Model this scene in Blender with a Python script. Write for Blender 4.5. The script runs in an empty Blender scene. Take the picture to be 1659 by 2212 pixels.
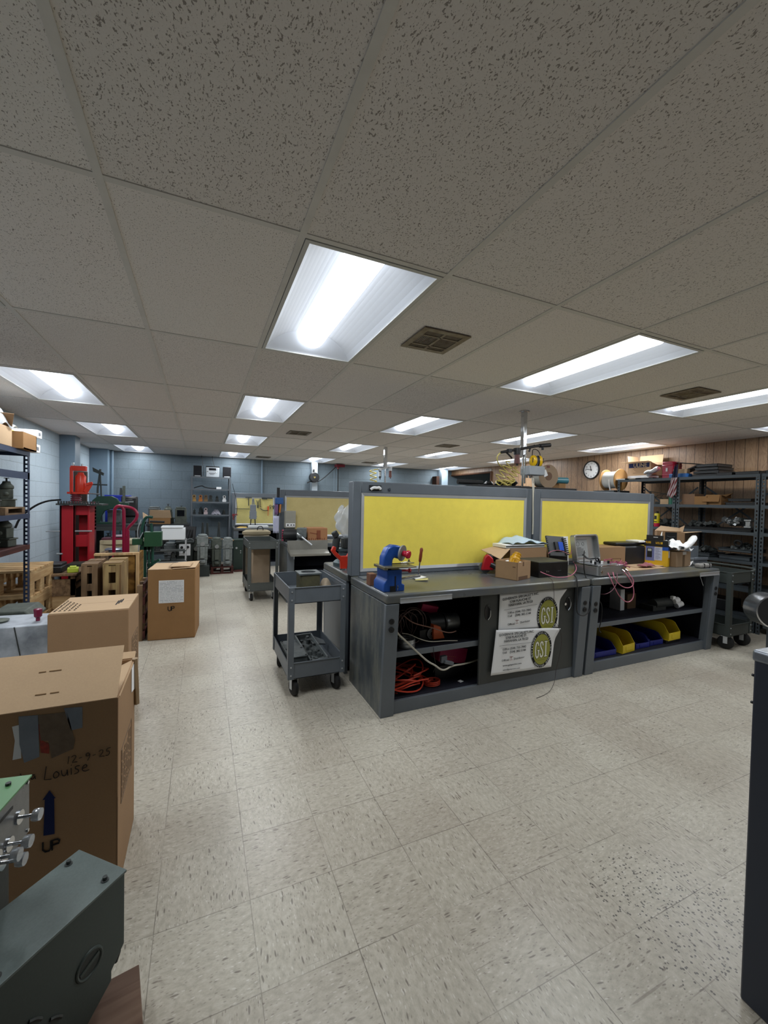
import bpy, bmesh, math, random
from mathutils import Vector, Matrix, Euler
C = bpy.context.scene
COL = C.collection
rad = math.radians
# ---------------- camera ----------------
FPX, YAW, PIT, ROL, EYE = 886.99, 0.417973, -0.023376, 0.0208968, 1.4403
CEIL = 2.3923
_f = Vector((math.sin(YAW)*math.cos(PIT), math.cos(YAW)*math.cos(PIT), math.sin(PIT)))
_r = Vector((math.cos(YAW), -math.sin(YAW), 0)); _u = _r.cross(_f)
_R = math.cos(ROL)*_r + math.sin(ROL)*_u
_U = -math.sin(ROL)*_r + math.cos(ROL)*_u
cam_d = bpy.data.cameras.new('camera'); cam = bpy.data.objects.new('camera', cam_d); COL.objects.link(cam)
cam_d.sensor_fit = 'HORIZONTAL'; cam_d.sensor_width = 36; cam_d.lens = 36*FPX/1659; cam_d.clip_start = .02
mw = Matrix((_R, _U, -_f)).transposed().to_4x4(); mw.translation = Vector((0, 0, EYE)); cam.matrix_world = mw
C.camera = cam
# ---------------- world, exposure ----------------
w = bpy.data.worlds.new('world'); C.world = w; w.use_nodes = True
w.node_tree.nodes['Background'].inputs[0].default_value = (.6, .68, .8, 1)
w.node_tree.nodes['Background'].inputs[1].default_value = .05
C.view_settings.view_transform = 'Standard'; C.view_settings.look = 'None'
C.view_settings.gamma = 1; C.view_settings.use_curve_mapping = False
C.view_settings.exposure = 0.0
LAMP = 15.5      # watts of each fixture's tube
LENS = 3.6      # glow of the lens around it

def P(u, v, **k):                      # the point of the room seen along one line of sight, at a known x, y or z
    d = _f*1.0 + _R*((u-829.5)/FPX) + _U*((1106-v)/FPX)
    a, val = list(k.items())[0]; i = 'xyz'.index(a)
    o = Vector((0, 0, EYE)); t = (val-o[i])/d[i]
    return o + d*t

# ---------------- materials ----------------
def lin(c):
    c = c/255
    return c/12.92 if c <= .04045 else ((c+.055)/1.055)**2.4
def rgb(c): return (lin(c[0]), lin(c[1]), lin(c[2]), 1)
class NT:
    def __init__(s, name):
        s.m = bpy.data.materials.new(name); s.m.use_nodes = True; s.t = s.m.node_tree; s.b = s.t.nodes['Principled BSDF']
    def n(s, ty, ins=None, **kw):
        nd = s.t.nodes.new(ty)
        for k, v in kw.items(): setattr(nd, k, v)
        for k, v in (ins or {}).items():
            if isinstance(v, bpy.types.NodeSocket): s.t.links.new(v, nd.inputs[k])
            else: nd.inputs[k].default_value = v
        return nd
    def l(s, a, b): s.t.links.new(a, b)
    def math(s, op, a, b=0.0, c=None):
        d = {0: a, 1: b}
        if c is not None: d[2] = c
        return s.n('ShaderNodeMath', d, operation=op).outputs[0]
    def mix(s, f, a, b, bt='MIX'):
        nd = s.n('ShaderNodeMix', data_type='RGBA', blend_type=bt)
        for i, v in ((0, f), (6, a), (7, b)):
            if isinstance(v, bpy.types.NodeSocket): s.l(v, nd.inputs[i])
            else: nd.inputs[i].default_value = v
        return nd.outputs[2]
    def ramp(s, x, p):
        nd = s.n('ShaderNodeValToRGB', {0: x}); e = nd.color_ramp.elements
        while len(e) < len(p): e.new(.5)
        for i, (q, c) in enumerate(p): e[i].position = q; e[i].color = c if len(c) == 4 else (*c, 1)
        return nd.outputs[0]
    def obj(s): return s.n('ShaderNodeTexCoord').outputs['Object']
    def geo(s): return s.n('ShaderNodeNewGeometry').outputs['Position']
def mat(name, c, rough=.55, metal=0.0, var=.12, scale=9, c2=None, amt=.5, bump=0.0, bscale=60, spec=.5, alpha=None, trans=0, stretch=(1, 1, 1), fine=0.0):
    n = NT(name); co = n.n('ShaderNodeMapping', {0: n.obj(), 3: stretch}).outputs[0]
    no = n.n('ShaderNodeTexNoise', {'Vector': co, 'Scale': scale, 'Detail': 5.0, 'Roughness': .6}).outputs[0]
    a = rgb(c)
    if c2 is None:
        col = n.mix(no, tuple(x*(1-var*1.4) for x in a[:3])+(1,), tuple(min(1, x*(1+var*1.4)) for x in a[:3])+(1,))
    else:
        fac = n.ramp(no, [(.5-amt*.35+.05, (0, 0, 0)), (.5+amt*.35-.05+.1, (1, 1, 1))])
        col = n.mix(fac, a, rgb(c2))
    if fine:
        f2 = n.n('ShaderNodeTexNoise', {'Vector': co, 'Scale': 180.0, 'Detail': 2.0}).outputs[0]
        col = n.mix(fine, col, n.mix(f2, (.2, .2, .2, 1), (.85, .85, .85, 1)), 'OVERLAY')
    n.l(col, n.b.inputs['Base Color'])
    r = n.math('MULTIPLY_ADD', no, .2, rough-.1); n.l(r, n.b.inputs['Roughness'])
    n.b.inputs['Metallic'].default_value = metal; n.b.inputs['Specular IOR Level'].default_value = spec
    if bump:
        bn = n.n('ShaderNodeTexNoise', {'Vector': co, 'Scale': bscale, 'Detail': 4.0}).outputs[0]
        n.l(n.n('ShaderNodeBump', {'Strength': bump, 'Distance': .004, 'Height': bn}).outputs[0], n.b.inputs['Normal'])
    if alpha is not None: n.b.inputs['Alpha'].default_value = alpha
    if trans: n.b.inputs['Transmission Weight'].default_value = trans; n.b.inputs['IOR'].default_value = 1.2
    return n.m
def emit(name, c, s):
    n = NT(name); n.b.inputs['Base Color'].default_value = (.8, .8, .8, 1)
    n.b.inputs['Emission Color'].default_value = (*c, 1); n.b.inputs['Emission Strength'].default_value = s
    return n.m

# ---------------- mesh helpers ----------------
def link(name, me, m, parent=None, loc=None, rot=None):
    o = bpy.data.objects.new(name, me); COL.objects.link(o)
    for x in (m if isinstance(m, (list, tuple)) else [m]): me.materials.append(x)
    if parent: o.parent = parent
    if loc is not None: o.location = loc
    if rot is not None: o.rotation_euler = rot if not isinstance(rot, (int, float)) else (0, 0, rot)
    return o
WOODS = {}
class MB:
    def __init__(s): s.b = bmesh.new(); s.mi = 0
    def m(s, i): s.mi = i; return s
    def _add(s, vs, fs, M=None):
        bv = [s.b.verts.new(M @ Vector(v) if M is not None else Vector(v)) for v in vs]
        out = []
        for f in fs:
            try: q = s.b.faces.new([bv[i] for i in f]); q.material_index = s.mi; out.append(q)
            except ValueError: pass
        return bv
    def box(s, c, d, r=0, M=None):      # centre, size, z-rotation or matrix
        x, y, z = d[0]/2, d[1]/2, d[2]/2
        vs = [(a*x, b*y, e*z) for a in (-1, 1) for b in (-1, 1) for e in (-1, 1)]
        if M is None: M = Matrix.Rotation(r, 4, 'Z') if not isinstance(r, (tuple, list)) else Euler(r).to_matrix().to_4x4()
        M = Matrix.Translation(c) @ M
        s._add(vs, [(0, 1, 3, 2), (4, 6, 7, 5), (0, 4, 5, 1), (2, 3, 7, 6), (0, 2, 6, 4), (1, 5, 7, 3)], M); return s
    def bb(s, x0, x1, y0, y1, z0, z1): return s.box(((x0+x1)/2, (y0+y1)/2, (z0+z1)/2), (abs(x1-x0), abs(y1-y0), abs(z1-z0)))
    def bar(s, p0, p1, w, h=None):
        p0, p1 = Vector(p0), Vector(p1); d = p1-p0; h = h or w
        q = d.to_track_quat('Z', 'Y').to_matrix().to_4x4()
        return s.box((p0+p1)/2, (w, h, d.length), M=q)
    def cyl(s, p0, p1, r, r2=None, n=16, caps=True):
        p0, p1 = Vector(p0), Vector(p1); r2 = r if r2 is None else r2
        q = Matrix.Translation(p0) @ (p1-p0).to_track_quat('Z', 'Y').to_matrix().to_4x4(); L = (p1-p0).length
        vs = [(r*math.cos(2*math.pi*i/n), r*math.sin(2*math.pi*i/n), 0) for i in range(n)] + [(r2*math.cos(2*math.pi*i/n), r2*math.sin(2*math.pi*i/n), L) for i in range(n)]
        fs = [(i, (i+1) % n, n+(i+1) % n, n+i) for i in range(n)]
        if caps: fs += [tuple(range(n))[::-1], tuple(range(n, 2*n))]
        s._add(vs, fs, q); return s
    def lathe(s, prof, o=(0, 0, 0), n=20, M=None, caps=True):
        vs, fs = [], []
        for r, z in prof:
            for i in range(n): vs.append((r*math.cos(2*math.pi*i/n), r*math.sin(2*math.pi*i/n), z))
        for j in range(len(prof)-1):
            for i in range(n): fs.append((j*n+i, j*n+(i+1) % n, (j+1)*n+(i+1) % n, (j+1)*n+i))
        if caps: fs += [tuple(range(n))[::-1], tuple(range((len(prof)-1)*n, len(prof)*n))]
        s._add(vs, fs, Matrix.Translation(o) @ (M or Matrix())); return s
    def ring(s, o, R, r, n=28, m=8, M=None):
        vs, fs = [], []
        for i in range(n):
            a = 2*math.pi*i/n
            for j in range(m):
                b = 2*math.pi*j/m; q = R+r*math.cos(b); vs.append((q*math.cos(a), q*math.sin(a), r*math.sin(b)))
        for i in range(n):
            for j in range(m): fs.append((i*m+j, ((i+1) % n)*m+j, ((i+1) % n)*m+(j+1) % m, i*m+(j+1) % m))
        s._add(vs, fs, Matrix.Translation(o) @ (M or Matrix())); return s
    def tube(s, pts, r, n=6, smooth=0):
        pts = [Vector(p) for p in pts]
        for _ in range(smooth):
            q = [pts[0]]
            for a, b in zip(pts, pts[1:]): q += [a.lerp(b, .25), a.lerp(b, .75)]
            pts = q+[pts[-1]]
        vs, fs = [], []; up = None
        for i, p in enumerate(pts):
            t = (pts[min(i+1, len(pts)-1)]-pts[max(i-1, 0)]).normalized()
            if up is None: up = Vector((0, 0, 1)) if abs(t.z) < .9 else Vector((1, 0, 0))
            sd = t.cross(up)
            if sd.length < 1e-5: sd = t.orthogonal()
            sd.normalize(); up = sd.cross(t).normalized()
            for j in range(n):
                a = 2*math.pi*j/n; vs.append(p+(sd*math.cos(a)+up*math.sin(a))*r)
        for i in range(len(pts)-1):
            for j in range(n): fs.append((i*n+j, i*n+(j+1) % n, (i+1)*n+(j+1) % n, (i+1)*n+j))
        fs += [tuple(range(n))[::-1], tuple(range((len(pts)-1)*n, len(pts)*n))]
        s._add(vs, fs); return s
    def prism(s, poly, d, M=None):      # polygon in local xy, extruded d along local z
        n = len(poly); vs = [(x, y, 0) for x, y in poly]+[(x, y, d) for x, y in poly]
        fs = [tuple(range(n))[::-1], tuple(range(n, 2*n))]+[(i, (i+1) % n, n+(i+1) % n, n+i) for i in range(n)]
        s._add(vs, fs, M); return s
    def slab(s, pts, t):                # 3D polygon thickened along its normal
        pts = [Vector(p) for p in pts]; nn = (pts[1]-pts[0]).cross(pts[2]-pts[0]).normalized()*t; n = len(pts)
        s._add(pts+[p+nn for p in pts], [tuple(range(n))[::-1], tuple(range(n, 2*n))]+[(i, (i+1) % n, n+(i+1) % n, n+i) for i in range(n)]); return s
    def grid(s, f, nu, nv):
        vs = [f(i/nu, j/nv) for j in range(nv+1) for i in range(nu+1)]
        s._add(vs, [(j*(nu+1)+i, j*(nu+1)+i+1, (j+1)*(nu+1)+i+1, (j+1)*(nu+1)+i) for j in range(nv) for i in range(nu)]); return s
    def text(s, body, size, M, ext=.0006, align='LEFT', shear=0, sx=1, bold=0):
        cu = bpy.data.curves.new('t', 'FONT'); cu.body = body; cu.size = size; cu.extrude = ext; cu.align_x = align; cu.shear = shear; cu.offset = bold
        cu.resolution_u = 2
        o = bpy.data.objects.new('t', cu); COL.objects.link(o)
        dg = bpy.context.evaluated_depsgraph_get(); me = bpy.data.meshes.new_from_object(o.evaluated_get(dg))
        s._add([(v.co.x*sx, v.co.y, v.co.z) for v in me.vertices], [tuple(p.vertices) for p in me.polygons], M)
        bpy.data.objects.remove(o); bpy.data.curves.remove(cu); bpy.data.meshes.remove(me); return s
    def slant(s, k):
        for v in s.b.verts: v.co.y -= k*v.co.z
        return s
    def put(s, name, m, parent=None, loc=None, rot=None, bev=0, smooth=True, sub=0, solid=0):
        bmesh.ops.recalc_face_normals(s.b, faces=s.b.faces)
        me = bpy.data.meshes.new(name); s.b.to_mesh(me); s.b.free()
        if not isinstance(m, (list, tuple)) and m.name in WOODS and len(me.vertices):
            e = [max(v.co[i] for v in me.vertices)-min(v.co[i] for v in me.vertices) for i in range(3)]; m = WOODS[m.name][e.index(max(e))]
        if smooth and len(me.polygons):
            me.polygons.foreach_set('use_smooth', [True]*len(me.polygons)); me.set_sharp_from_angle(angle=rad(38))
        o = link(name, me, m, parent, loc, rot)
        if solid: d = o.modifiers.new('solid', 'SOLIDIFY'); d.thickness = solid; d.offset = 0
        if bev: d = o.modifiers.new('bevel', 'BEVEL'); d.width = bev; d.segments = 2; d.limit_method = 'ANGLE'; d.angle_limit = rad(40)
        if sub: d = o.modifiers.new('sub', 'SUBSURF'); d.levels = sub; d.render_levels = sub
        return o
def tag(o, label=None, cat=None, group=None, kind=None):
    if label: o['label'] = label
    if cat: o['category'] = cat
    if group: o['group'] = group
    if kind: o['kind'] = kind
    return o
def T(name, label, cat, loc=(0, 0, 0), rz=0, group=None):
    o = bpy.data.objects.new(name, None); COL.objects.link(o); o.empty_display_size = .05
    o.location = loc; o.rotation_euler = (0, 0, rz); return tag(o, label, cat, group)
def ST(o): o['kind'] = 'structure'; return o
def dup(root, loc, rz, label=None, group=None):
    r = root.copy(); COL.objects.link(r); r.location = loc; r.rotation_euler = (0, 0, rz)
    if label: r['label'] = label
    if group: r['group'] = group
    for ch in list(root.children):
        c = ch.copy(); COL.objects.link(c); c.parent = r
        for g in ch.children:
            d = g.copy(); COL.objects.link(d); d.parent = c
    return r
def wall_text_M(p, ux=(1, 0, 0), uz=(0, 0, 1)):   # text plane: x along ux, y along uz
    ux, uz = Vector(ux).normalized(), Vector(uz).normalized(); n = ux.cross(uz)
    m = Matrix((ux, uz, n)).transposed().to_4x4(); m.translation = Vector(p); return m
# ---------------- material set ----------------
steel = mat('grey_painted_steel', (99, 106, 113), .42, .15, .14, 5, bump=.05)
steel_worn = None
def worn_side():
    n = NT('worn_painted_side'); co = n.obj()
    a = n.n('ShaderNodeTexNoise', {'Vector': n.n('ShaderNodeMapping', {0: co, 3: (6, 6, 1.6)}).outputs[0], 'Scale': 1.6, 'Detail': 6.0, 'Roughness': .7}).outputs[0]
    b = n.n('ShaderNodeTexNoise', {'Vector': co, 'Scale': 45.0, 'Detail': 3.0}).outputs[0]
    col = n.mix(n.ramp(a, [(.42, (0, 0, 0)), (.62, (1, 1, 1))]), rgb((74, 82, 88)), rgb((112, 115, 110)))
    col = n.mix(.18, col, n.mix(b, (.1, .1, .1, 1), (.9, .9, .9, 1)), 'OVERLAY'); n.l(col, n.b.inputs['Base Color'])
    n.b.inputs['Roughness'].default_value = .4; n.b.inputs['Metallic'].default_value = .2
    return n.m
side_m = worn_side()
top_m = mat('worn_bench_top', (94, 98, 102), .3, .25, .1, 2.2, (112, 110, 92), .35, bump=.03)
cavity = mat('shaded_navy_interior', (14, 17, 32), .7)  # navy interior, blackened to stand for the shade inside the benches
door_m = mat('dark_grey_door', (62, 65, 64), .5, .1, .08)
alu = mat('aluminium_trim', (196, 200, 204), .35, .6, .06)
chrome = mat('chrome', (205, 208, 212), .12, 1.0, .03)
yellow = mat('yellow_pinboard', (244, 224, 96), .8, 0, .04, 14, (230, 210, 92), .9, fine=.2, spec=.2)
yellow2 = mat('faded_tan_pinboard', (206, 190, 134), .85, 0, .06, 8, (192, 176, 122), .8, fine=.3, spec=.2)
yellow3 = mat('faded_yellow_pinboard', (200, 188, 122), .85, 0, .1, 8, fine=.3, spec=.2)
blackp = mat('black_plastic', (22, 23, 26), .45)
rubber = mat('black_rubber', (18, 18, 19), .65)
darkst = mat('dark_blue_steel', (38, 45, 62), .4, .2)
card = mat('cardboard', (152, 122, 92), .85, 0, .07, 7, bump=.08, spec=.2, fine=.12)
card_l = mat('light_cardboard', (190, 162, 130), .85, 0, .06, 7, spec=.2, fine=.1)
card_d = mat('aged_cardboard', (150, 114, 76), .85, 0, .1, 7, spec=.2, fine=.12)
card_in = mat('cardboard_inside', (120, 92, 62), .9, spec=.2)
tape = mat('packing_tape', (150, 126, 94), .25, 0, .1, 20)
white = mat('white_paper', (236, 237, 238), .7, spec=.3, var=.03)
whitep = mat('white_plastic', (214, 218, 220), .4, var=.03)
ink = mat('black_ink', (26, 26, 28), .7, spec=.2)
blueink = mat('navy_print', (24, 36, 78), .7, spec=.2)
red = mat('red_paint', (176, 26, 40), .4, .1, .12)
redo = mat('orange_red_paint', (206, 52, 30), .35)
magenta = mat('dark_pink_paint', (150, 24, 62), .35)
green = mat('dark_green_paint', (22, 56, 42), .4, .1, .15)
greenb = mat('green_box_paint', (30, 74, 46), .45, .1, .12)
grgreen = mat('grey_green_casting', (92, 98, 88), .6, .3, .2, 14, (60, 66, 64), .8, bump=.2)
grcast = mat('grey_casting', (112, 118, 118), .55, .35, .2, 14, (70, 76, 78), .8, bump=.2)
dkcast = mat('dark_casting', (60, 64, 63), .55, .3, .2, 14, bump=.2)
silver = mat('cast_aluminium', (162, 166, 168), .38, .8, .15, 16, bump=.15)
pinkcable = mat('pink_cable', (190, 110, 130), .5)
yhose = mat('yellow_hose', (206, 190, 104), .45)
ocable = mat('orange_cable', (196, 62, 36), .5)
whitecable = mat('white_cable', (190, 186, 172), .5)
bluep = mat('blue_tool_paint', (30, 74, 150), .35, .1, .18, 12)
ybin = mat('yellow_bin_plastic', (206, 180, 30), .4)
bbin = mat('blue_bin_plastic', (24, 34, 120), .4)
orangeh = mat('wood_handle', (128, 60, 34), .4)
clearp = mat('clear_plastic_film', (225, 230, 235), .15, 0, .02, alpha=.45)
amber = mat('brown_filter_bowl', (120, 70, 60), .3)
screen = mat('dark_screen', (14, 18, 26), .12)
def wood(name, a, b, sc=1.0):
    out = []
    for ax in range(3):
        n = NT(name+('' if ax == 2 else '_xy'[ax+1])); st = [15*sc]*3; st[ax] = 1.3*sc; co = n.n('ShaderNodeMapping', {0: n.obj(), 3: st}).outputs[0]
        x = n.n('ShaderNodeTexNoise', {'Vector': co, 'Scale': 1.5, 'Detail': 5.0, 'Distortion': 1.2}).outputs[0]
        y = n.n('ShaderNodeTexNoise', {'Vector': n.obj(), 'Scale': 3.0}).outputs[0]
        z = n.n('ShaderNodeTexNoise', {'Vector': n.geo(), 'Scale': 5.0, 'Detail': 0.0}).outputs[0]
        col = n.mix(n.ramp(x, [(.35, (0, 0, 0)), (.65, (1, 1, 1))]), rgb(a), rgb(b)); col = n.mix(.4, col, n.mix(y, (.2, .2, .2, 1), (.8, .8, .8, 1)), 'OVERLAY')
        col = n.mix(n.ramp(z, [(.5, (0, 0, 0)), (.75, (.5, .5, .5))]), col, rgb(tuple(int(q*.7) for q in b)))
        n.l(col, n.b.inputs['Base Color']); n.b.inputs['Roughness'].default_value = .75; n.b.inputs['Specular IOR Level'].default_value = .25
        out.append(n.m)
    WOODS[out[2].name] = out; return out[2]
pine = wood('pale_pine', (206, 176, 132), (176, 140, 96))
oldwood = wood('weathered_wood', (138, 112, 84), (98, 76, 56))
ply = wood('stained_plywood', (150, 112, 54), (92, 62, 26), .5)
darkwood = wood('dark_red_wood', (84, 44, 38), (56, 30, 28))
skidw = wood('brown_skid_wood', (128, 104, 88), (100, 76, 64))
# ---------------- room shell ----------------
TX, TY, X0, Y0 = .6096, 1.2192, -.2892, 1.4868
XL, XR, YF, YB = -2.03, 6.6, 10.1, -3.9
def floor_mat():
    n = NT('vinyl_tile_floor'); g = n.geo()
    t = .3048; ox, oy = -.132, 1.1985-.3048*20
    sp = n.n('ShaderNodeSeparateXYZ', {0: g})
    u = n.math('DIVIDE', n.math('SUBTRACT', sp.outputs[0], ox-t*20), t); v = n.math('DIVIDE', n.math('SUBTRACT', sp.outputs[1], oy), t)
    fu, fv = n.math('FLOOR', u), n.math('FLOOR', v); ru, rv = n.math('FRACT', u), n.math('FRACT', v)
    par = n.math('MODULO', n.math('ADD', fu, fv), 2.0)
    cell = n.n('ShaderNodeCombineXYZ', {0: fu, 1: fv}).outputs[0]
    wn = n.n('ShaderNodeTexWhiteNoise', {'Vector': cell}, noise_dimensions='3D')
    off = n.n('ShaderNodeVectorMath', {0: wn.outputs[1], 1: (9, 9, 9)}, operation='MULTIPLY').outputs[0]
    gw = n.n('ShaderNodeVectorMath', {0: g, 1: off}, operation='ADD').outputs[0]
    wr = n.n('ShaderNodeTexNoise', {'Vector': gw, 'Scale': 9.0, 'Detail': 1.0}).outputs[1]
    warp = n.n('ShaderNodeVectorMath', {0: gw, 1: n.n('ShaderNodeVectorMath', {0: wr, 1: (.03, .03, 0)}, operation='MULTIPLY').outputs[0]}, operation='ADD').outputs[0]
    def layer(sx, sy, ty):
        c = n.n('ShaderNodeMapping', {0: warp, 3: (sx, sy, 1)}).outputs[0]
        if ty == 'n': return n.n('ShaderNodeTexNoise', {'Vector': c, 'Scale': 1.0, 'Detail': 4.0, 'Roughness': .65}).outputs[0]
        return n.n('ShaderNodeTexVoronoi', {'Vector': c, 'Scale': 1.0})
    mx = lambda x, y: n.n('ShaderNodeMix', {0: par, 2: x, 3: y}).outputs[0]
    a = mx(layer(38, 70, 'n'), layer(70, 38, 'n'))
    base = n.ramp(a, [(.32, rgb((170, 164, 151))[:3]), (.5, rgb((186, 180, 166))[:3]), (.68, rgb((199, 194, 182))[:3])])
    for (s1, s2, th, den, colr, k) in ((22, 95, .24, .78, (88, 78, 70), .65), (60, 150, .24, .62, (120, 110, 100), .5), (45, 120, .22, .72, (222, 219, 212), .55)):
        v1, v2 = layer(s1, s2, 'v'), layer(s2, s1, 'v')
        d = mx(v1.outputs['Distance'], v2.outputs['Distance'])
        rnd = mx(n.n('ShaderNodeSeparateColor', {0: v1.outputs['Color']}).outputs[0], n.n('ShaderNodeSeparateColor', {0: v2.outputs['Color']}).outputs[0])
        m_ = n.math('MULTIPLY', n.n('ShaderNodeMapRange', {0: d, 1: th+.08, 2: th-.04}).outputs[0], n.math('GREATER_THAN', rnd, den))
        base = n.mix(n.math('MULTIPLY', m_, k), base, rgb(colr))
    tone = n.mix(wn.outputs[0], (.93, .915, .90, 1), (1, 1, .99, 1)); base = n.mix(1.0, base, tone, 'MULTIPLY')
    big = n.n('ShaderNodeTexNoise', {'Vector': g, 'Scale': 1.1, 'Detail': 4.0}).outputs[0]
    base = n.mix(1.0, base, n.ramp(big, [(.35, (.86, .84, .83)), (.6, (1, 1, 1))]), 'MULTIPLY')
    # grout lines
    e = n.math('MINIMUM', n.math('MINIMUM', ru, n.math('SUBTRACT', 1.0, ru)), n.math('MINIMUM', rv, n.math('SUBTRACT', 1.0, rv)))
    ln = n.math('LESS_THAN', e, .0045)
    vis = n.n('ShaderNodeTexNoise', {'Vector': g, 'Scale': 3.0}).outputs[0]
    base = n.mix(n.math('MULTIPLY', ln, n.ramp(vis, [(.35, (.12, .12, .12)), (.6, (.7, .7, .7))])), base, rgb((78, 70, 60)))
    # scuffs
    sc = n.n('ShaderNodeTexNoise', {'Vector': n.n('ShaderNodeMapping', {0: g, 2: (0, 0, .7), 3: (2.2, 75, 1)}).outputs[0], 'Scale': 1.3, 'Detail': 1.0}).outputs[0]
    base = n.mix(n.math('MULTIPLY', n.ramp(sc, [(.72, (0, 0, 0)), (.76, (1, 1, 1))]), .45), base, rgb((96, 84, 74)))
    # dark chips spilled by the right-hand counter
    d = n.n('ShaderNodeVectorMath', {0: g, 1: (1.58, .88, 0)}, operation='DISTANCE').outputs['Value']
    vo = n.n('ShaderNodeTexVoronoi', {'Vector': g, 'Scale': 72.0, 'Randomness': 1.0}).outputs['Distance']
    chip = n.math('MULTIPLY', n.math('LESS_THAN', vo, .26), n.math('LESS_THAN', n.math('ADD', d, n.math('MULTIPLY', n.n('ShaderNodeTexNoise', {'Vector': g, 'Scale': 26.0}).outputs[0], .5)), .50))
    base = n.mix(n.math('MULTIPLY', chip, .8), base, rgb((44, 40, 38)))
    n.l(base, n.b.inputs['Base Color'])
    n.l(n.math('MULTIPLY_ADD', big, .25, .22), n.b.inputs['Roughness']); n.b.inputs['Specular IOR Level'].default_value = .45
    n.l(n.n('ShaderNodeBump', {'Strength': .12, 'Distance': .002, 'Height': n.n('ShaderNodeTexNoise', {'Vector': g, 'Scale': 14.0}).outputs[0]}).outputs[0], n.b.inputs['Normal'])
    return n.m
def ceil_mat():
    n = NT('fissured_ceiling_tile'); g = n.geo()
    sp = n.n('ShaderNodeSeparateXYZ', {0: g})
    fu = n.math('FLOOR', n.math('DIVIDE', n.math('SUBTRACT', sp.outputs[0], X0-TX*20), TX)); fv = n.math('FLOOR', n.math('DIVIDE', n.math('SUBTRACT', sp.outputs[1], Y0-TY*20), TY))
    wn = n.n('ShaderNodeTexWhiteNoise', {'Vector': n.n('ShaderNodeCombineXYZ', {0: fu, 1: fv}).outputs[0]}, noise_dimensions='3D')
    off = n.n('ShaderNodeVectorMath', {0: wn.outputs[1], 1: (5, 5, 5)}, operation='MULTIPLY').outputs[0]
    gg = n.n('ShaderNodeVectorMath', {0: g, 1: off}, operation='ADD').outputs[0]
    wv = n.n('ShaderNodeTexNoise', {'Vector': gg, 'Scale': 8.0}).outputs[1]
    wr = n.n('ShaderNodeVectorMath', {0: gg, 1: n.n('ShaderNodeVectorMath', {0: wv, 1: (.06, .06, .06)}, operation='MULTIPLY').outputs[0]}, operation='ADD').outputs[0]
    v1 = n.n('ShaderNodeTexNoise', {'Vector': n.n('ShaderNodeMapping', {0: wr, 3: (250, 140, 1)}).outputs[0], 'Scale': 1.0, 'Detail': 1.5}).outputs[0]
    v2 = n.n('ShaderNodeTexVoronoi', {'Vector': wr, 'Scale': 170.0}).outputs['Distance']
    dens = n.math('MULTIPLY_ADD', wn.outputs[0], .035, .605)
    hole = n.n('ShaderNodeMapRange', {0: v1, 1: dens, 2: n.math('ADD', dens, .03)}).outputs[0]
    pin = n.math('MULTIPLY', n.math('LESS_THAN', v2, .16), .5)
    dk = n.math('MAXIMUM', hole, pin)
    tint = n.mix(n.n('ShaderNodeTexNoise', {'Vector': g, 'Scale': .9}).outputs[0], rgb((232, 218, 214)), rgb((220, 220, 214)))
    tint = n.mix(.6, tint, n.mix(wn.outputs[0], rgb((216, 212, 208)), rgb((234, 230, 226))))
    fine = n.n('ShaderNodeTexNoise', {'Vector': g, 'Scale': 220.0, 'Detail': 2.0}).outputs[0]
    tint = n.mix(.3, tint, n.mix(fine, (.25, .25, .25, 1), (.75, .75, .75, 1)), 'OVERLAY')
    n.l(n.mix(n.math('MULTIPLY', dk, .68), tint, rgb((92, 80, 72))), n.b.inputs['Base Color'])
    n.b.inputs['Roughness'].default_value = .95; n.b.inputs['Specular IOR Level'].default_value = .1
    n.l(n.n('ShaderNodeBump', {'Strength': .35, 'Distance': .003, 'Height': n.math('SUBTRACT', 1.0, dk)}).outputs[0], n.b.inputs['Normal'])
    return n.m
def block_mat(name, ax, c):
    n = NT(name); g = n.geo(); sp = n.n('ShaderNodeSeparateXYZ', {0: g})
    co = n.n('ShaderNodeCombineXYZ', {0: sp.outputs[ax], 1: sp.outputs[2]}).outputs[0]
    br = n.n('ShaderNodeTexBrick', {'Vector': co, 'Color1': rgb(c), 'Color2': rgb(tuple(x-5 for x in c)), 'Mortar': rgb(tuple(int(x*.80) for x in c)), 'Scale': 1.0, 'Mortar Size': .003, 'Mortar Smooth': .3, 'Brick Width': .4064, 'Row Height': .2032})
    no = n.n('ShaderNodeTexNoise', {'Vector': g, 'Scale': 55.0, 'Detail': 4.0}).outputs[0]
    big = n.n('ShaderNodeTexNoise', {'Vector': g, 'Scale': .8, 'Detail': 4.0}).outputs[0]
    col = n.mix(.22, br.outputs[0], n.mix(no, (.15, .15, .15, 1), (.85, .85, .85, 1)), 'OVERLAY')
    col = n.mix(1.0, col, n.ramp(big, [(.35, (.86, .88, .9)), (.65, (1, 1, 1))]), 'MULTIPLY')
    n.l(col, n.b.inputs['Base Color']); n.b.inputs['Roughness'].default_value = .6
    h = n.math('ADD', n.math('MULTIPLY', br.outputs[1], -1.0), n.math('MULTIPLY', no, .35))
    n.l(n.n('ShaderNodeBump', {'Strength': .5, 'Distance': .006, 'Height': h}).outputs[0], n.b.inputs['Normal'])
    return n.m
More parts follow.
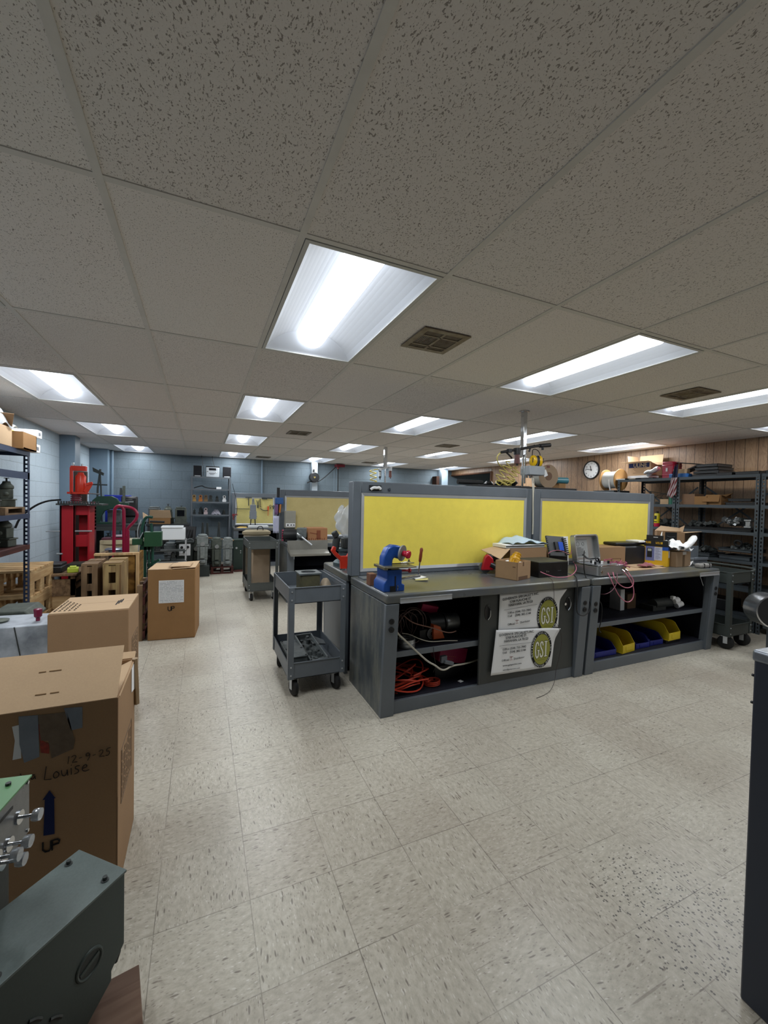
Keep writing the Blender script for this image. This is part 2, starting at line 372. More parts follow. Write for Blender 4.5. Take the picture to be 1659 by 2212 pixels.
def panel_mat():
    n = NT('wood_grain_panelling'); g = n.geo(); sp = n.n('ShaderNodeSeparateXYZ', {0: g})
    y = sp.outputs[1]
    # grooves at an uneven repeat
    per = n.math('FRACT', n.math('DIVIDE', n.math('ADD', y, 20.0), .61))
    gr = None
    for q in (0.0, .16, .41, .57, .81):
        d = n.math('LESS_THAN', n.math('ABSOLUTE', n.math('SUBTRACT', per, q+.01)), .006)
        gr = d if gr is None else n.math('MAXIMUM', gr, d)
    pl = n.math('FLOOR', n.math('MULTIPLY', n.math('ADD', y, 20.0), 7.1))
    wn = n.n('ShaderNodeTexWhiteNoise', {'W': pl}, noise_dimensions='1D').outputs[0]
    wx = n.n('ShaderNodeTexNoise', {'Vector': n.n('ShaderNodeMapping', {0: g, 3: (1, 9, 1.7)}).outputs[0], 'Scale': 1.6, 'Detail': 3.0, 'Distortion': .6}).outputs[0]
    wav = n.math('FRACT', n.math('MULTIPLY', n.math('ADD', wx, wn), 9.0))
    fi = n.n('ShaderNodeTexNoise', {'Vector': n.n('ShaderNodeMapping', {0: g, 3: (1, 160, 8)}).outputs[0], 'Scale': 1.0, 'Detail': 2.0}).outputs[0]
    col = n.ramp(wav, [(0, rgb((134, 106, 80))[:3]), (.5, rgb((160, 130, 100))[:3]), (1, rgb((104, 78, 58))[:3])])
    col = n.mix(.35, col, n.mix(fi, (.2, .2, .2, 1), (.8, .8, .8, 1)), 'OVERLAY')
    col = n.mix(.5, col, n.mix(wn, rgb((126, 100, 78)), rgb((172, 140, 108))))
    col = n.mix(n.math('MULTIPLY', gr, .8), col, rgb((40, 26, 18)))
    n.l(col, n.b.inputs['Base Color']); n.b.inputs['Roughness'].default_value = .42
    n.l(n.n('ShaderNodeBump', {'Strength': .4, 'Distance': .004, 'Height': n.math('SUBTRACT', 1.0, gr)}).outputs[0], n.b.inputs['Normal'])
    return n.m
def plane(name, pts, m):
    b = MB(); b._add(pts, [tuple(range(len(pts)))]); return ST(b.put(name, m, smooth=False))
fm, cm = floor_mat(), ceil_mat()
XE = 9.4
b = MB(); b._add([(XL, YB, 0), (XE, YB, 0), (XE, YF, 0), (XL, YF, 0)], [(0, 1, 2, 3)]); fl = ST(b.put('floor', fm, smooth=False))
m_far = block_mat('block_paint_shaded', 0, (108, 122, 131)); m_left = block_mat('block_paint_lit', 1, (184, 199, 209))  # same wall paint; far copy darkened, left copy lightened for how light falls
wood_wall = panel_mat()
def wallbox(name, x0, x1, y0, y1, z0, z1, m): return ST(MB().bb(x0, x1, y0, y1, z0, z1).put(name, m, smooth=False))
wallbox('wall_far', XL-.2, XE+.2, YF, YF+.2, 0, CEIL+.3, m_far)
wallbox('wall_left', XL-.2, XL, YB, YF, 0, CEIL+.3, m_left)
wallbox('wall_back', XL-.2, XE, YB-.2, YB, 0, CEIL+.3, mat('painted_back_wall', (80, 86, 90), .8))
wallbox('wall_right', XR, XR+.12, YB, 8.3, 0, CEIL+.3, wood_wall)
wallbox('wall_side_room', XE, XE+.2, YB, YF, 0, CEIL+.3, m_left)
hz = P(1050, 1019, x=XR).z
wallbox('trim_header', XR, XR+.12, 8.3, YF, hz, CEIL+.3, wood_wall)
ST(MB().bb(XR-.02, XR+.14, 8.3, YF, hz-.035, hz).bb(XR-.025, XR+.15, 8.27, 8.33, 0, hz).put('trim_opening', wood('opening_casing', (104, 72, 50), (84, 56, 40)), bev=.003))
# grid ceiling: fixtures sit in their own cells
lights = [(c, r) for c in (-2, 1, 4, 7, 10) for r in (-2, 0, 2, 4, 6) if r >= 0 or c >= 7]
b = MB()
for i in range(-3, 16):
    for j in range(-5, 8):
        if (i, j) in lights: continue
        x0, x1, y0, y1 = X0+i*TX, X0+(i+1)*TX, Y0+j*TY, Y0+(j+1)*TY
        x0, x1, y0, y1 = max(x0, XL), min(x1, XE), max(y0+.0135, YB), min(y1-.0125, YF)
        if x1 > x0 and y1 > y0: b.bb(x0, x1, y0, y1, CEIL, CEIL+.016)
ST(b.put('ceiling', cm, smooth=False))
b = MB(); gz0, gz1 = CEIL-.004, CEIL+.002
for i in range(-2, 16):
    x = X0+i*TX
    if x < XE: b.bb(x-.012, x+.012, YB, YF, gz0, gz1)
for j in range(-4, 8):
    y = Y0+j*TY
    if YB < y < YF: b.bb(XL, XE, y-.012, y+.012, gz0+.0006, gz1)
b.bb(XL, XL+.02, YB, YF, gz0, gz1).bb(XL, XE, YF-.02, YF, gz0, gz1).bb(XR-.02, XR, YB, 8.3, gz0, gz1)
ST(b.put('trim_ceiling_grid', mat('ceiling_grid_paint', (208, 205, 200), .6), smooth=False))
# ---------------- recessed lights ----------------
refl = mat('white_reflector', (232, 236, 244), .5, var=.01, spec=.3)
framem = mat('fixture_frame', (196, 196, 192), .5, var=.02)
lensm = emit('lit_lens', (.88, .94, 1.0), LENS)
lf = T('ceiling_light', 'x', 'light')
b = MB(); W, L, D = TX-.03, TY-.03, .10
for sx in (-1, 1): b.bb(sx*W/2, sx*(W/2-.018), -L/2, L/2, -.006, .012)
for sy in (-1, 1): b.bb(-W/2+.018, W/2-.018, sy*L/2, sy*(L/2-.018), -.006, .012)
b.put('frame', framem, lf)
b = MB(); w2, l2 = W/2-.018, L/2-.018; N = 8
prof = [(-w2, .0)]+[(-w2+(w2-.085)*k/N, D*math.sin(math.pi/2*k/N)**.8) for k in range(1, N+1)]
prof = prof+[(-x, z) for x, z in reversed(prof)]
for k in range(len(prof)-1):
    (xa, za), (xb, zb) = prof[k], prof[k+1]; e = .085
    ya, yb = l2-e*za/D, l2-e*zb/D
    b._add([(xa, -ya, za), (xb, -yb, zb), (xb, yb, zb), (xa, ya, za)], [(0, 1, 2, 3)])
for sy in (-1, 1):
    b._add([(x, sy*(l2-.085*z/D), z) for x, z in prof], [tuple(range(len(prof)))])
b.put('reflector', refl, lf)
b = MB(); N = 10; R = .085
for k in range(N):
    a0, a1 = math.pi*k/N, math.pi*(k+1)/N
    q = lambda a: (-R*math.cos(a), D-.002-.082*math.sin(a))
    (xa, za), (xb, zb) = q(a0), q(a1)
    b._add([(xa, -l2+.075, za), (xb, -l2+.075, zb), (xb, l2-.075, zb), (xa, l2-.075, za)], [(0, 1, 2, 3)])
for sy in (-1, 1): b._add([(-R*math.cos(math.pi*k/N), sy*(l2-.075), D-.002-.082*math.sin(math.pi*k/N)) for k in range(N+1)], [tuple(range(N+1))])
b.put('lens', lensm, lf)
ld = bpy.data.lights.new('tube', 'AREA'); ld.shape = 'RECTANGLE'; ld.size = .15; ld.size_y = 1.0; ld.energy = LAMP; ld.color = (.93, .97, 1.0)
lo = bpy.data.objects.new('tube', ld); COL.objects.link(lo); lo.parent = lf; lo.location = (0, 0, .008)
b = MB(); b.bb(-W/2, W/2, -L/2, L/2, D+.004, D+.012)
for sx in (-1, 1): b.bb(sx*W/2, sx*(W/2-.004), -L/2, L/2, .012, D+.004)
for sy in (-1, 1): b.bb(-W/2, W/2, sy*L/2, sy*(L/2-.004), .012, D+.004)
b.put('housing', framem, lf)
rown = {0: 'in the nearest row', 2: 'in the second row from the camera', 4: 'in the third row from the camera', 6: 'in the farthest row'}
coln = {-2: 'along the left wall', 1: 'over the aisle', 4: 'over the benches', 7: 'right of the chrome pole', 10: 'by the wood wall'}
first = True
for c, r in lights:
    loc = (X0+(c+.5)*TX, Y0+(r+.5)*TY, CEIL)
    if r < 0 or (c, r) == (-2, 0): lab = 'recessed ceiling light %s, just behind the camera' % coln[c] if r < 0 else 'recessed ceiling light out of frame above the nearest cardboard box'
    else: lab = 'recessed ceiling light %s, %s' % (coln[c], rown[r])
    if first: o = lf; o.location = loc; o['label'] = lab; first = False
    else: o = dup(lf, loc, 0, lab)
    o['group'] = 'recessed ceiling lights'
# ---------------- ceiling vents ----------------
ventm = mat('stained_vent_metal', (140, 132, 116), .5, .3, .2, 20, (110, 92, 72), .6)
vf = T('ceiling_vent', 'x', 'vent')
b = MB()
for sx in (-1, 1): b.bb(sx*.15, sx*.115, -.15, .15, -.006, 0); b.bb(-.115, .115, sx*.15, sx*.115, -.006, 0)
b.bb(-.008, .008, -.115, .115, -.006, 0).bb(-.115, .115, -.065, -.052, -.006, 0).bb(-.115, .115, .065, .078, -.006, 0)
b.put('frame', ventm, vf, bev=.001)
b = MB()
for k in range(9): b.box((-.105+k*.0115, .006, .002), (.0025, .115, .012), (0, rad(35), 0))
for k in range(9): b.box((.016+k*.0115, .006, .002), (.0025, .115, .012), (0, rad(-35), 0))
for k in range(3): b.box((0, -.075-k*.013, .002), (.22, .0025, .012), (rad(35), 0, 0)); b.box((0, .086+k*.011, .002), (.22, .0025, .012), (rad(-35), 0, 0))
b.put('louvre', ventm, vf)
MB().bb(-.12, .12, -.12, .12, .0105, .0135).put('backing', blackp, vf)
vs = [(1.235, 2.1, 'large near the camera, right of the big light'), (3.67, 2.1, 'near the wood-panelled wall beside a light'), (1.235, 5.79, 'over the tan pinboard bench'), (3.67, 5.77, 'over the row of lights behind the left pole'), (1.235, 9.45, 'nearest the blue wall above the pegboard bench'), (3.67, 9.2, 'nearest the blue wall left of the door opening')]
for k, (x, y, t) in enumerate(vs):
    loc = (x, y, CEIL-.006 if 0 else CEIL-.0045)
    if k == 0: o = vf; o.location = loc; o['label'] = 'stained square ceiling vent '+t
    else: o = dup(vf, loc, 0, 'stained square ceiling vent '+t)
    o['group'] = 'ceiling vents'
# columns and pipes of the blue walls
cw = mat('blue_grey_column', (112, 132, 148), .5, var=.05)
ST(MB().bb(XL, XL+.2, 7.9, 8.2, 0, CEIL).put('trim_column_left', cw, bev=.004))
ST(MB().bb(XL, -1.72, 9.75, YF, 0, CEIL).cyl((-1.68, 9.95, 0), (-1.68, 9.95, CEIL), .025).put('trim_corner_chase', cw, bev=.004))
pc = P(679, 1030, y=9.95)
ST(MB().bb(pc.x-.07, pc.x+.07, 9.9, YF, 0, CEIL).put('trim_column_far', mat('pale_column', (170, 182, 192), .5), bev=.004))
q = P(566, 1030, y=10.05); tag(MB().cyl((q.x, 10.06, 0), (q.x, 10.06, CEIL), .02, n=10).put('conduit_pipe', cw), 'thin blue-painted conduit pipe running up the far wall behind the pegboard', 'pipe')
q = P(957, 1030, y=9.95); ST(MB().bb(q.x-.1, q.x+.1, 9.85, YF, 0, CEIL).put('trim_column_opening', mat('pale_column_two', (150, 166, 178), .5), bev=.004))
q = P(945, 1030, y=9.9); ST(MB().bb(q.x-.045, q.x+.05, 9.88, YF, 0, 2.2).put('trim_brown_post', wood('brown_post', (70, 46, 34), (52, 34, 26))))
# ---------------- benches ----------------
WT = .84
def bench(name, label, x0, w, y0, d=.69, board=yellow, riser=True, flip=1, group=None, low=True, liner=True, rh=1.605):
    t = T(name, label, 'workbench', (x0, y0, 0), 0 if flip > 0 else math.pi, group)
    MB().bb(0, w, 0, d+.02, .775, WT).put('worktop', top_m, t, bev=.014)
    for s in (0, 1):
        xa = 0 if s == 0 else w-.03
        MB().prism([(.066, 0), (d, 0), (d, .775), (.011, .775)], .03, Matrix(((0, 0, 1, xa), (1, 0, 0, 0), (0, 1, 0, 0), (0, 0, 0, 1)))).put('end_panel', side_m if s == 0 else steel, t, bev=.002)
        xl = 0 if s == 0 else w-.095
        MB().bb(xl-.001, xl+.096, .055, .085, 0, .774).bb(xl if s else xl+.07, xl+.025 if s else xl+.095, .085, .13, 0, .774).slant(.055/.775).put('leg', steel, t, bev=.003)
    if low:
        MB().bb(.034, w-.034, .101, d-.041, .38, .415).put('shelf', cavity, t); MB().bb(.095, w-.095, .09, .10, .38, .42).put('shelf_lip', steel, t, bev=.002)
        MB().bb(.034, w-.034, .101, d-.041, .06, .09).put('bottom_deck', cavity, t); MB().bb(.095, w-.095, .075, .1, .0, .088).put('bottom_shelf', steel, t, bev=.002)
        b = MB().bb(.03, w-.03, d-.04, d-.02, .05, .775).bb(.031, .034, .13, d-.04, .09, .775).bb(w-.034, w-.031, .13, d-.04, .09, .775).bb(.034, w-.034, .11, d-.04, .768, .774)  # back panel plus thin dark sheets standing for shade in the bay
        b.put('shade_lining', cavity, t)
    if riser:
        y1, y2, z0, z1 = d, d+.1, WT, rh
        b = MB().bb(0, .075, y1, y2, z0, z1).bb(w-.075, w, y1, y2, z0, z1).bb(.075, w-.075, y1, y2, z1-.09, z1).bb(.075, w-.075, y1, y2, z0, z0+.035).bb(.07, w-.07, y1+.03, y2, z0+.03, z1-.08)
        b.put('riser_frame', steel, t, bev=.006)
        xa, xb, za, zb = .075, w-.075, z0+.035, z1-.09
        b = MB()
        for A, B in (((xa, za), (xb, za)), ((xb, za), (xb, zb)), ((xb, zb), (xa, zb)), ((xa, zb), (xa, za))): pass
        e = .026
        f = lambda px, pz, yy=0: (px, y1-.004+yy, pz)
        cs = [(xa, za), (xb, za), (xb, zb), (xa, zb)]; ci = [(xa+e, za+e), (xb-e, za+e), (xb-e, zb-e), (xa+e, zb-e)]
        for k in range(4):
            k2 = (k+1) % 4
            b._add([f(*cs[k]), f(*cs[k2]), f(*ci[k2], .006), f(*ci[k], .006), f(*cs[k], .03), f(*cs[k2], .03), f(*ci[k2], .03), f(*ci[k], .03)], [(0, 1, 2, 3), (4, 7, 6, 5), (0, 4, 5, 1), (1, 5, 6, 2), (2, 6, 7, 3), (3, 7, 4, 0)])
        b.put('board_trim', alu, t)
        MB().bb(xa+e, xb-e, y1+.004, y1+.03, za+e, zb-e).put('pinboard', board, t)
    return t
Y1 = 2.41
b1 = bench('workbench', 'grey steel workbench with bright yellow pinboard and two paper signs on its sliding door', 1.10, 1.87, Y1, group='yellow-board benches')
b2 = bench('workbench', 'grey steel workbench with yellow pinboard, open below and holding yellow bins', 3.00, 1.82, Y1, group='yellow-board benches')
# details of the two near benches (local x from the bench's left end)
def holder(t, xa, xb): MB().bb(xa, xb, -.006, 0, .777, .812).bb(xa, xb, -.009, -.005, .777, .781).bb(xa, xb, -.009, -.005, .808, .812).put('label_holder', alu, t)
holder(b1, .10, .50); holder(b2, 1.48, 1.80)
def outlet(t, x, z):
    for k in (0, -.055): MB().cyl((x, .056-.055*z/.775, z+k), (x, .050-.055*z/.775, z+k), .019, n=14).bb(x-.007, x-.004, .048-.055*z/.775, .052-.055*z/.775, z+k-.006, z+k+.006).bb(x+.004, x+.007, .048-.055*z/.775, .052-.055*z/.775, z+k-.006, z+k+.006).put('outlet', blackp, t)
outlet(b1, .045, .66); outlet(b1, 1.82, .64); outlet(b2, .05, .62); outlet(b2, 1.775, .64)
dr = MB().bb(.80, 1.765, .072, .084, .09, .765).bb(.80, .815, .066, .072, .09, .765).put('sliding_door', door_m, b1, bev=.002)
for x, s in ((.875, 1), (1.70, 1)):
    MB().lathe([(.001, 0), (.024, .001), (.024, .003), (.018, .001)], (x-.008, .072, .63), 20, Matrix.Rotation(rad(90), 4, 'X') @ Matrix.Diagonal((1, 2.4, 1, 1))).put('handle_recess', blackp, dr)
    MB().tube([(x, .070, .575), (x+.012, .060, .60), (x+.014, .058, .63), (x+.012, .060, .66), (x, .070, .685)], .004, smooth=1).put('handle', chrome, dr)
MB().cyl((1.66, .072, .63), (1.66, .062, .63), .011, n=14).put('lock', chrome, dr)
MB().tube([(.31, .686, 1.555), (.318, .684, 1.53), (.326, .684, 1.54), (.322, .684, 1.56)], .003, smooth=1).put('hook', darkst, b1)
MB().bb(.14, .245, .683, .69, 1.535, 1.578).put('riser_slot', blackp, b1)
MB().tube([(.15, .678, 1.543), (.17, .668, 1.56), (.2, .668, 1.556), (.22, .67, 1.562), (.235, .675, 1.548)], .012, smooth=2).put('tape_bundle', white, b1)
# back-to-back benches behind
bb1 = bench('workbench', 'grey workbench standing back to back with the sign-bearing bench', 2.97, 1.87, 3.92, .69, riser=False, flip=-1)
bb2 = bench('workbench', 'grey workbench standing back to back with the bench of yellow bins', 4.82, 1.82, 3.92, .69, riser=False, flip=-1)
b3 = bench('workbench', 'grey workbench with tan pinboard and a vise, in the row behind', 1.10, 1.87, 5.74, board=yellow2)
qa, qb = P(505, 1128, y=9.1), P(612, 1128, y=9.1)
b4 = bench('workbench', 'far grey workbench with tool-hung pale yellow pegboard under the blue wall', qa.x, 1.0, 9.1, .66, board=yellow3, rh=1.585)
# ---------------- paper signs ----------------
def seg(mb, a, b_, w): mb.bar(a, b_, w, .0008)
def ftext(mb, body, u0, v0, u1, v1, hpx, y, k=1.0, bold=0, fit=True):
    a, c = P(u0, v0, y=y), P(u1, v1, y=y); ux = (c-a); L = ux.length; ux.normalize(); uz = Vector((-ux.z, 0, ux.x))
    tmp = MB().text(body, 1, Matrix(), bold=bold/110); xs = [v.co.x for v in tmp.b.verts]; ys = [v.co.y for v in tmp.b.verts]; wd = max(xs)-min(xs); tmp.b.free()
    hh = (P(u0, v0-hpx, y=y)-P(u0, v0, y=y)).length/.7
    M = wall_text_M(a, ux, uz)
    mb.text(body, 1, M @ Matrix.Diagonal((L/wd, hh, 1, 1)), ext=.0003, bold=bold/110)
def sign(label, poly, lines, rule, emb, curl, y):
    t = T('paper_sign', label, 'paper sign', P(*poly[-1], y=y), 0, 'printed company signs')
    inv = Matrix.Translation(-t.location)
    pts = [P(u, v, y=y) for u, v in poly]
    b = MB(); n = len(pts)
    c = sum(pts, Vector())/n
    def fld(p, k): q = p.copy(); q.y += -.0015*math.sin(p.x*38+p.z*9)-.0015; return q
    N = 14
    # ruled sheet between the left and right outlines, gently rippled
    L = [pts[0], pts[-1]]; Rr = pts[1:-1]
    top0, top1, bot1, bot0 = pts[0], pts[1], pts[-2], pts[-1]
    def S(a, c):
        rr = [top1]+pts[2:-1]
        ls = [0]
        for p, q in zip(rr, rr[1:]): ls.append(ls[-1]+(q-p).length)
        d = c*ls[-1]; k = 0
        while k < len(ls)-2 and d > ls[k+1]: k += 1
        rgt = rr[k].lerp(rr[k+1], (d-ls[k])/max(1e-6, ls[k+1]-ls[k]))
        lft = top0.lerp(bot0, c); p = lft.lerp(rgt, a)
        p.y += -.0012-.0012*math.sin(a*17+c*4)-curl*max(0, a-.85)*max(0, .4-c)*1.6
        return p
    b.grid(S, 24, 16); b.b.transform(inv); b.put('sheet', white, t, solid=.0006)
    ty = y-.006
    b = MB()
    for ln in lines: ftext(b, *ln[:5], ln[5], ty, bold=ln[6] if len(ln) > 6 else 0)
    a, c = P(*rule[0], y=ty), P(*rule[1], y=ty); b.bar(a, c, .0022, .0012)
    b.b.transform(inv); b.put('printed_text', ink, t)
    (ec, r) = emb; o = P(*ec, y=ty)
    RX = Matrix.Rotation(rad(90), 4, 'X')
    SQ = Matrix.Translation(o) @ Matrix.Diagonal((.74, 1, 1, 1)) @ Matrix.Translation(-o)
    def fin(b): b.b.transform(inv @ SQ)
    b = MB(); b.cyl(o, o+Vector((0, -.0006, 0)), r, n=48); fin(b); b.put('emblem_ring', ink, t)
    b = MB(); b.cyl(o+Vector((0, -.0006, 0)), o+Vector((0, -.0012, 0)), r*.83, n=48); fin(b); b.put('emblem_disc', mat('olive_print', (150, 150, 62), .7), t)
    b = MB()
    word = 'GOVERNOR SPECIALIST INC  NEW ORLEANS  '
    for k, ch in enumerate(word):
        if ch == ' ': continue
        an = rad(200)-k*2*math.pi/len(word)
        M = wall_text_M(o+Vector((math.cos(an)*r*.86, -.0010, math.sin(an)*r*.86)), (math.sin(an), 0, -math.cos(an)), (math.cos(an), 0, math.sin(an)))
        b.text(ch, r*.16, M, align='CENTER', ext=.0003)
    fin(b); b.put('emblem_lettering', white, t)
    def gsi(off, yy, m, nm):
        b = MB(); k = r*.001*8.4
        def st(pl, wd):
            for i_, (p, q) in enumerate(zip(pl, pl[1:])):
                y_ = yy-.00004*(i_ % 2)-(.0001 if len(pl) == 2 and wd < w1 else 0); A = o+Vector((p[0]*r, y_+.00008, p[1]*r)); B = o+Vector((q[0]*r, y_+.00008, q[1]*r)); b.cyl(A, A+Vector((0, -.0004, 0)), wd*r/2, n=8); d = (B-A).normalized(); n_ = Vector((-d.z, 0, d.x))*wd*r/2; A = A-Vector((0, .00008, 0)); B = B-Vector((0, .00008, 0)); e_ = Vector((0, -.0004, 0)); b._add([A+n_, A-n_, B-n_, B+n_, A+n_+e_, A-n_+e_, B-n_+e_, B+n_+e_], [(0, 1, 2, 3), (4, 7, 6, 5), (0, 4, 5, 1), (1, 5, 6, 2), (2, 6, 7, 3), (3, 7, 4, 0)])
            B = B+Vector((0, .00008, 0)); b.cyl(B, B+Vector((0, -.0004, 0)), wd*r/2, n=8)
        w1 = .105+off
        st([(-.30, .26), (-.33, .36), (-.42, .42), (-.52, .36), (-.58, .16), (-.59, -.08), (-.55, -.30), (-.45, -.42), (-.33, -.36), (-.29, -.22), (-.29, -.04)], w1); st([(-.38, -.03), (-.22, -.03)], .06+off)
        st([(.13, .24), (.10, .36), (.0, .41), (-.1, .34), (-.11, .2), (-.03, .06), (.07, -.06), (.13, -.2), (.1, -.34), (0, -.41), (-.1, -.36), (-.13, -.24)], w1)
        st([(.42, .38), (.40, -.38)], w1+.02); st([(.30, .40), (.54, .40)], .06+off); st([(.28, -.40), (.52, -.40)], .06+off)
        fin(b); b.put(nm, m, t)
    gsi(.05, -.0014, ink, 'letter_outline'); gsi(0, -.0020, mat('cream_print', (226, 226, 208), .7), 'letters')
    b = MB().text("SINCE 1987" if 0 else "- - - - - -", r*.2, wall_text_M(o+Vector((0, -.0016, -r*.62))), align='CENTER', ext=.0003); fin(b); b.put('small_print', ink, t)
    return t
YS = Y1+.058
la = [("GOVERNOR SPECIALIST'S INC.", 1085.7, 1298, 1164, 1284, 5.2, 1), ("5708 PLAUCHE ST.", 1101.5, 1303, 1148, 1294.5, 5.2, 1), ("HARAHAN, LA 70123", 1099, 1310.5, 1150.5, 1301.3, 5.2, 1), ("Office (504) 733-7843", 1097, 1326.5, 1147, 1319, 4.6, .3), ("Cell    (504) 382-5144", 1097, 1333.5, 1146.5, 1326.5, 4.6, .3), ("Official", 1096.7, 1351.5, 1111.5, 1349, 4.2, .3), ("Distributor", 1124, 1346.8, 1144.6, 1342.5, 4.2, .3)]
s1 = sign('upper of the two white company signs on the bench door, its emblem cut off below', [(1079.5, 1283.5), (1220, 1271), (1209, 1293), (1205, 1354), (1076, 1364)], la, ((1089.5, 1318), (1160, 1305.5)), ((1183, 1329), .149), .25, YS+.004)
lb = [("GOVERNOR SPECIALIST'S INC.", 1077.8, 1375, 1153.4, 1366, 5.2, 1), ("5708 PLAUCHE ST.", 1092.5, 1381, 1138, 1374, 5.2, 1), ("HARAHAN, LA 70123", 1089, 1388.5, 1140.5, 1381.5, 5.2, 1), ("Office (504) 733-7843", 1086, 1405.5, 1136, 1398.5, 4.6, .3), ("Cell    (504) 382-5144", 1085.5, 1413, 1135.5, 1406, 4.6, .3), ("Official", 1084, 1429.5, 1099, 1427, 4.2, .3), ("Distributor", 1110, 1425.5, 1132.5, 1421, 4.2, .3), ("www.gsispecinc.com", 1086, 1440, 1126.5, 1434, 3.4, 1), ("sales@gsispecinc.com", 1086, 1449, 1123, 1444, 2.8, .3)]
s2 = sign('lower of the two white company signs on the bench door, its whole round emblem showing', [(1071.5, 1361), (1206, 1355.5), (1198, 1377), (1190, 1440), (1060, 1459.5)], lb, ((1079, 1395.5), (1149, 1387.5)), ((1169.5, 1402.5), .146), .25, YS-.012)
for t, (u, v) in ((s1, (1117, 1344)), (s2, (1104.5, 1423))):
    o = P(u, v, y=YS-(.007 if t is s1 else .021))-t.location
    b = MB()
    b.tube([o+Vector((-.016, 0, .012)), o+Vector((-.012, 0, .017)), o+Vector((.012, 0, .015)), o+Vector((.017, 0, .011))], .0016).tube([o+Vector((-.002, 0, .015)), o+Vector((0, 0, -.004))], .0016).tube([o+Vector((-.008, 0, .011)), o+Vector((.008, 0, .011))], .0014).tube([o+Vector((-.014, 0, -.01)), o+Vector((.012, 0, -.008))], .0012)
    b.put('logo_mark', mat('faded_red_print', (120, 70, 60), .7), t)
# ---------------- carts ----------------
def caster(t, x, y, r=.06, rz=0):
    z = r; M = Matrix.Translation((x, y, 0)) @ Matrix.Rotation(rz, 4, 'Z')
    b = MB(); b.lathe([(.01, -.018), (r-.012, -.018), (r, -.011), (r, .011), (r-.012, .018), (.01, .018)], (0, 0, z), 24, Matrix.Rotation(rad(90), 4, 'Y')); b.b.transform(M); w_ = b.put('wheel', rubber, t)
    b = MB(); b.cyl((-.023, 0, z), (.023, 0, z), .014, n=12); b.b.transform(M); b.put('hub', grcast, w_)
    b = MB(); b.bb(-.026, -.022, -.018, .018, z-.01, .135).bb(.022, .026, -.018, .018, z-.01, .135).bb(-.035, .035, -.035, .035, .132, .14); b.b.transform(M); b.put('caster_fork', alu, t)
def cart(label, loc, w, d, ztop, m, rz=0, lowz=.14, trayh=.12, handle=False, cr=.06):
    t = T('utility_cart', label, 'utility cart', loc, rz, 'grey steel utility carts')
    def tray(z, h, nm):
        b = MB().bb(0, w, 0, d, z, z+.006)
        b.bb(0, w, 0, .003, z, z+h).bb(0, w, d-.003, d, z, z+h).bb(0, .003, 0, d, z, z+h).bb(w-.003, w, 0, d, z, z+h)
        b.bb(-.004, w+.004, -.005, .004, z+h-.006, z+h).bb(-.004, w+.004, d-.004, d+.005, z+h-.006, z+h).bb(-.005, .004, 0, d, z+h-.006, z+h).bb(w-.004, w+.005, 0, d, z+h-.006, z+h)
        b.put(nm, m, t, bev=.001)
    tray(ztop-trayh, trayh, 'top_tray'); tray(lowz, .12, 'bottom_tray')
    for x in (0, w):
        for y in (0, d):
            sx, sy = (1 if x == 0 else -1), (1 if y == 0 else -1)
            b = MB().bb(x-.004*sx, x+.036*sx, y-.006*sy, y-.003*sy, lowz, ztop-.004).bb(x-.006*sx, x-.003*sx, y-.006*sy, y+.036*sy, lowz, ztop-.004)
            lg = b.put('corner_post', m, t)
            b = MB()
            for z in (lowz+.03, lowz+.09, ztop-.03, ztop-.09): b.cyl((x+.016*sx, y-.006*sy, z), (x+.016*sx, y-.010*sy, z), .006, n=8)
            b.put('bolt', alu, lg)
    for x in (.05, w-.05):
        for y in (.05, d-.05): caster(t, x, y, cr, .25 if y < .2 else -.4)
    if handle:
        MB().tube([(w, .03, ztop-.015), (w+.10, .02, ztop), (w+.15, .08, ztop+.012), (w+.15, d-.08, ztop+.012), (w+.10, d-.02, ztop), (w, d-.03, ztop-.015)], .012, smooth=2, n=8).put('handle', m, t)
    return t
c1 = cart('blue-grey steel cart beside the near bench end, a square iron block on its tray', (.585, 2.96, 0), .42, .68, .81, steel)
c2 = cart('dark grey steel cart behind, tan cardboard box on its bottom tray', (.605, 6.03, 0), .41, .76, .855, mat('olive_grey_steel', (82, 86, 84), .5, .2), cr=.05)
c3 = cart('dark steel cart with loop handle at the right end of the benches', (4.92, 2.36, 0), .40, .62, .80, mat('dark_grey_steel', (66, 72, 70), .5, .2), handle=True, cr=.07)
# on the near cart
def gear_block(name, label, cat, loc, d, h, m, rz=0):
    t = T(name, label, cat, loc, rz)
    b = MB(); n = 20; s = d/2; e = .018
    pr = [(-s+e, -s), (s-e, -s), (s, -s+e), (s, s-e), (s-e, s), (-s+e, s), (-s, s-e), (-s, -s+e)]
    b.prism(pr, h-.012); b.put('body', m, t, bev=.003)
    b = MB(); ci = [(d*.36*math.cos(2*math.pi*k/24), d*.36*math.sin(2*math.pi*k/24)) for k in range(24)]
    sq = []
    for k in range(24):
        a = 2*math.pi*k/24; c_, s_ = math.cos(a), math.sin(a); q = (s+.008)/max(abs(c_), abs(s_)); sq.append((c_*q, s_*q))
    vs = [(x, y, z) for z in (h-.012, h) for x, y in ci]+[(x, y, z) for z in (h-.012, h) for x, y in sq]
    fs = []
    for k in range(24):
        j = (k+1) % 24; fs += [(24+k, 24+j, 72+j, 72+k), (k, 48+k, 48+j, j), (k, j, 24+j, 24+k), (48+k, 72+k, 72+j, 48+j)]
    b._add(vs, fs); b.put('top_flange', grcast, t)
    MB().cyl((0, 0, h-.0125), (0, 0, h-.011), d*.355, n=24).put('bore', cavity, t)
    return t
gear_block('iron_block', 'square olive iron housing with a round bore, on the near cart', 'machine part', (.80, 3.30, .697), .165, .165, mat('olive_iron', (92, 88, 62), .65, .2, .2, 12, (64, 62, 46), .8))
b = MB(); random.seed(4)
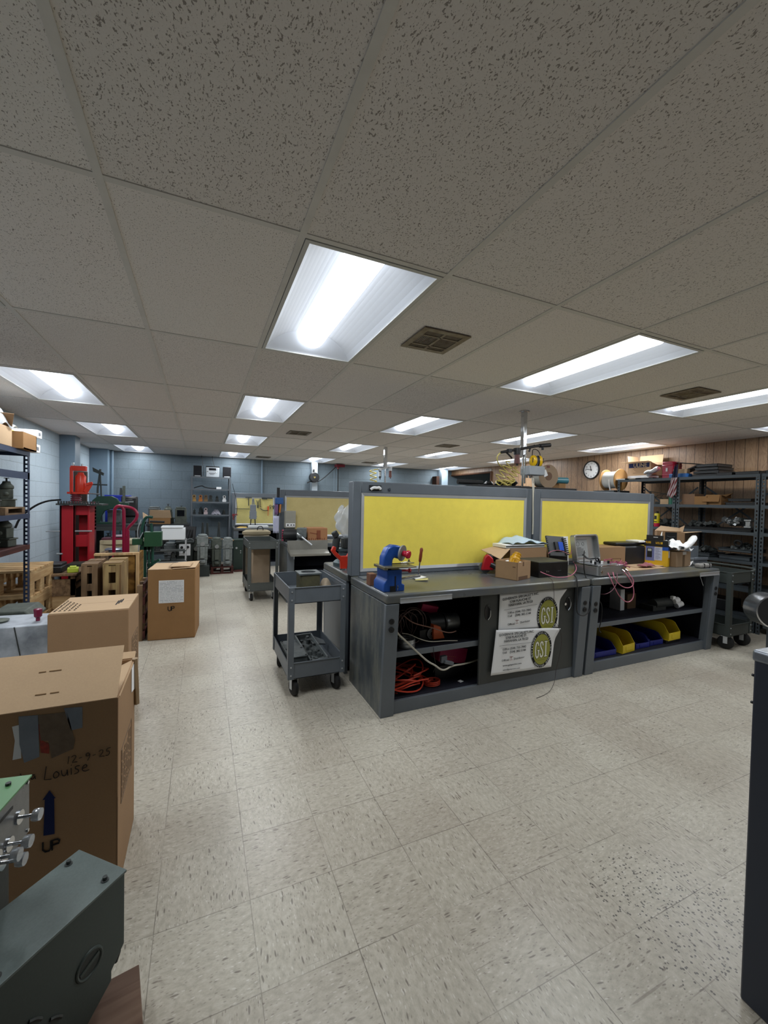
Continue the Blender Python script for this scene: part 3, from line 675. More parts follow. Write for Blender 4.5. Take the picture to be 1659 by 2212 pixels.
b.grid(lambda a, c: (.0+.1*a, .12*c, .03*math.sin(a*7)*math.sin(c*5+1)**2+.10*math.sin(math.pi*a)*math.sin(math.pi*c)), 12, 12)
tag(b.put('rag', mat('beige_rag', (176, 160, 138), .9), None, (.905, 3.22, .706), .1, solid=.004), 'crumpled beige rag in the top tray of the near cart', 'rag')
def cover(name, label, loc, d, rz, m):
    t = T(name, label, 'machine part', loc, rz)
    x, y, z = d
    b = MB().bb(-x/2, x/2, -y/2, y/2, 0, .01)
    b.bb(-x/2, x/2, -y/2, -y/2+.012, 0, z).bb(-x/2, x/2, y/2-.012, y/2, 0, z).bb(-x/2, -x/2+.012, -y/2, y/2, 0, z).bb(x/2-.012, x/2, -y/2, y/2, 0, z)
    b.put('casting', m, t, bev=.003)
    b = MB()
    for k in range(26): b.cyl((random.uniform(-x*.36, x*.36), random.uniform(-y*.4, y*.4), .01), (0, 0, 0), .001) if 0 else b.lathe([(random.uniform(.008, .024), 0), (.012, random.uniform(.01, z*.75))], (random.uniform(-x*.34, x*.34), random.uniform(-y*.42, y*.42), .01), 10)
    b.put('cast_bosses', grcast, t)
    b = MB()
    for sx in (-1, 1):
        for sy in (-1, 0, 1): b.cyl((sx*(x/2-.008), sy*(y/2-.012), z), (sx*(x/2-.008), sy*(y/2-.012), z+.001), .005, n=8)
    b.put('bolt_hole', blackp, t)
    return t
    return t
cover('gear_cover', 'open rectangular gear cover casting in the bottom tray of the near cart', (.815, 3.24, .225), (.15, .40, .05), .12, mat('pale_grey_casting', (140, 146, 146), .5, .3, .18, 14, (104, 110, 112), .8, bump=.2)).rotation_euler = (rad(12), 0, .12)
t = T('metal_housing', 'closed grey metal housing at the left of the near cart bottom tray', 'machine part', (.675, 3.20, .147))
MB().bb(-.07, .065, -.17, .2, 0, .12).bb(-.075, .07, -.175, .205, .12, .132).put('body', grcast, t, bev=.004)
b = MB()
for x in (-.06, .055):
    for y in (-.16, 0, .19): b.cyl((x, y, .132), (x, y, .136), .007, n=8)
b.put('screw', dkcast, t)
tag(MB().prism([(-.07, -.05), (.06, -.04), (.08, .03), (0, .11), (-.07, .08)], .012).put('bracket_plate', silver, None, (.90, 3.36, .25), (.2, .25, .3), bev=.002), 'pale cast bracket plate leaning in the near cart bottom tray', 'machine part')
tag(MB().bb(-.05, .05, -.1, .1, 0, .012).put('wood_scrap', oldwood, None, (.925, 3.12, .147), .05), 'flat brown wood scrap in the near cart bottom tray', 'wood scrap')
tag(MB().bb(-.055, .055, -.16, .16, 0, .05).put('spacer_block', dkcast, None, (.81, 3.22, .147), .12, bev=.003), 'dark block under the gear cover in the near cart', 'machine part')
# on cart two
tag(MB().bb(-.12, .12, -.10, .12, 0, .56).put('cardboard_box', mat('dusty_cardboard', (160, 140, 116), .85, 0, .1), None, (.82, 6.40, .147), 0, bev=.003), 'tall tan cardboard box on the bottom tray of the farther cart', 'box')
t = T('parts_tray', 'shallow dark metal tray on top of the farther cart', 'tray', (.81, 6.4, .741))
MB().bb(-.13, .13, -.18, .18, 0, .005).bb(-.13, .13, -.18, -.176, 0, .035).bb(-.13, .13, .176, .18, 0, .035).bb(-.13, -.126, -.18, .18, 0, .035).bb(.126, .13, -.18, .18, 0, .035).put('pan', steel, t)
tag(MB().lathe([(.05, 0), (.055, .03), (.03, .06), (.03, .09)], (0, 0, 0), 14).box((.06, 0, .03), (.09, .07, .05)).put('small_casting', grgreen, None, (.76, 6.14, .147), .2), 'small grey-green casting in front of the box on the farther cart', 'machine part')
t = T('canvas_bag', 'folded canvas bag with black handles behind the farther cart', 'bag', (.84, 7.1, 0))
MB().bb(-.2, .2, -.09, .09, 0, .85).put('box', mat('grey_tan_board', (120, 112, 96), .8), t, bev=.01)
b = MB(); b.lathe([(.1, 0), (.12, .02), (.12, .06), (.09, .09)], (0, 0, .85), 16, Matrix.Diagonal((1.9, .8, 1, 1))); b.put('canvas', mat('tan_canvas', (150, 138, 112), .9), t)
for dx in (-.0, ): MB().tube([(.0, -.05, .9), (.01, -.06, 1.0), (.09, -.06, 1.0), (.1, -.05, .9)], .008, smooth=1).put('handle', blackp, t)
# ================= LEFT SIDE =================
def cbox(b, x0, x1, y0, y1, z0, z1): b.bb(x0, x1, y0, y1, z0, z1)
def strokes(mb, chars, o, ux, uz, h, w, gap=.25):
    # hand lettering: polylines in a unit cell
    F = {'1': [[(.1, 0), (.2, 1)]], '2': [[(0, .8), (.2, 1), (.5, .9), (.45, .6), (0, 0), (.35, .08), (.65, 0)]], '-': [[(.05, .45), (.4, .5)]],
         '9': [[(.5, .7), (.3, 1), (.05, .8), (.1, .5), (.45, .55), (.55, .8), (.45, .3), (.25, -.1)]],
         '5': [[(.6, 1.05), (.15, 1), (.1, .6), (.4, .65), (.5, .3), (.3, 0), (0, .08)]],
         'A': [[(0, 0), (.3, 1.1), (.6, 0)], [(.12, .4), (.5, .42)]], 'n': [[(0, .6), (.05, 0), (.1, .45), (.3, .6), (.42, .4), (.42, 0)]],
         'a': [[(.45, .55), (.2, .62), (0, .35), (.1, .02), (.35, .1), (.45, .5), (.5, 0)]],
         'L': [[(.15, 1.35), (0, .1), (.55, .0)]], 'o': [[(.25, .65), (0, .4), (.1, 0), (.4, .05), (.5, .4), (.25, .65)]],
         'u': [[(0, .65), (.05, .1), (.3, 0), (.45, .3), (.45, .68), (.5, 0)]], 'i': [[(.1, .65), (.12, 0)], [(.1, .92), (.13, .97)]],
         's': [[(.5, .7), (.2, .75), (.1, .5), (.4, .35), (.4, .05), (.05, -.02)]], 'e': [[(.05, .35), (.45, .42), (.35, .72), (.08, .6), (.02, .2), (.25, 0), (.6, .1)]],
         'U': [[(0, 1), (0, .25), (.2, 0), (.5, 0), (.65, .25), (.65, 1)]], 'P': [[(0, 0), (0, 1), (.45, 1), (.6, .85), (.55, .55), (0, .5)]], ' ': []}
    x = 0; n = ux.cross(uz)
    for ch in chars:
        for pl in F.get(ch, []):
            pts = [o+ux*((x+p[0])*h)+uz*(p[1]*h)+n*.0012 for p in pl]
            mb.tube(pts, w/2, n=5, smooth=1 if ch not in 'UPAL' else 0)
        x += {'i': .25, '1': .35, ' ': .35}.get(ch, .62)+gap*.5
    return x*h
# -- big open box in the foreground
t = T('cardboard_box', 'largest open cardboard box in front, dated by hand, blue up arrow on it', 'box', (0, 0, 0))
X1, X0b, YA, YC, ZT = -.265, -.90, 1.70, 2.095, .725
b = MB().bb(X0b, X1, YA, YA+.006, 0, ZT).bb(X1-.006, X1, YA, YC, 0, ZT).bb(X0b, X1, YC-.006, YC, 0, ZT).bb(X0b, X0b+.006, YA, YC, 0, ZT).bb(X0b, X1, YA, YC, 0, .006)
t.location = (X0b, YA, 0); inv = Matrix.Translation(-t.location)
b.b.transform(inv); b.put('carton', card, t, bev=.002)
fl0 = P(262, 1508, y=YA); flz = ZT
b = MB(); b.slab([(X0b, YA, ZT), (X1-.004, YA, ZT), (X1-.006, YA+.16, ZT+.135), (X0b, YA+.16, ZT+.135)], .005)
for (u, v) in ((95, 1448), (118, 1445), (90, 1505), (118, 1500)): pass
b.b.transform(inv); fp = b.put('front_flap', card_l, t)
for (u, v, L) in ((92, 1450, .02), (120, 1446, .035), (88, 1506, .03), (118, 1503, .025)):
    k = .62 if v < 1480 else .22; y = YA+.16*k; z = ZT+.135*k+.006
    b = MB(); p = P(u, v, y=y); b.box((p.x, y, z), (L, .003, .004), (rad(40), 0, 0)); b.b.transform(inv); b.put('torn_slot', card_in, fp)
b = MB(); b.slab([(X1, YC, ZT), (X1, YA+.16, ZT), (X1+.004, YA+.2, ZT+.0), (X1+.004, YC, ZT+.0)], .004) if 0 else b.slab([(X1, YC-.002, ZT), (X1, YA+.02, ZT), (X1-.10, YA+.05, ZT-.04), (X1-.10, YC-.02, ZT-.04)], .005)
b.b.transform(inv); b.put('side_flap', card_l, t)
b = MB(); b.slab([(X0b, YC, ZT), (X1, YC, ZT), (X1, YC+.03, ZT+.02), (X0b, YC+.03, ZT+.02)], .005); b.b.transform(inv); b.put('rear_flap', card_l, t)
def patch(name, uv, m, y, th=.0012, par=t):
    pts = [P(u, v, y=y) for u, v in uv]; b = MB(); b.slab(pts, th); b.b.transform(Matrix.Translation(-par.location)); return b.put(name, m, par)
ya = YA-.0015
greyt = mat('grey_duct_tape', (122, 130, 140), .35, .1, .25, 14)
patch('duct_tape', [(40, 1548), (82, 1545), (85, 1635), (52, 1648), (42, 1608)], greyt, ya)
patch('duct_tape', [(138, 1530), (178, 1527), (178, 1572), (153, 1578)], greyt, ya)
patch('label_pouch', [(26, 1570), (42, 1566), (46, 1638), (27, 1642), (32, 1600)], whitep, ya+.0004)
patch('packing_tape', [(82, 1545), (145, 1538), (162, 1600), (158, 1618), (112, 1638), (104, 1600), (88, 1600)], mat('glossy_brown_tape', (112, 98, 84), .12, 0, .3, 30, bump=.6, bscale=40), ya)
patch('torn_label', [(83, 1565), (90, 1572), (94, 1602), (106, 1606), (106, 1628), (88, 1626)], mat('torn_red_label', (150, 50, 34), .6, 0, .3, 60, (90, 30, 24)), ya+.0003)
b = MB(); ux = Vector((1, 0, .0)); uz = Vector((0, 0, 1))
o = P(145, 1650, y=ya); sc = lambda px: (P(145+px, 1650, y=ya)-o).length
strokes(b, '12-9-25', o, Vector((1, 0, .02)).normalized(), uz, sc(19), .0022, .30)
strokes(b, 'Ana', P(38, 1690, y=ya), ux, uz, sc(19), .0026, .1); strokes(b, 'Louise', P(96, 1686, y=ya), Vector((1, 0, .03)).normalized(), uz, sc(26), .0026, .1)
b.b.transform(inv); b.put('handwriting', ink, t)
patch('arrow', [(94, 1805), (97, 1727), (92, 1728), (107, 1707), (120, 1724), (117, 1724), (118, 1801)], blueink, ya)
b = MB(); strokes(b, 'UP', P(93, 1841, y=ya), ux, uz, sc(25), .0055, .25); b.b.transform(inv); b.put('up_lettering', ink, t)
def sideprint(par, x, y0, y1, z0, z1, inv):
    b = MB(); n = 9
    for a, c in (((y0, z0), (y1, z0)), ((y1, z0), (y1, z1)), ((y1, z1), (y0, z1)), ((y0, z1), (y0, z0))): b.bar((x+.0008, a[0], a[1]), (x+.0008, c[0], c[1]), .002)
    random.seed(5)
    for k in range(n):
        yy = y0+(y1-y0)*(k+1)/(n+1); z = z0+.01
        while z < z1-.03:
            L = random.uniform(.012, .05); b.bar((x+.0006, yy, z), (x+.0006, yy, min(z+L, z1-.01)), .001, .006); z += L+.008
    b.b.transform(inv); b.put('side_print', mat('faded_print', (110, 92, 74), .8), par)
sideprint(t, X1, YA+.06, YA+.30, .30, .50, inv)
patch2 = MB().slab([(X1+.001, YC-.01, ZT-.01), (X1+.001, YC-.10, ZT-.01), (X1+.001, YC-.10, ZT-.11), (X1+.001, YC-.01, ZT-.13)], .001); patch2.b.transform(inv); patch2.put('shipping_label', white, t)
b = MB().tube([(X1+.004, YC-.03, ZT+.01), (X1+.008, YC-.02, ZT-.1), (X1+.01, YC-.01, ZT-.2)], .012); b.b.transform(inv); b.put('peeling_tape', tape, t)
# -- second closed box
t = T('cardboard_box', 'closed brown cardboard box behind the dated one, black marker writing on its lid', 'box', (-.82, 2.975, 0)); inv = Matrix.Translation(-t.location)
b = MB().bb(-.82, -.41, 2.975, 3.42, 0, .74); b.b.transform(inv); b.put('carton', card, t, bev=.004)
b = MB().bb(-.815, -.412, 2.978, 3.195, .74, .745).bb(-.815, -.412, 3.199, 3.417, .74, .745); b.b.transform(inv); b.put('lid_flap', card_l, t)
b = MB(); random.seed(7)
for k in range(5):
    x = -.80+k*.024; y = 3.02
    while y < 3.30-.03*k: L = random.uniform(.012, .03); b.tube([(x+random.uniform(-.004, .004), y, .7465), (x+.006, y+L*.5, .7465), (x-.004, y+L, .7465)], .0014, n=4); y += L+.012
for k in range(3): b.bar((-.50+k*.010, 3.10+.03*k, .7455), (-.50+k*.010, 3.22+.02*k, .7455), .008, .0012)
b.b.transform(inv); b.put('lid_writing', ink, t); sideprint(t, -.41, 3.10, 3.36, .30, .52, inv)
# -- box with UP
t = T('cardboard_box', 'tall cardboard box with white packing slip and the word UP, beside the pallets', 'box', (-.487, 4.686, 0), -.09)
bw, bd, bh = .437, .42, .715
MB().bb(0, bw, 0, bd, 0, bh).put('carton', card_d, t, bev=.008)
MB().slab([(0, 0, bh), (bw*.48, 0, bh), (bw*.48, bd, bh+.004), (0, bd, bh+.004)], .004).slab([(bw*.5, 0, bh+.002), (bw, 0, bh+.012), (bw, bd, bh+.02), (bw*.5, bd, bh+.01)], .004).put('lid_flap', card_l, t)
b = MB().grid(lambda a, c: (bw*.42+.2*a, .03+.26*c, bh+.022+.025*math.sin(3.1*a)*math.sin(3.1*c)), 8, 8); b.put('paper_wad', card_l, t, solid=.004)
MB().bb(.10, .33, -.0025, -.001, .375, .605).put('packing_slip', white, t)
b = MB(); random.seed(2)
for k in range(15):
    z = .592-k*.0145; x = .108
    while x < .318:
        L = min(random.uniform(.01, .06), .322-x); b.bb(x, x+L, -.0034, -.0026, z-random.choice((.0022, .0035)), z); x += L+.006
b.put('slip_print', mat('grey_print', (120, 126, 132), .8), t)
b = MB(); strokes(b, 'UP', Vector((.185, -.0005, .295)), Vector((1, 0, 0)), Vector((0, 0, 1)), .042, .008, .3); b.put('up_lettering', ink, t)
# -- pallets
def pallet(name, label, loc, rz, w, d, m, h=.13, tilt=None, group=None, nb=7, planks=7):
    t = T(name, label, 'pallet', loc, rz, group)
    if tilt: t.rotation_euler = tilt
    for y in (0, d/2-.02, d-.04):
        MB().bb(0, w, y, y+.04, .018, h-.018).put('stringer', m, t, bev=.002)
    for k in range(planks):
        y = 0; x = k*(w-.085)/(planks-1); MB().bb(x, x+.085, 0, d, h-.018, h).put('deck_board', m, t, bev=.002)
    for k in range(3):
        x = k*(w-.09)/2; MB().bb(x, x+.09, 0, d, 0, .018).put('bottom_board', m, t, bev=.002)
    return t
# stack of pale pallets : front right top corner near px (66,1232), back right (102,1217)
pr = P(66, 1232, z=.735); pb = P(102, 1217, z=.735)
def crate(label, z0):
    t = T('wooden_pallet', label, 'pallet', (pr.x, pr.y, z0), math.pi/2-.01, 'pale stacked pallets')
    W = .62; D = .5
    for y in (0, .23, .46): MB().bb(0, W, y, y+.038, .12, .222).bb(.0, .10, y, y+.038, .02, .12).bb(W-.10, W, y, y+.038, .02, .12).bb(W/2-.05, W/2+.05, y, y+.038, .02, .12).put('stringer', pine, t, bev=.002)
    for k in range(5): x = k*(W-.1)/4; MB().bb(x, x+.1, -.004, D, .222, .244).put('deck_board', pine, t, bev=.002)
    for k in range(3): x = k*(W-.1)/2; MB().bb(x, x+.1, 0, D, 0, .02).put('bottom_board', pine, t, bev=.002)
    return t
crate('topmost pale wooden pallet of the stack at the left', .49); crate('middle pale wooden pallet of the left stack', .245); crate('bottom pale wooden pallet of the left stack', .0)
# standing grey pallets
def standing(label, u0, u1, vt, y, d, m, zt=None):
    a, c = P(u0, vt, y=y), P(u1, vt, y=y); w_ = c.x-a.x; z = (zt or (a.z+c.z)/2)
    t = T('wooden_pallet', label, 'pallet', (a.x, y, 0), 0, 'weathered pallets standing on edge')
    for x in (0, w_-.05): MB().bb(x, x+.05, 0, d, 0, z-.02).put('stringer', m, t, bev=.002)
    MB().bb(0, w_, 0, .09, z-.02, z).put('deck_board', m, t); MB().bb(0, w_, .1, .2, z-.02, z).put('deck_board', m, t); MB().bb(0, w_, d-.16, d, z-.02, z).put('deck_board', m, t)
    for zz in (.04, z*.38, z*.62, z-.10): MB().bb(.05, w_-.05, .005, .025, zz, zz+.07).put('cross_board', m, t)
    MB().bb(.05, w_-.05, d-.03, d-.01, .1, z-.16).put('cross_board', m, t)
    return t
standing('left weathered pallet standing on edge behind the closed brown box', 175, 211, 1218, 5.1, .42, oldwood)
standing('right weathered pallet standing on edge, touching the stained plywood crate', 222, 262, 1216, 5.05, .46, wood('weathered_pallet_two', (170, 146, 100), (120, 92, 62)))
a, c = P(205, 1207, y=5.65), P(298, 1200, y=5.62)
t = T('wooden_crate', 'stained plywood panel crate with pale rim behind the standing pallets', 'crate', (a.x, 5.62, 0))
MB().bb(.19, c.x-a.x, 0, .03, .30, .76).bb(c.x-a.x-.03, c.x-a.x, 0, .5, .3, .76).put('panel', ply, t)
MB().bb(0, c.x-a.x+.01, -.02, .05, .76, .785).bb(c.x-a.x-.02, c.x-a.x+.01, -.02, .03, .3, .76).put('rim', pine, t)
MB().bb(0, .05, 0, .5, .13, .76).bb(.0, c.x-a.x, .3, .35, .13, .3).put('frame', oldwood, t)
pallet('wooden_pallet', 'low pale pallet lying under the plywood crate', (-1.12, 5.63, 0), 0, .50, .48, pine, .125, group='low pallets', planks=4)
pallet('wooden_pallet', 'low weathered pallet lying behind the UP box', (-.60, 5.25, 0), .0, .34, .34, oldwood, .125, group='low pallets', planks=3)
p = P(291, 1380, z=0)
t = T('wooden_pallet', 'dark weathered pallet standing on edge at the left of the UP box', 'pallet', (-.60, 4.70, 0), 0)
for y in (0, .2, .42): MB().bb(.02, .07, y, y+.06, 0, .56).put('stringer', oldwood, t)
for z in (.02, .18, .36, .50): MB().bb(.07, .09, 0, .5, z, z+.08).put('deck_board', darkwood, t)
# crate table with tool cases
p0 = P(158, 1238, z=.60)
t = T('wooden_crate', 'dark old wooden crate used as a stand between the pallet stacks', 'crate', (p0.x-.42, 5.42, 0))
MB().bb(-.02, .46, -.02, .5, .575, .60).put('top', oldwood, t, bev=.004)
MB().bb(0, .44, 0, .02, .36, .54).bb(0, .02, 0, .48, .36, .54).bb(.42, .44, 0, .48, .42, .46).bb(.42, .44, 0, .48, .50, .54).put('side_boards', oldwood, t)
for x in (0, .40):
    for y in (0, .44): MB().bb(x, x+.04, y, y+.04, 0, .575).put('leg', oldwood, t)
MB().bb(0, .44, .01, .03, .22, .36).put('front_board', pine, t)
MB().bb(.02, .42, .03, .45, .10, .13).put('bottom_board', oldwood, t)
t = T('tool_case', 'black tool case with grey label on the dark wooden crate', 'case', (p0.x-.25, 5.6, .60))
MB().bb(-.16, .14, -.12, .12, 0, .07).put('shell', blackp, t, bev=.01); MB().bb(-.15, .13, -.11, .11, .07, .10).put('lid', blackp, t, bev=.008); MB().bb(-.14, 0, -.122, -.12, .02, .045).put('case_label', alu, t)
tag(MB().bb(-.05, .05, -.06, .06, 0, .05).bb(-.03, .03, -.05, .05, .05, .065).put('battery_pack', mat('lime_plastic', (176, 190, 60), .5), None, (p0.x-.02, 5.52, .60), .2, bev=.006), 'small lime and black battery pack beside the black tool case', 'battery')
# -- marble-grey tank machine at far left
tk = mat('stained_white_enamel', (196, 202, 210), .45, .2, .15, 5, (120, 128, 138), .5, bump=.1)
t = T('enamel_machine', 'stained whitish enamel machine with dark red plug, left of the closed brown box', 'machine', (-1.41, 3.25, 0))
MB().prism([(0, 0), (.575, 0), (.575, .1), (.45, .30), (.0, .34)], .20, Matrix.Translation((0, 0, .42))).put('tank', tk, t, bev=.01)
MB().bb(0, .58, -.012, .0, .412, .425).bb(.0, .57, 0, .34, .40, .42).put('rim', alu, t)
b = MB().bb(.02, .56, .02, .3, 0, .40)
for k in range(4): b.bb(.03+k*.14, .15+k*.14, .0, .02, .12, .38)
b.put('base', dkcast, t, bev=.004)
b = MB()
for k in range(4): b.cyl((.09+k*.14, -.002, .26), (.09+k*.14, .003, .26), .018, n=12)
b.put('bolt', rubber, t)
b = MB()
for x0, x1 in ((.20, .17), (.35, .38)): b.bar((x0, -.003, .615), (x1, -.003, .425), .005)
b.put('seam', dkcast, t)
pp = P(82, 1318, y=3.35)
MB().lathe([(.012, 0), (.012, .02), (.022, .03), (.024, .075), (.016, .08)], (pp.x+1.41, .10, .62), 8).put('plug', mat('dark_red_plastic', (120, 26, 60), .35), t)
MB().lathe([(.05, 0), (.06, .012), (.03, .02)], (.22, .14, .62), 16).put('dial', grgreen, t)
t = T('casting_lump', 'dark grey-green cast cover lying on the pallets above the enamel machine', 'machine part', (-1.38, 3.95, 0.0))
MB().prism([(0, 0), (.22, 0), (.25, .03), (.20, .09), (0, .09)], .3, Matrix.Translation((0, 0, .50)) @ Matrix.Rotation(rad(90), 4, 'X') @ Matrix.Translation((0, 0, -.15))).put('body', grgreen, t, bev=.01)
MB().bb(0, .2, -.12, .12, 0, .50).put('stand', oldwood, t)
# -- green control box
gz = .72; gp, gq = P(64, 1675, z=gz), P(0, 1746, z=gz); dv = (gp-gq); ang = math.atan2(dv.y, dv.x)
t = T('valve_box', 'green-topped steel box with four clear knobs, beside the dated cardboard box', 'machine', (gp.x, gp.y, 0), ang)
sp_ = mat('speckled_steel_face', (120, 122, 124), .3, .7, .25, 60)
L = .18; bt = P(63, 1795, y=gp.y).z
bf = MB().bb(-L, 0, -.0, .25, bt, gz-.004); bf.put('face_block', sp_, t, bev=.002)
MB().bb(-L-.002, .003, -.004, .255, gz-.004, gz).put('green_top', mat('green_enamel', (76, 128, 78), .4, 0, .1), t)
MB().bb(-.075, -.006, .04, .24, 0, bt).put('pedestal', dkcast, t, bev=.004)
MB().bb(-.16, -.07, -.0012, 0, gz-.035, gz-.028).put('slot', blackp, t)
def knob(x, z, t):
    RY = Matrix.Rotation(rad(90), 4, 'X')
    MB().cyl((x, 0, z), (x, -.03, z), .004, n=10).lathe([(.016, 0), (.016, .004)], (x, 0, z), 16, RY).put('knob_stem', chrome, t)
    b = MB(); b.lathe([(.007, 0), (.013, .002), (.015, .011), (.014, .018), (.005, .018)], (x, -.028, z), 10, RY); b.put('knob', mat('clear_knob', (190, 196, 202), .06, .5, .02, alpha=.7), t)
knob(-.045, gz-.075, t); knob(-.13, gz-.105, t); knob(-.085, bt+.035, t); knob(-.11, bt+.012, t)
b = MB()
for x, z in ((-.01, gz-.012), (-.01, bt+.01), (-.17, gz-.012), (-.17, bt+.01)): b.cyl((x, 0, z), (x, -.003, z), .004, n=8)
b.put('screw', chrome, t)
MB().cyl((-.03, .03, gz), (-.03, .03, gz+.006), .006, n=8).put('top_screw', dkcast, t)
# -- dark housing in the foreground
hs = mat('dark_green_grey_housing', (66, 76, 74), .5, .1, .15, 6, fine=.2); hs_top = mat('housing_lid', (104, 116, 114), .45, .2, .15, 5, (84, 92, 90), .7, fine=.25)
hc = P(270, 1880, z=.45)
t = T('gear_housing', 'dark grey-green metal housing with bolted lid, nearest to the camera', 'machine', (hc.x, hc.y, .1), rad(225+2))
# local x: along the long direction toward the camera, local y: to the left-far side
MB().prism([(0, .15), (.0, .35), (-.0, .345), (0, .15)], .01) if 0 else None
b = MB(); prof = [(0, .345), (0, .153), (.035, .115), (.035, .09), (.16, .0), (.62, .0), (.62, .345)]
b.prism(prof, .172, Matrix.Rotation(rad(90), 4, 'X') @ Matrix.Scale(1, 4)); 
b.b.transform(Matrix.Translation((0, -0.0, 0)))
hb = b.put('body', hs, t, bev=.003)
MB().bb(-.002, .622, -.176, .004, .3455, .352).put('lid', hs_top, t, bev=.001)
for x in (.04, .27, .5):
    for y in (-.155, -.02): MB().cyl((x, y, .3521), (x, y, .362), .0055, n=12).lathe([(.0055, .352), (.009, .352), (.009, .3535), (.0055, .354)], (x, y, 0), 14).put('lid_bolt', dkcast, t)
def PP(u, v, p0, n):
    d = _f + _R*((u-829.5)/FPX) + _U*((1106-v)/FPX); o = Vector((0, 0, EYE)); s = (Vector(p0)-o).dot(n)/d.dot(n); return o+d*s
a2 = rad(227); ny = Vector((-math.sin(a2), math.cos(a2), 0)); dx_ = Vector((math.cos(a2), math.sin(a2), 0))
o = PP(193, 2082, hc, ny); lx = (o-hc).dot(dx_); lz = o.z-.1
RYp = Matrix.Translation((lx, 0, lz)) @ Matrix.Rotation(rad(-90), 4, 'X')
b = MB(); b.ring((0, 0, 0), .030, .004, M=Matrix()); b.b.transform(RYp); pl = b.put('plug_ring', hs, t)
b = MB().cyl((0, 0, -.004), (0, 0, .001), .027, n=28); b.b.transform(RYp); b.put('plug_face', dkcast, t)
b = MB().bb(-.024, .024, -.004, .004, 0, .0035); b.b.transform(RYp @ Matrix.Rotation(rad(20), 4, 'Z')); b.put('plug_bar', hs, t)
b = MB()
for u, v in ((75, 2205), (120, 2200)):
    q = PP(u, v, hc, ny); x = (q-hc).dot(dx_); b.tube([(x-.012, .001, q.z-.1-.01), (x, .003, q.z-.1+.006), (x+.012, .001, q.z-.1+.012)], .004, smooth=1)
b.put('cast_mark', dkcast, t)
MB().cyl((-.012, -.03, .22), (.0, -.03, .22), .012, n=12).cyl((.01, -.03, .10), (-.0, -.03, .12), .012, n=12).put('end_plug', rubber, t)
t = T('wooden_skid', 'brown wooden skid on the floor under the dark housing', 'skid', (-.152, 1.325, 0), rad(10))
MB().bb(-.75, 0, -.17, 0, .078, .0995).put('deck_board', skidw, t, bev=.002); MB().bb(-.75, 0, -.36, -.19, .078, .0995).put('deck_board', skidw, t, bev=.002)
MB().bb(-.75, 0, -.56, -.38, .078, .0995).put('deck_board', skidw, t, bev=.002); MB().bb(-.08, 0, -.56, 0, 0, .078).bb(-.75, -.67, -.56, 0, 0, .078).put('runner', skidw, t, bev=.002)
# -- left shelf unit with slotted posts
def slotted_post(x, y, z, m, t, s=1, w=.045, sy=1, holes=True):
    b = MB(); fx = x+w*s
    b.bb(x, x+.003*s, y, y+w*sy, 0, z)
    if holes:
        n = int(z/.038); b.bb(x, x+.014*s, y, y+.003*sy, 0, z); b.bb(x+.031*s, fx, y, y+.003*sy, 0, z)
        for k in range(n+1): zz = k*.038; b.bb(x+.014*s, x+.031*s, y, y+.003*sy, zz, min(z, zz+.016))
    else: b.bb(x, fx, y, y+.003*sy, 0, z)
    return b.put('slotted_post', m, t)
navy = mat('navy_shelf_steel', (50, 62, 88), .4, .2)
t = T('shelf_unit', 'blue-grey slotted steel shelf unit holding castings by the left wall', 'shelf', (XL+.02, 3.0, 0))
ex = .58; ey = 1.72   # front face x, far end y (local)
slotted_post(ex, ey, 1.86, navy, t, s=-1, sy=-1)
slotted_post(0, ey, 1.86, navy, t, s=1, sy=-1); slotted_post(ex, 0, 1.86, navy, t, s=-1, sy=1); slotted_post(0, 0, 1.86, navy, t, s=1, sy=1)
for z in (1.83, 1.27, .99):
    MB().bb(0, ex-.005, .01, ey-.01, z-.012, z).bb(ex-.004, ex+.002, 0, ey, z-.04, z+.002).bb(0, ex, ey-.006, ey-.001, z-.04, z).put('shelf_board', darkwood if z == .99 else navy, t)
MB().bb(0, ex, ey-.005, ey-.001, 1.60, 1.65).bb(ex-.003, ex+.0, 0, ey, 1.58, 1.64).put('cross_beam', navy, t)
MB().bb(0, ex, 0, ey, .10, .12).put('shelf_board', navy, t)
LX = XL+.02
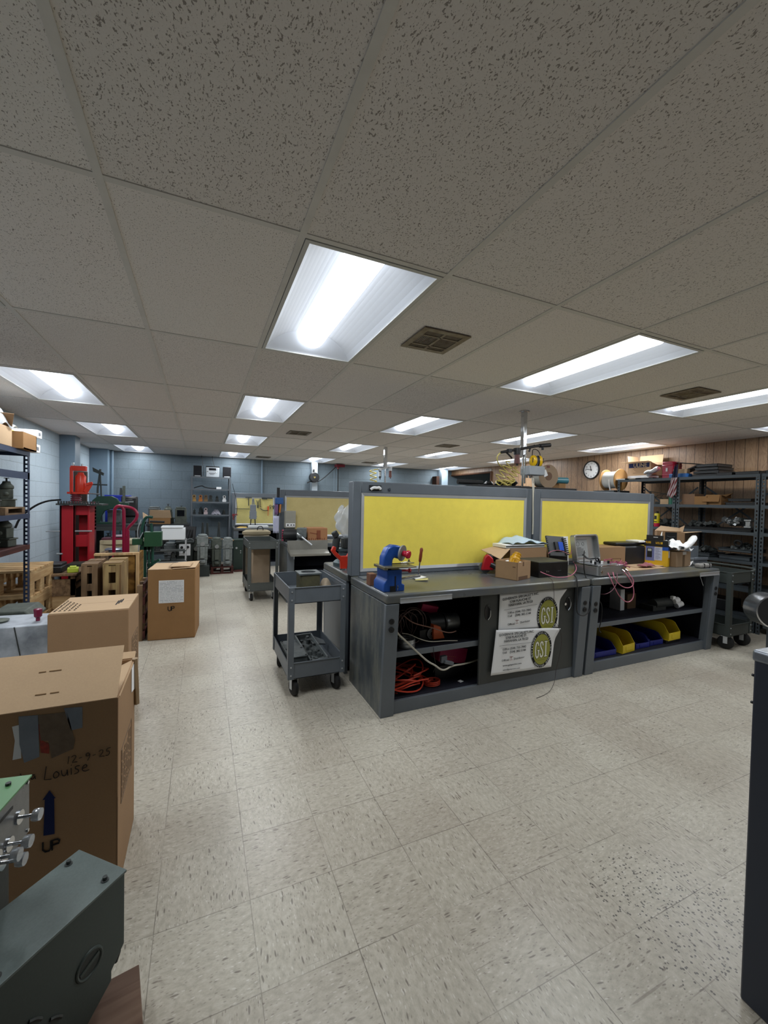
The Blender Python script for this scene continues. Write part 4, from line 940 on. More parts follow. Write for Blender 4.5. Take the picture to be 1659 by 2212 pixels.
# castings builder
def casting(label, loc, s=1.0, m=grgreen, rz=0, kind=0, group=None, plate=None):
    t = T('governor_casting', label, 'machine part', loc, rz, group)
    b = MB()
    if kind == 0:
        b.bb(-.1*s, .1*s, -.09*s, .09*s, 0, .12*s).bb(-.075*s, .075*s, -.075*s, .075*s, .12*s, .26*s).lathe([(.07*s, .26*s), (.085*s, .27*s), (.085*s, .31*s), (.05*s, .35*s), (.045*s, .38*s)], n=16)
        b.bb(-.12*s, .12*s, -.1*s, .1*s, .10*s, .12*s)
        b.put('body', m, t, bev=.006)
        MB().lathe([(.03*s, 0), (.03*s, .03*s), (.012*s, .04*s)], (0, -.075*s, .19*s), 12, Matrix.Rotation(rad(90), 4, 'X')).put('side_cap', m, t)
        MB().cyl((.0, 0, .38*s), (0, 0, .42*s), .012*s, n=8).bb(-.03*s, .03*s, -.006, .006, .42*s, .43*s).put('lever', dkcast, t)
    elif kind == 1:   # tall upright governor with actuator leg
        b.bb(-.11*s, .11*s, -.1*s, .12*s, .42*s, .62*s).bb(-.10*s, .10*s, -.09*s, .11*s, .12*s, .42*s).lathe([(.09*s, .62*s), (.095*s, .635*s), (.08*s, .66*s), (.03*s, .67*s)], n=18)
        b.bb(-.12*s, .12*s, -.11*s, .13*s, .41*s, .43*s).bb(-.09*s, .09*s, -.08*s, .1*s, 0, .12*s)
        b.put('body', m, t, bev=.008)
        MB().bb(-.045*s, .045*s, -.15*s, -.09*s, .16*s, .40*s).lathe([(.04*s, 0), (.062*s, .01*s), (.062*s, .06*s), (.04*s, .07*s)], (0, -.13*s, .06*s), 16).put('actuator', m, t, bev=.006)
        MB().cyl((0, -.095*s, .46*s), (0, -.13*s, .46*s), .05*s, .045*s, n=20).put('round_cover', plate or silver, t)
        b2 = MB()
        for x in (-.09, .09):
            for z in (.45, .59): b2.cyl((x*s, -.1*s, z*s), (x*s, -.11*s, z*s), .008*s, n=6)
        b2.put('bolt', dkcast, t)
    elif kind == 2:   # square cabinet with window or knob panel
        b.bb(-.1*s, .1*s, -.09*s, .1*s, 0, .30*s).bb(-.085*s, .085*s, -.08*s, .09*s, .30*s, .33*s)
        b.put('body', m, t, bev=.008)
        MB().bb(-.065*s, .065*s, -.093*s, -.09*s, .15*s, .27*s).put('window', screen, t)
        MB().bb(-.12*s, .12*s, -.1*s, .11*s, -.0, .03*s).put('base_flange', m, t)
    return t
g = 'castings stacked on the left shelf'
casting('upper grey-green casting on the left shelf, sitting on a small dark pallet', (LX+.47, 4.56, 1.335), .58, grgreen, .3, 0, g)
casting('grey casting farther back on the upper left shelf', (LX+.44, 4.33, 1.335), .5, grcast, -.2, 0, g)
tag(MB().bb(-.1, .11, -.26, .14, .0, .012).bb(-.1, .11, -.26, -.2, .012, .05).bb(-.1, .11, .08, .14, .012, .05).bb(-.1, .11, -.26, .14, .05, .062).put('small_pallet', oldwood, None, (LX+.46, 4.5, 1.272)), 'small dark slatted pallet under the castings on the left shelf', 'pallet')
casting('lower grey-green casting on the middle left shelf, largest of them', (LX+.46, 4.54, .992), .62, grgreen, -.2, 0, g)
casting('small pale-capped casting at the near side of the middle left shelf', (LX+.45, 4.28, .992), .55, mat('green_casting', (66, 82, 66), .6, .2), .5, 0, g)
# boxes on top of that shelf
t = T('cardboard_box', 'open cardboard box of white and yellow parts on top of the left shelf', 'box', (LX+.38, 4.42, 1.833))
MB().bb(-.08, .25, -.01, .0, 0, .14).bb(-.08, .25, .29, .30, 0, .14).bb(-.08, -.07, 0, .3, 0, .14).bb(.24, .25, 0, .3, 0, .14).bb(-.08, .25, 0, .3, 0, .01).put('carton', card_d, t)
b = MB(); random.seed(8)
for k in range(9): b.cyl((random.uniform(-.05, .2), random.uniform(.04, .25), .02), (random.uniform(-.05, .2), random.uniform(.04, .25), .13), .012, n=8)
b.put('white_fitting', white, t); MB().bb(.08, .14, .1, .15, .08, .16).put('yellow_fitting', mat('bright_yellow_plastic', (220, 214, 60), .5), t)
for k, (dx, dy, z) in enumerate(((.02, .05, 0), (.0, .02, .077), (.03, .06, .137))):
    tt = T('white_carton', ['bottom flat white carton', 'middle flat white carton', 'top flat white carton'][k]+' stacked beside the open box on the left shelf', 'box', (LX+.27+dx, 4.73+dy, 1.835+z), 0, 'flat white cartons')
    h = (.075, .058, .07)[k]; MB().bb(-.04, .32, -.02, .10, 0, h).put('carton', white, tt, bev=.002); MB().bb(.09, .095, -.021, .101, .0005, h-.0005).bb(.321, .3215, .01, .06, h*.3, h*.7).put('printed_mark', mat('grey_ink', (110, 112, 118), .7), tt)
t = T('cardboard_box', 'pale cardboard box with clear bag, nearest on top of the left shelf', 'box', (LX+.32, 4.06, 1.833))
MB().bb(-.1, .26, 0, .28, 0, .155).put('carton', card_l, t, bev=.003)
MB().slab([(-.1, .28, .155), (.26, .28, .155), (.30, .2, .26), (-.1, .2, .28)], .004).put('flap', card, t)
MB().grid(lambda a, c: (.02+.25*a, .1+.28*c, .16+.16*math.sin(3.14*a)*math.sin(3.14*c)+.02*math.sin(a*13+c*9)), 12, 12).put('clear_bag', clearp, t, solid=.001)
tag(MB().bb(0, .2, 0, .2, 0, .06).put('white_carton', white, None, (LX+.1, 3.95, 2.12)), 'plain white carton', 'box') if 0 else None
t = T('white_carton', 'white flat carton on the pale box on the left shelf, at the frame edge', 'box', (LX+.3, 4.05, 2.12))
MB().bb(-.1, .22, 0, .18, 0, .055).put('carton', white, t, bev=.002)
# ---------------- back left corner ----------------
# red hydraulic press
t = T('hydraulic_press', 'tall red steel press frame with red bottle jack on top', 'press', (-1.60, 6.25, 0))
fr = MB().bb(0, .155, 0, .02, 0, 1.32).bb(.0, .02, 0, .30, 0, 1.32).bb(.135, .155, 0, .02, 0, 1.32)
fr.bb(.155, .30, .03, .05, 1.20, 1.32).bb(.28, .30, .02, .3, .2, 1.32).bb(.155, .30, .03, .05, .80, .95).bb(.155, .28, .03, .05, 0, .50).bb(.15, .29, .2, .22, 0, 1.3)
fr.put('frame', red, t, bev=.003)
MB().cyl((-.14, .01, 1.0), (.0, .01, 1.0), .008).cyl((.15, .01, 1.0), (.33, .0, 1.0), .010).cyl((-.03, .0, .72), (.03, 0, .72), .012).put('crossbar', alu, t)
b = MB().bb(-.02, .45, -.08, .32, 1.325, 1.345)
for k in range(16): b.bb(0+k*.027, .014+k*.027, -.09, -.075, 1.345, 1.375)
b.put('toothed_plate', dkcast, t)
b = MB().lathe([(.05, 0), (.05, .06), (.045, .07), (.045, .11), (.05, .12)], (.14, .1, 1.345), 18)
for k in range(5): b.ring((.14, .1, 1.36+k*.025), .052, .008)
b.put('spring_stack', mat('dark_red_coils', (110, 30, 44), .4), t)
b = MB().bb(.06, .27, .04, .16, 1.465, 1.49).lathe([(.052, 1.49), (.056, 1.50), (.056, 1.69), (.035, 1.72), (.03, 1.74)], (.19, .1, 0), 20).bb(.09, .25, .06, .14, 1.76, 1.82).bb(.085, .10, .05, .15, 1.47, 1.80).bb(.10, .115, .04, .06, 1.47, 1.78)
b.box((.275, .07, 1.55), (.05, .03, .13), (0, rad(25), 0)).box((.29, .06, 1.60), (.07, .03, .03), (0, rad(-20), 0))
b.put('bottle_jack', redo, t, bev=.003)
MB().cyl((.11, .1, 1.82), (.11, .1, 1.86), .015).cyl((.20, .1, 1.82), (.20, .1, 1.85), .012).cyl((.25, .08, 1.475), (.40, .07, 1.47), .008).put('fitting', chrome, t)
t2 = tag(MB().bb(0, .16, 0, .02, 0, 1.78).put('steel_plate', mat('rusty_plate', (70, 60, 54), .6, .4), None, (-1.585, 6.70, 0), (rad(-2), 0, 0), bev=.01), 'dark rusty steel plate standing behind the red press', 'steel plate')
tag(MB().tube([(-.42, 0, .0), (-.38, 0, .12), (-.25, 0, .26), (-.12, 0, .33), (.02, 0, .345)], .012, smooth=2).put('black_hose', rubber, None, (-1.60, 6.22, 1.045)), 'black hose curving left from the top of the red press', 'hose')
tag(MB().prism([(-.08, 0), (.06, 0), (.07, .3), (.05, .5), (-.04, .48), (-.09, .25)], .08, Matrix.Rotation(rad(90), 4, 'X')).put('rusty_casting', mat('rust_dark', (64, 48, 42), .7, .3, .3), None, (-1.78, 6.5, .0), (0, .0, .1), bev=.01), 'rusty dark iron piece standing left of the red press', 'machine part')
p = P(158, 1240, y=5.95)
tag(MB().bb(-.0, .21, 0, .2, 0, .62).bb(-.005, .215, -.005, .205, .60, .63).put('metal_bin', mat('dark_olive_bin', (60, 62, 54), .6, .2), None, (-1.45, 5.98, 0), .0, bev=.004), 'dark olive metal bin standing in front of the red press', 'bin')
# hanging tools at the wall
t = T('clamp_tool', 'black long-handled clamp leaning on the blue column beside the press', 'tool', (-1.80, 9.2, 0))
MB().tube([(0, 0, .9), (.02, 0, 1.6), (.06, 0, 1.95)], .018).tube([(-.06, 0, 1.66), (.17, 0, 1.66)], .015).tube([(.09, 0, .9), (.07, 0, 1.6), (.05, 0, 1.93)], .014).prism([(-.06, 1.98), (.12, 1.88), (.11, 1.83), (-.05, 1.90)], .03, Matrix.Rotation(rad(90), 4, 'X')).bb(-.03, .12, -.02, .02, 0, .9).put('frame', dkcast, t)
t = T('wedge_tool', 'black wedge shaped tool hanging by the corner of the blue walls', 'tool', (-1.50, 9.7, 1.28))
MB().prism([(0, .34), (.03, .34), (.10, .06), (.18, .02), (.1, 0), (-.02, 0)], .04, Matrix.Rotation(rad(90), 4, 'X')).bb(.0, .015, -.04, 0, -1.28, .0).put('body', dkcast, t)
# long dark work table on the left of the back wall
tb = mat('dark_table', (44, 48, 50), .55, .2)
t = T('steel_table', 'long dark steel table crowded with machine parts along the back wall', 'table', (-1.86, 8.3, 0))
MB().bb(0, .88, 0, .85, .93, .97).put('table_top', tb, t, bev=.004)
for x in (.02, .8):
    for y in (.02, .77): MB().bb(x, x+.06, y, y+.06, 0, .93).put('leg', tb, t)
MB().bb(0, .88, .05, .8, .34, .37).put('lower_shelf', tb, t)
MB().bb(.0, .88, -.02, .0, .86, .93).put('front_apron', dkcast, t)
t = T('steel_table', 'dark steel table at the back wall, right of the saw, holding grey instruments', 'table', (-.97, 9.0, 0))
MB().bb(0, .75, 0, .52, .89, .93).put('table_top', tb, t, bev=.004)
for x in (.02, .67):
    for y in (.02, .44): MB().bb(x, x+.06, y, y+.06, 0, .89).put('leg', tb, t)
MB().bb(0, .75, .03, .5, .34, .37).put('lower_shelf', tb, t)
# band saw
t = T('band_saw', 'dark green band saw head arching over the dark steel table', 'saw', (-1.72, 8.32, .972))
ar = [(0, 0)]+[(.0+.0*k, .1*k) for k in range(1, 3)]
o_ = [(0, .02), (.0, .30), (.03, .40), (.10, .47), (.30, .48), (.38, .44), (.42, .38), (.56, .37), (.56, .26), (.30, .26), (.20, .22), (.15, .12), (.13, .02)]
MB().prism(o_, .09, Matrix.Translation((0, .1, 0)) @ Matrix.Rotation(rad(90), 4, 'X')).put('frame', green, t, bev=.008)
MB().bb(-.02, .42, .0, .12, 0, .03).cyl((.44, .0, .33), (.44, -.04, .33), .03).put('base', green, t)
MB().bb(.46, .50, .04, .07, .36, .66).put('upright_bar', grgreen, t)
tag(MB().bb(-.11, .10, -.08, .1, 0, .24).bb(-.12, .11, -.09, .11, .2, .22).put('motor_box', grcast, None, (-1.40, 8.62, .972), 0, bev=.01), 'grey motor box seen under the green saw arch', 'motor')
t = T('storage_bin', 'blue plastic storage bin behind the green band saw', 'bin', (-1.62, 8.95, .972))
MB().bb(0, .38, 0, .2, .0, .50).bb(-.01, .39, -.01, .21, .46, .50).put('bin', mat('bright_blue_plastic', (40, 60, 190), .4), t, bev=.006)
t = T('tool_case', 'black moulded tool case standing upright right of the green saw', 'case', (-1.36, 8.72, .972))
MB().bb(.03, .27, 0, .12, .12, .46).bb(.02, .28, .03, .09, .10, .48).put('shell', blackp, t, bev=.015); MB().bb(.08, .22, -.004, 0, .37, .40).bb(.10, .20, -.006, 0, .42, .43).put('label', mat('grey_label', (130, 134, 138), .5), t); MB().bb(0.02, .28, .0, .1, 0, .1).put('foot_block', dkcast, t)
# pink shelving stack left of saw
t = T('parts_rack', 'rack of pinkish red plastic trays behind the red press', 'rack', (-1.80, 7.4, 0))
for k in range(7):
    z = .98+k*.052; MB().bb(0, .30, 0, .25, z, z+.04).bb(-.005, .305, -.006, .0, z+.025, z+.038).put('tray', mat('pinkish_plastic', (150, 60, 84), .4, .1, .3, 20) if k < 5 else mat('pale_pink_film', (214, 180, 190), .3), t)
MB().bb(0, .02, .0, .25, 0, 1.36).bb(.28, .3, 0, .25, 0, 1.36).bb(0, .3, 0, .25, .93, .96).put('rack_frame', mat('rack_dark_red', (90, 30, 40), .5), t)
# wrapped crate
t = T('wrapped_crate', 'tan wooden crate wrapped in plastic film behind the pallets', 'crate', (-1.42, 7.55, 0))
tanw = mat('tan_crate', (150, 136, 104), .7, 0, .15, 4, fine=.2)
MB().bb(0, .56, 0, .4, 0, .74).put('crate', tanw, t, bev=.006)
MB().bb(-.01, .57, -.012, .41, .70, .76).grid(lambda a, c: (-.01+.58*a, -.016-.006*math.sin(a*21+c*4), .55+.15*c-.04*math.sin(3.14*a)), 20, 4).put('film', mat('cloudy_film', (190, 178, 146), .3, 0, .15), t)
MB().bar((.05, -.01, .5), (.25, -.012, .12), .012).bar((.27, -.008, .54), (.27, -.008, .05), .008).put('strap', dkcast, t)
t = T('books_tray', 'flat reddish folders and tins lying on the wrapped crate', 'tray', (-1.42, 7.6, .762))
MB().bb(.0, .35, 0, .2, 0, .03).bb(.12, .3, .02, .18, .03, .05).put('tray', mat('dark_mauve', (80, 40, 54), .5), t); MB().bb(.14, .34, -.01, .16, .05, .07).put('folder', mat('pale_mauve', (170, 150, 160), .4), t)
p = P(210, 1180, y=6.9)
t = T('battery_charger', 'dark grey bin lid object in front of the wrapped crate', 'case', (-1.28, 6.9, 0))
t['label'] = 'dark box with shiny grey lid in front of the wrapped crate'
MB().bb(0, .26, 0, .2, 0, .66).put('body', blackp, t, bev=.01); MB().bb(.02, .24, .02, .18, .66, .70).put('lid', mat('shiny_grey_lid', (96, 102, 116), .25, .2), t, bev=.02)
# magenta pallet jack handle
t = T('hand_truck', 'dark pink hand truck standing with its looped handle up', 'hand truck', (-1.09, 6.6, 0))
MB().tube([(0, 0, 0), (0, 0, 1.24), (.02, 0, 1.30), (.06, 0, 1.32), (.11, 0, 1.30), (.115, 0, 1.2), (.12, 0, 0)], .021, smooth=2, n=8).put('frame', magenta, t)
MB().tube([(.06, 0, 1.315), (.20, 0, 1.30), (.27, 0, 1.24), (.27, 0, 1.15), (.22, 0, 1.08), (.15, 0, 1.0), (.14, 0, .9)], .019, smooth=2, n=8).bb(.11, .18, -.01, .015, 0, .98).put('handle_loop', magenta, t)
MB().bb(.0, .11, -.01, .0, .86, .88).bb(0, .11, -.01, 0, .3, .33).bb(-.08, .24, -.22, .0, 0, .012).put('toe_plate', magenta, t)
for x in (-.05, .21): MB().cyl((x-.02, .08, .1), (x+.02, .08, .1), .1, n=20).put('wheel', rubber, t)
# green hand truck with green box
t = T('hand_truck', 'green hand truck with a green steel box, leaning upright beside the dark pink one', 'hand truck', (-.72, 6.2, 0))
gr2 = mat('teal_green_paint', (28, 74, 62), .4, .15, .15)
MB().tube([(.0, 0, .05), (.0, .0, 1.0), (.03, .0, 1.15), (.07, -.02, 1.19), (.13, -.04, 1.18)], .018, smooth=1, n=8).tube([(.13, 0, .05), (.13, 0, .85), (.11, 0, 1.1)], .018, n=8).bb(0, .13, -.01, .01, .75, .86).bb(0, .13, -.01, .01, .25, .3).bb(.03, .06, -.01, .005, .05, .8).bb(.08, .10, -.01, .005, .05, .8).put('frame', gr2, t)
MB().cyl((.10, -.04, 1.125), (.27, -.05, 1.12), .014).put('grip', rubber, t)
MB().bb(.04, .24, -.10, .08, .80, .99).bb(-.10, .02, -.04, .06, .82, .90).put('green_box', greenb, t, bev=.003)
MB().bb(-.06, .2, -.24, .0, .0, .012).bar((.12, -.01, .5), (.30, -.14, .12), .03).bar((.1, .0, .55), (.22, -.06, .62), .03).put('toe_plate', gr2, t)
for x in (-.06, .19): MB().cyl((x-.02, .1, .13), (x+.02, .1, .13), .13, n=22).put('wheel', rubber, t)
MB().tube([(.02, -.03, .98), (-.03, -.03, .86), (-.02, -.03, .6), (-.08, -.03, .4), (-.04, -.03, .2)], .007, smooth=2).tube([(.0, -.03, 1.15), (-.05, -.03, 1.0), (-.01, -.03, .8)], .006, smooth=2).put('cable', alu, t)
# white chest, crates and boxes on/around the table
t = T('steel_rack', 'wire shelf rack carrying the white machine lid and dark parts', 'rack', (-.86, 7.9, 0))
for x in (0, .60):
    for y in (0, .3): MB().bb(x, x+.02, y, y+.02, 0, .72).put('post', alu if x else dkcast, t)
for z in (.18, .34, .52): MB().bb(0, .62, 0, .32, z, z+.008).bb(0, .62, -.004, .0, z, z+.018).put('wire_shelf', dkcast, t)
b = MB()
for k in range(7): b.bb(.02+k*.09, .026+k*.09, -.006, -.002, .18, .34)
b.bb(.0, .62, -.006, -.002, .335, .345).bb(.0, .62, -.006, -.002, .26, .268); b.put('wire_basket', alu, t)
t = T('white_cooler', 'white lidded box on the wire rack, right of the green steel box', 'box', (-.62, 7.88, .72))
MB().bb(0, .36, 0, .3, 0, .20).put('tub', whitep, t, bev=.01); MB().bb(-.008, .33, -.008, .3, .20, .235).put('lid', whitep, t, bev=.008)
for k, (x, y, z, s, m, kd, lab) in enumerate(((-.78, 7.98, .19, .55, dkcast, 0, 'dark casting in the wire basket of the rack, left'), (-.45, 8.0, .35, .4, dkcast, 0, 'small dark casting on the middle wire shelf'), (-.70, 8.02, .53, .42, dkcast, 0, 'dark round casting on the top wire shelf'))):
    casting(lab, (x, y, z), s, m, .3*k, kd, 'dark castings on the wire rack')
t = T('plastic_crate', 'black slotted plastic crate tipped against the back shelf unit', 'crate', (-.45, 8.62, .625), 0); t.rotation_euler = (rad(-8), rad(4), 0)
b = MB().bb(0, .34, 0, .012, 0, .06).bb(0, .34, 0, .012, .24, .30).bb(0, .05, 0, .012, .06, .24).bb(.29, .34, 0, .012, .06, .24).bb(0, .012, 0, .3, 0, .3).bb(.328, .34, 0, .3, 0, .3).bb(0, .34, .28, .3, 0, .3).bb(0, .34, 0, .3, 0, .01)
for k in range(4): b.bar((.08+k*.05, .006, .06), (.12+k*.05, .006, .24), .014, .012)
b.put('shell', blackp, t)
tag(MB().bb(-.18, .05, -.0, .25, 0, .60).put('crate_stand', dkcast, None, (-.27, 8.7, 0)), 'dark low cabinet under the tipped black crate', 'cabinet')
t = T('cardboard_box', 'opened cardboard box lying on the dark steel table', 'box', (-.92, 9.02, .932))
MB().bb(.0, .36, 0, .2, 0, .12).put('carton', card_d, t); MB().slab([(0, 0, .12), (.38, 0, .12), (.36, -.06, .27), (.02, -.06, .27)], .004).slab([(0, 0, .12), (0, .2, .12), (-.12, .1, .22), (-.1, 0, .08)], .004).put('flap', card_l, t)
casting('grey-green instrument with dark window on the table, left of the back shelf', (-.38, 9.16, .932), 1.0, grgreen, 0, 2, 'castings on the dark steel table')
casting('second grey instrument on the table, above the cardboard box', (-.86, 9.34, .932), 1.0, grcast, 0, 2, 'castings on the dark steel table')
casting('small rounded casting on the table behind the cardboard box', (-.62, 9.34, .932), .9, grgreen, .3, 0, 'castings on the dark steel table')
pz = P(410, 1132, y=8.8)
casting('rounded grey-green governor beside the left post of the back shelf', (pz.x-.17, 9.36, .932), .82, grgreen, -.2, 0, 'castings on the dark steel table')
for k, (x, z, m) in enumerate(((-1.2, .39, dkcast), (-1.5, .39, grcast), (-.70, .39, dkcast))):
    casting(['dark casting on the lower shelf of the steel table', 'grey casting on the lower shelf of the steel table, far left', 'dark casting on the lower shelf of the table behind the rack'][k], (x, 8.55 if k < 2 else 9.2, .372), 1.0, m, .4*k, 0, 'castings under the table')
# floor row of governors
grp = 'governors standing in a row on the floor'
lbls = [(.0, )]
def gov(label, u, vb, vt, y, kind, m, rz=0, plate=None, z0=0):
    a = P(u, vb, y=y); h = P(u, vt, y=y).z-max(a.z if z0 == 0 else z0, z0)
    s = (P(u, vt, y=y).z-z0)/(.67 if kind == 1 else .42 if kind == 0 else .33)
    return casting(label, (a.x, y, z0), s, m, rz, kind, grp, plate)
gov('short grey casting stack with round face, left of the knob-panel machine', 368, 1236, 1170, 8.55, 1, grcast)
t = T('control_cabinet', 'dark machine with white three-knob panel in the floor row', 'machine', (P(398, 1240, y=8.4).x, 8.4, 0))
MB().bb(-.13, .14, 0, .24, .0, .62).bb(-.15, .16, -.02, .26, .60, .64).put('body', mat('black_green_body', (32, 40, 38), .5, .1), t, bev=.01)
MB().bb(-.09, .10, -.008, 0, .38, .61).put('knob_panel', white, t, bev=.006)
MB().cyl((-.045, -.008, .535), (-.045, -.03, .535), .024, n=16).cyl((.055, -.008, .54), (.055, -.03, .54), .024, n=16).cyl((.005, -.008, .455), (.005, -.03, .455), .024, n=16).put('knob', blackp, t)
MB().tube([(-.15, 0, .62), (0, -.02, .66), (.1, -.01, .70), (.15, 0, .66)], .012, smooth=2).put('cable', grcast, t)
gl = mat('light_grey_casting', (136, 142, 140), .55, .3, .22, 14, (92, 98, 98), .8, bump=.2)
gov('tallest grey governor in the floor row, standing on a black box', 437, 1215, 1153, 8.35, 1, gl, 0, silver, .20)
tag(MB().bb(-.13, .12, -.12, .2, 0, .20).put('black_box', mat('black_green_box', (30, 38, 36), .5), None, (P(437, 1245, y=8.35).x, 8.36, 0), 0, bev=.006), 'black box on the floor under the tallest grey governor', 'box')
rp = P(480, 1240, z=0)
t = T('wooden_pallet', 'small dark red pallet under two governors at the end of the floor row', 'pallet', (P(455, 1238, z=0).x, 8.45, 0))
MB().bb(0, .40, 0, .04, .025, .10).bb(0, .40, .36, .40, .025, .10).put('stringer', darkwood, t) if 0 else None
for x in (0, .18, .36): MB().bb(x, x+.045, 0, .4, .02, .115).put('stringer', darkwood, t)
for y in (0, .16, .32): MB().bb(0, .405, y, y+.08, .115, .13).put('deck_board', darkwood, t)
MB().bb(0, .405, 0, .08, 0, .02).bb(0, .405, .3, .4, 0, .02).put('bottom_board', darkwood, t)
gov('left governor on the small red pallet, with oval silver cover', 467, 1222, 1160, 8.6, 1, grgreen, .05, silver, .132)
gov('right governor on the small red pallet, paler grey', 491, 1222, 1160, 8.6, 1, gl, -.05, gl, .132)
gov('thin dark casting between the grey governors', 450, 1225, 1168, 9.05, 0, dkcast)
gov('grey-green casting behind the three-knob machine', 424, 1230, 1160, 8.8, 1, grgreen)
t = T('control_cabinet', 'dark green square cabinet at the right end of the floor row', 'cabinet', (P(516, 1225, y=8.75).x, 8.75, 0))
MB().bb(-.11, .10, 0, .3, .02, .62).bb(-.115, .105, -.005, .3, .60, .63).put('body', mat('dark_green_cabinet', (36, 52, 46), .5, .1), t, bev=.006); MB().cyl((.03, 0, .40), (.03, -.006, .40), .012).cyl((.03, 0, .36), (.03, -.006, .36), .01).cyl((-.05, 0, .46), (-.05, -.01, .46), .02).put('indicator', alu, t); MB().bb(-.1, .25, -.15, .25, 0, .02).put('base', darkwood, t)
tag(MB().tube([(0, 0, 0), (.05, -.02, .015), (.58, 0, -.05)], .018).put('wooden_lever', oldwood, None, (P(437, 1153, y=8.75).x, 8.75, .665)), 'long wooden bar lying across the back governors', 'wood bar')
for k, (u, dz) in enumerate(((437, .16), (447, .15), (472, .17))):
    p = P(u, 1165, y=9.0)
    tag(MB().tube([(-.04, 0, 0), (0, 0, .8+dz)], .014).tube([(.05, 0, 0), (0.01, 0, .8+dz)], .014).tube([(-.04, 0, .3), (.05, 0, .3)], .01).put('iron_stand', dkcast, None, (p.x, 9.05, 0)), ['left thin black A-shaped iron stand', 'middle thin black A-shaped iron stand', 'right thin black A-shaped iron stand'][k]+' behind the governors', 'stand')
# ---------------- stereo shelf on back wall ----------------
t = T('shelf_unit', 'blue-grey steel shelf unit with stereo on top against the back wall', 'shelf', (-.215, 9.55, 0))
W = .79
for x, s in ((0, 1), (W, -1)):
    slotted_post(x, 0, 1.92, steel, t, s=s, sy=1, w=.035, holes=False); slotted_post(x, .38, 1.92, steel, t, s=s, sy=-1, w=.035, holes=False)
for z in (1.905, 1.65, 1.375, 1.10): MB().bb(0, W, 0, .38, z-.012, z).bb(0, W, -.002, .004, z-.028, z+.002).put('shelf_board', steel, t)
MB().bar((.02, .375, 1.1), (.25, .375, .7), .02, .004).bar((.77, .375, 1.1), (.55, .375, .8), .02, .004).bar((.02, .375, 1.62), (.76, .375, 1.12), .015, .003).put('brace', steel, t)
SX, SY = -.215, 9.55
for k, x in enumerate((.055, .64)):
    tt = T('speaker', ['left', 'right'][k]+' black stereo speaker on top of the back shelf unit', 'speaker', (SX+x, SY+.06, 1.906), 0, 'stereo speakers')
    MB().bb(-.01, .155, 0, .16, 0, .235).put('cabinet', blackp, tt, bev=.004); MB().bb(.0, .145, -.004, 0, .035, .225).put('grille', mat('speaker_cloth', (16, 17, 24), .9), tt); MB().bb(.015, .13, -.006, 0, .008, .026).put('base_trim', alu, tt, bev=.004)
tt = T('stereo', 'silver compact stereo between the two black speakers', 'stereo', (SX+.29, SY+.05, 1.906))
MB().bb(0, .27, .01, .22, 0, .235).put('case', blackp, tt, bev=.006)
MB().bb(.005, .265, 0, .012, .005, .21).put('front', mat('silver_plastic', (196, 202, 208), .35, .1), tt, bev=.008); MB().bb(.06, .20, -.003, 0, .145, .195).put('display', screen, tt); MB().bb(.06, .18, -.003, 0, .075, .085).bb(.08, .16, -.003, 0, .055, .062).put('slot', blackp, tt)
MB().cyl((.205, 0, .11), (.205, -.012, .11), .013).cyl((.035, 0, .12), (.035, -.008, .12), .01).put('knob', chrome, tt)
brass = mat('tarnished_brass', (176, 140, 84), .45, .5, .2)
for k, (x, z, m, lab) in enumerate(((.06, 1.377, brass, 'first brass bearing block from the left on the stereo shelf'), (.185, 1.377, mat('orange_brass', (186, 116, 54), .45, .4, .2), 'orange-brown bearing block, second from the left on the stereo shelf'), (.29, 1.377, mat('brown_brass', (130, 104, 72), .5, .4, .2), 'third brownish bearing block on the stereo shelf'), (.385, 1.377, dkcast, 'grey bearing block on the stereo shelf'), (.66, 1.377, white, 'white bearing block near the right post of the stereo shelf'), (.29, 1.102, mat('pinkish_block', (200, 180, 182), .5), 'pinkish white block on the lower stereo shelf'))):
    tt = T('bearing_block', lab, 'machine part', (SX+x, SY+.12, z), 0, 'bearing blocks on the stereo shelf')
    MB().bb(-.035, .045, -.03, .05, 0, .05).bb(-.025, .035, -.02, .04, .05, .09).cyl((.005, -.03, .11), (.005, .04, .11), .034, n=18).put('body', m, tt, bev=.003); MB().cyl((.005, -.034, .11), (.005, -.029, .11), .017, n=16).put('bore', blackp, tt)
b = MB(); 
t = T('plastic_bag', 'crumpled clear bag of parts on the lower stereo shelf', 'bag', (SX+.40, SY+.06, 1.102)); random.seed(3)
MB().grid(lambda a, c: (.2*a, .16*c, .10*math.sin(3.14*a)**.7*math.sin(3.14*c)**.7+.02*math.sin(a*20+c*13)*math.sin(3.14*a)), 14, 10).put('film', mat('grey_film', (160, 158, 170), .2, 0, .4, 30), t, solid=.001)
for k, (x, z, s, lab) in enumerate(((.07, 1.102, .28, 'small dark casting at the left of the lower stereo shelf'), (.2, 1.102, .4, 'dark grey-green casting beside the pinkish block'), (.66, 1.102, .28, 'dark casting at the right of the lower stereo shelf'), (.52, 1.377, .33, 'dark lumpy casting beside the white bearing block'))):
    casting(lab, (SX+x, SY+.15, z), s, dkcast, k, 0, 'dark castings on the stereo shelf')
tag(MB().bb(0, .1, 0, .04, 0, .045).put('white_plug', white, None, (SX+.50, SY+.03, 1.652), 0, bev=.004), 'small white plug box on the upper stereo shelf', 'plug')
tag(MB().tube([(0, 0, .012), (.1, .02, .05), (.17, .04, .065), (.18, .02, .045), (.3, .03, .015), (.48, .02, .012)], .011, smooth=2).put('black_cord', blackp, None, (SX+.06, SY+.1, 1.652)), 'black cord and grip lying on the upper stereo shelf', 'cord')
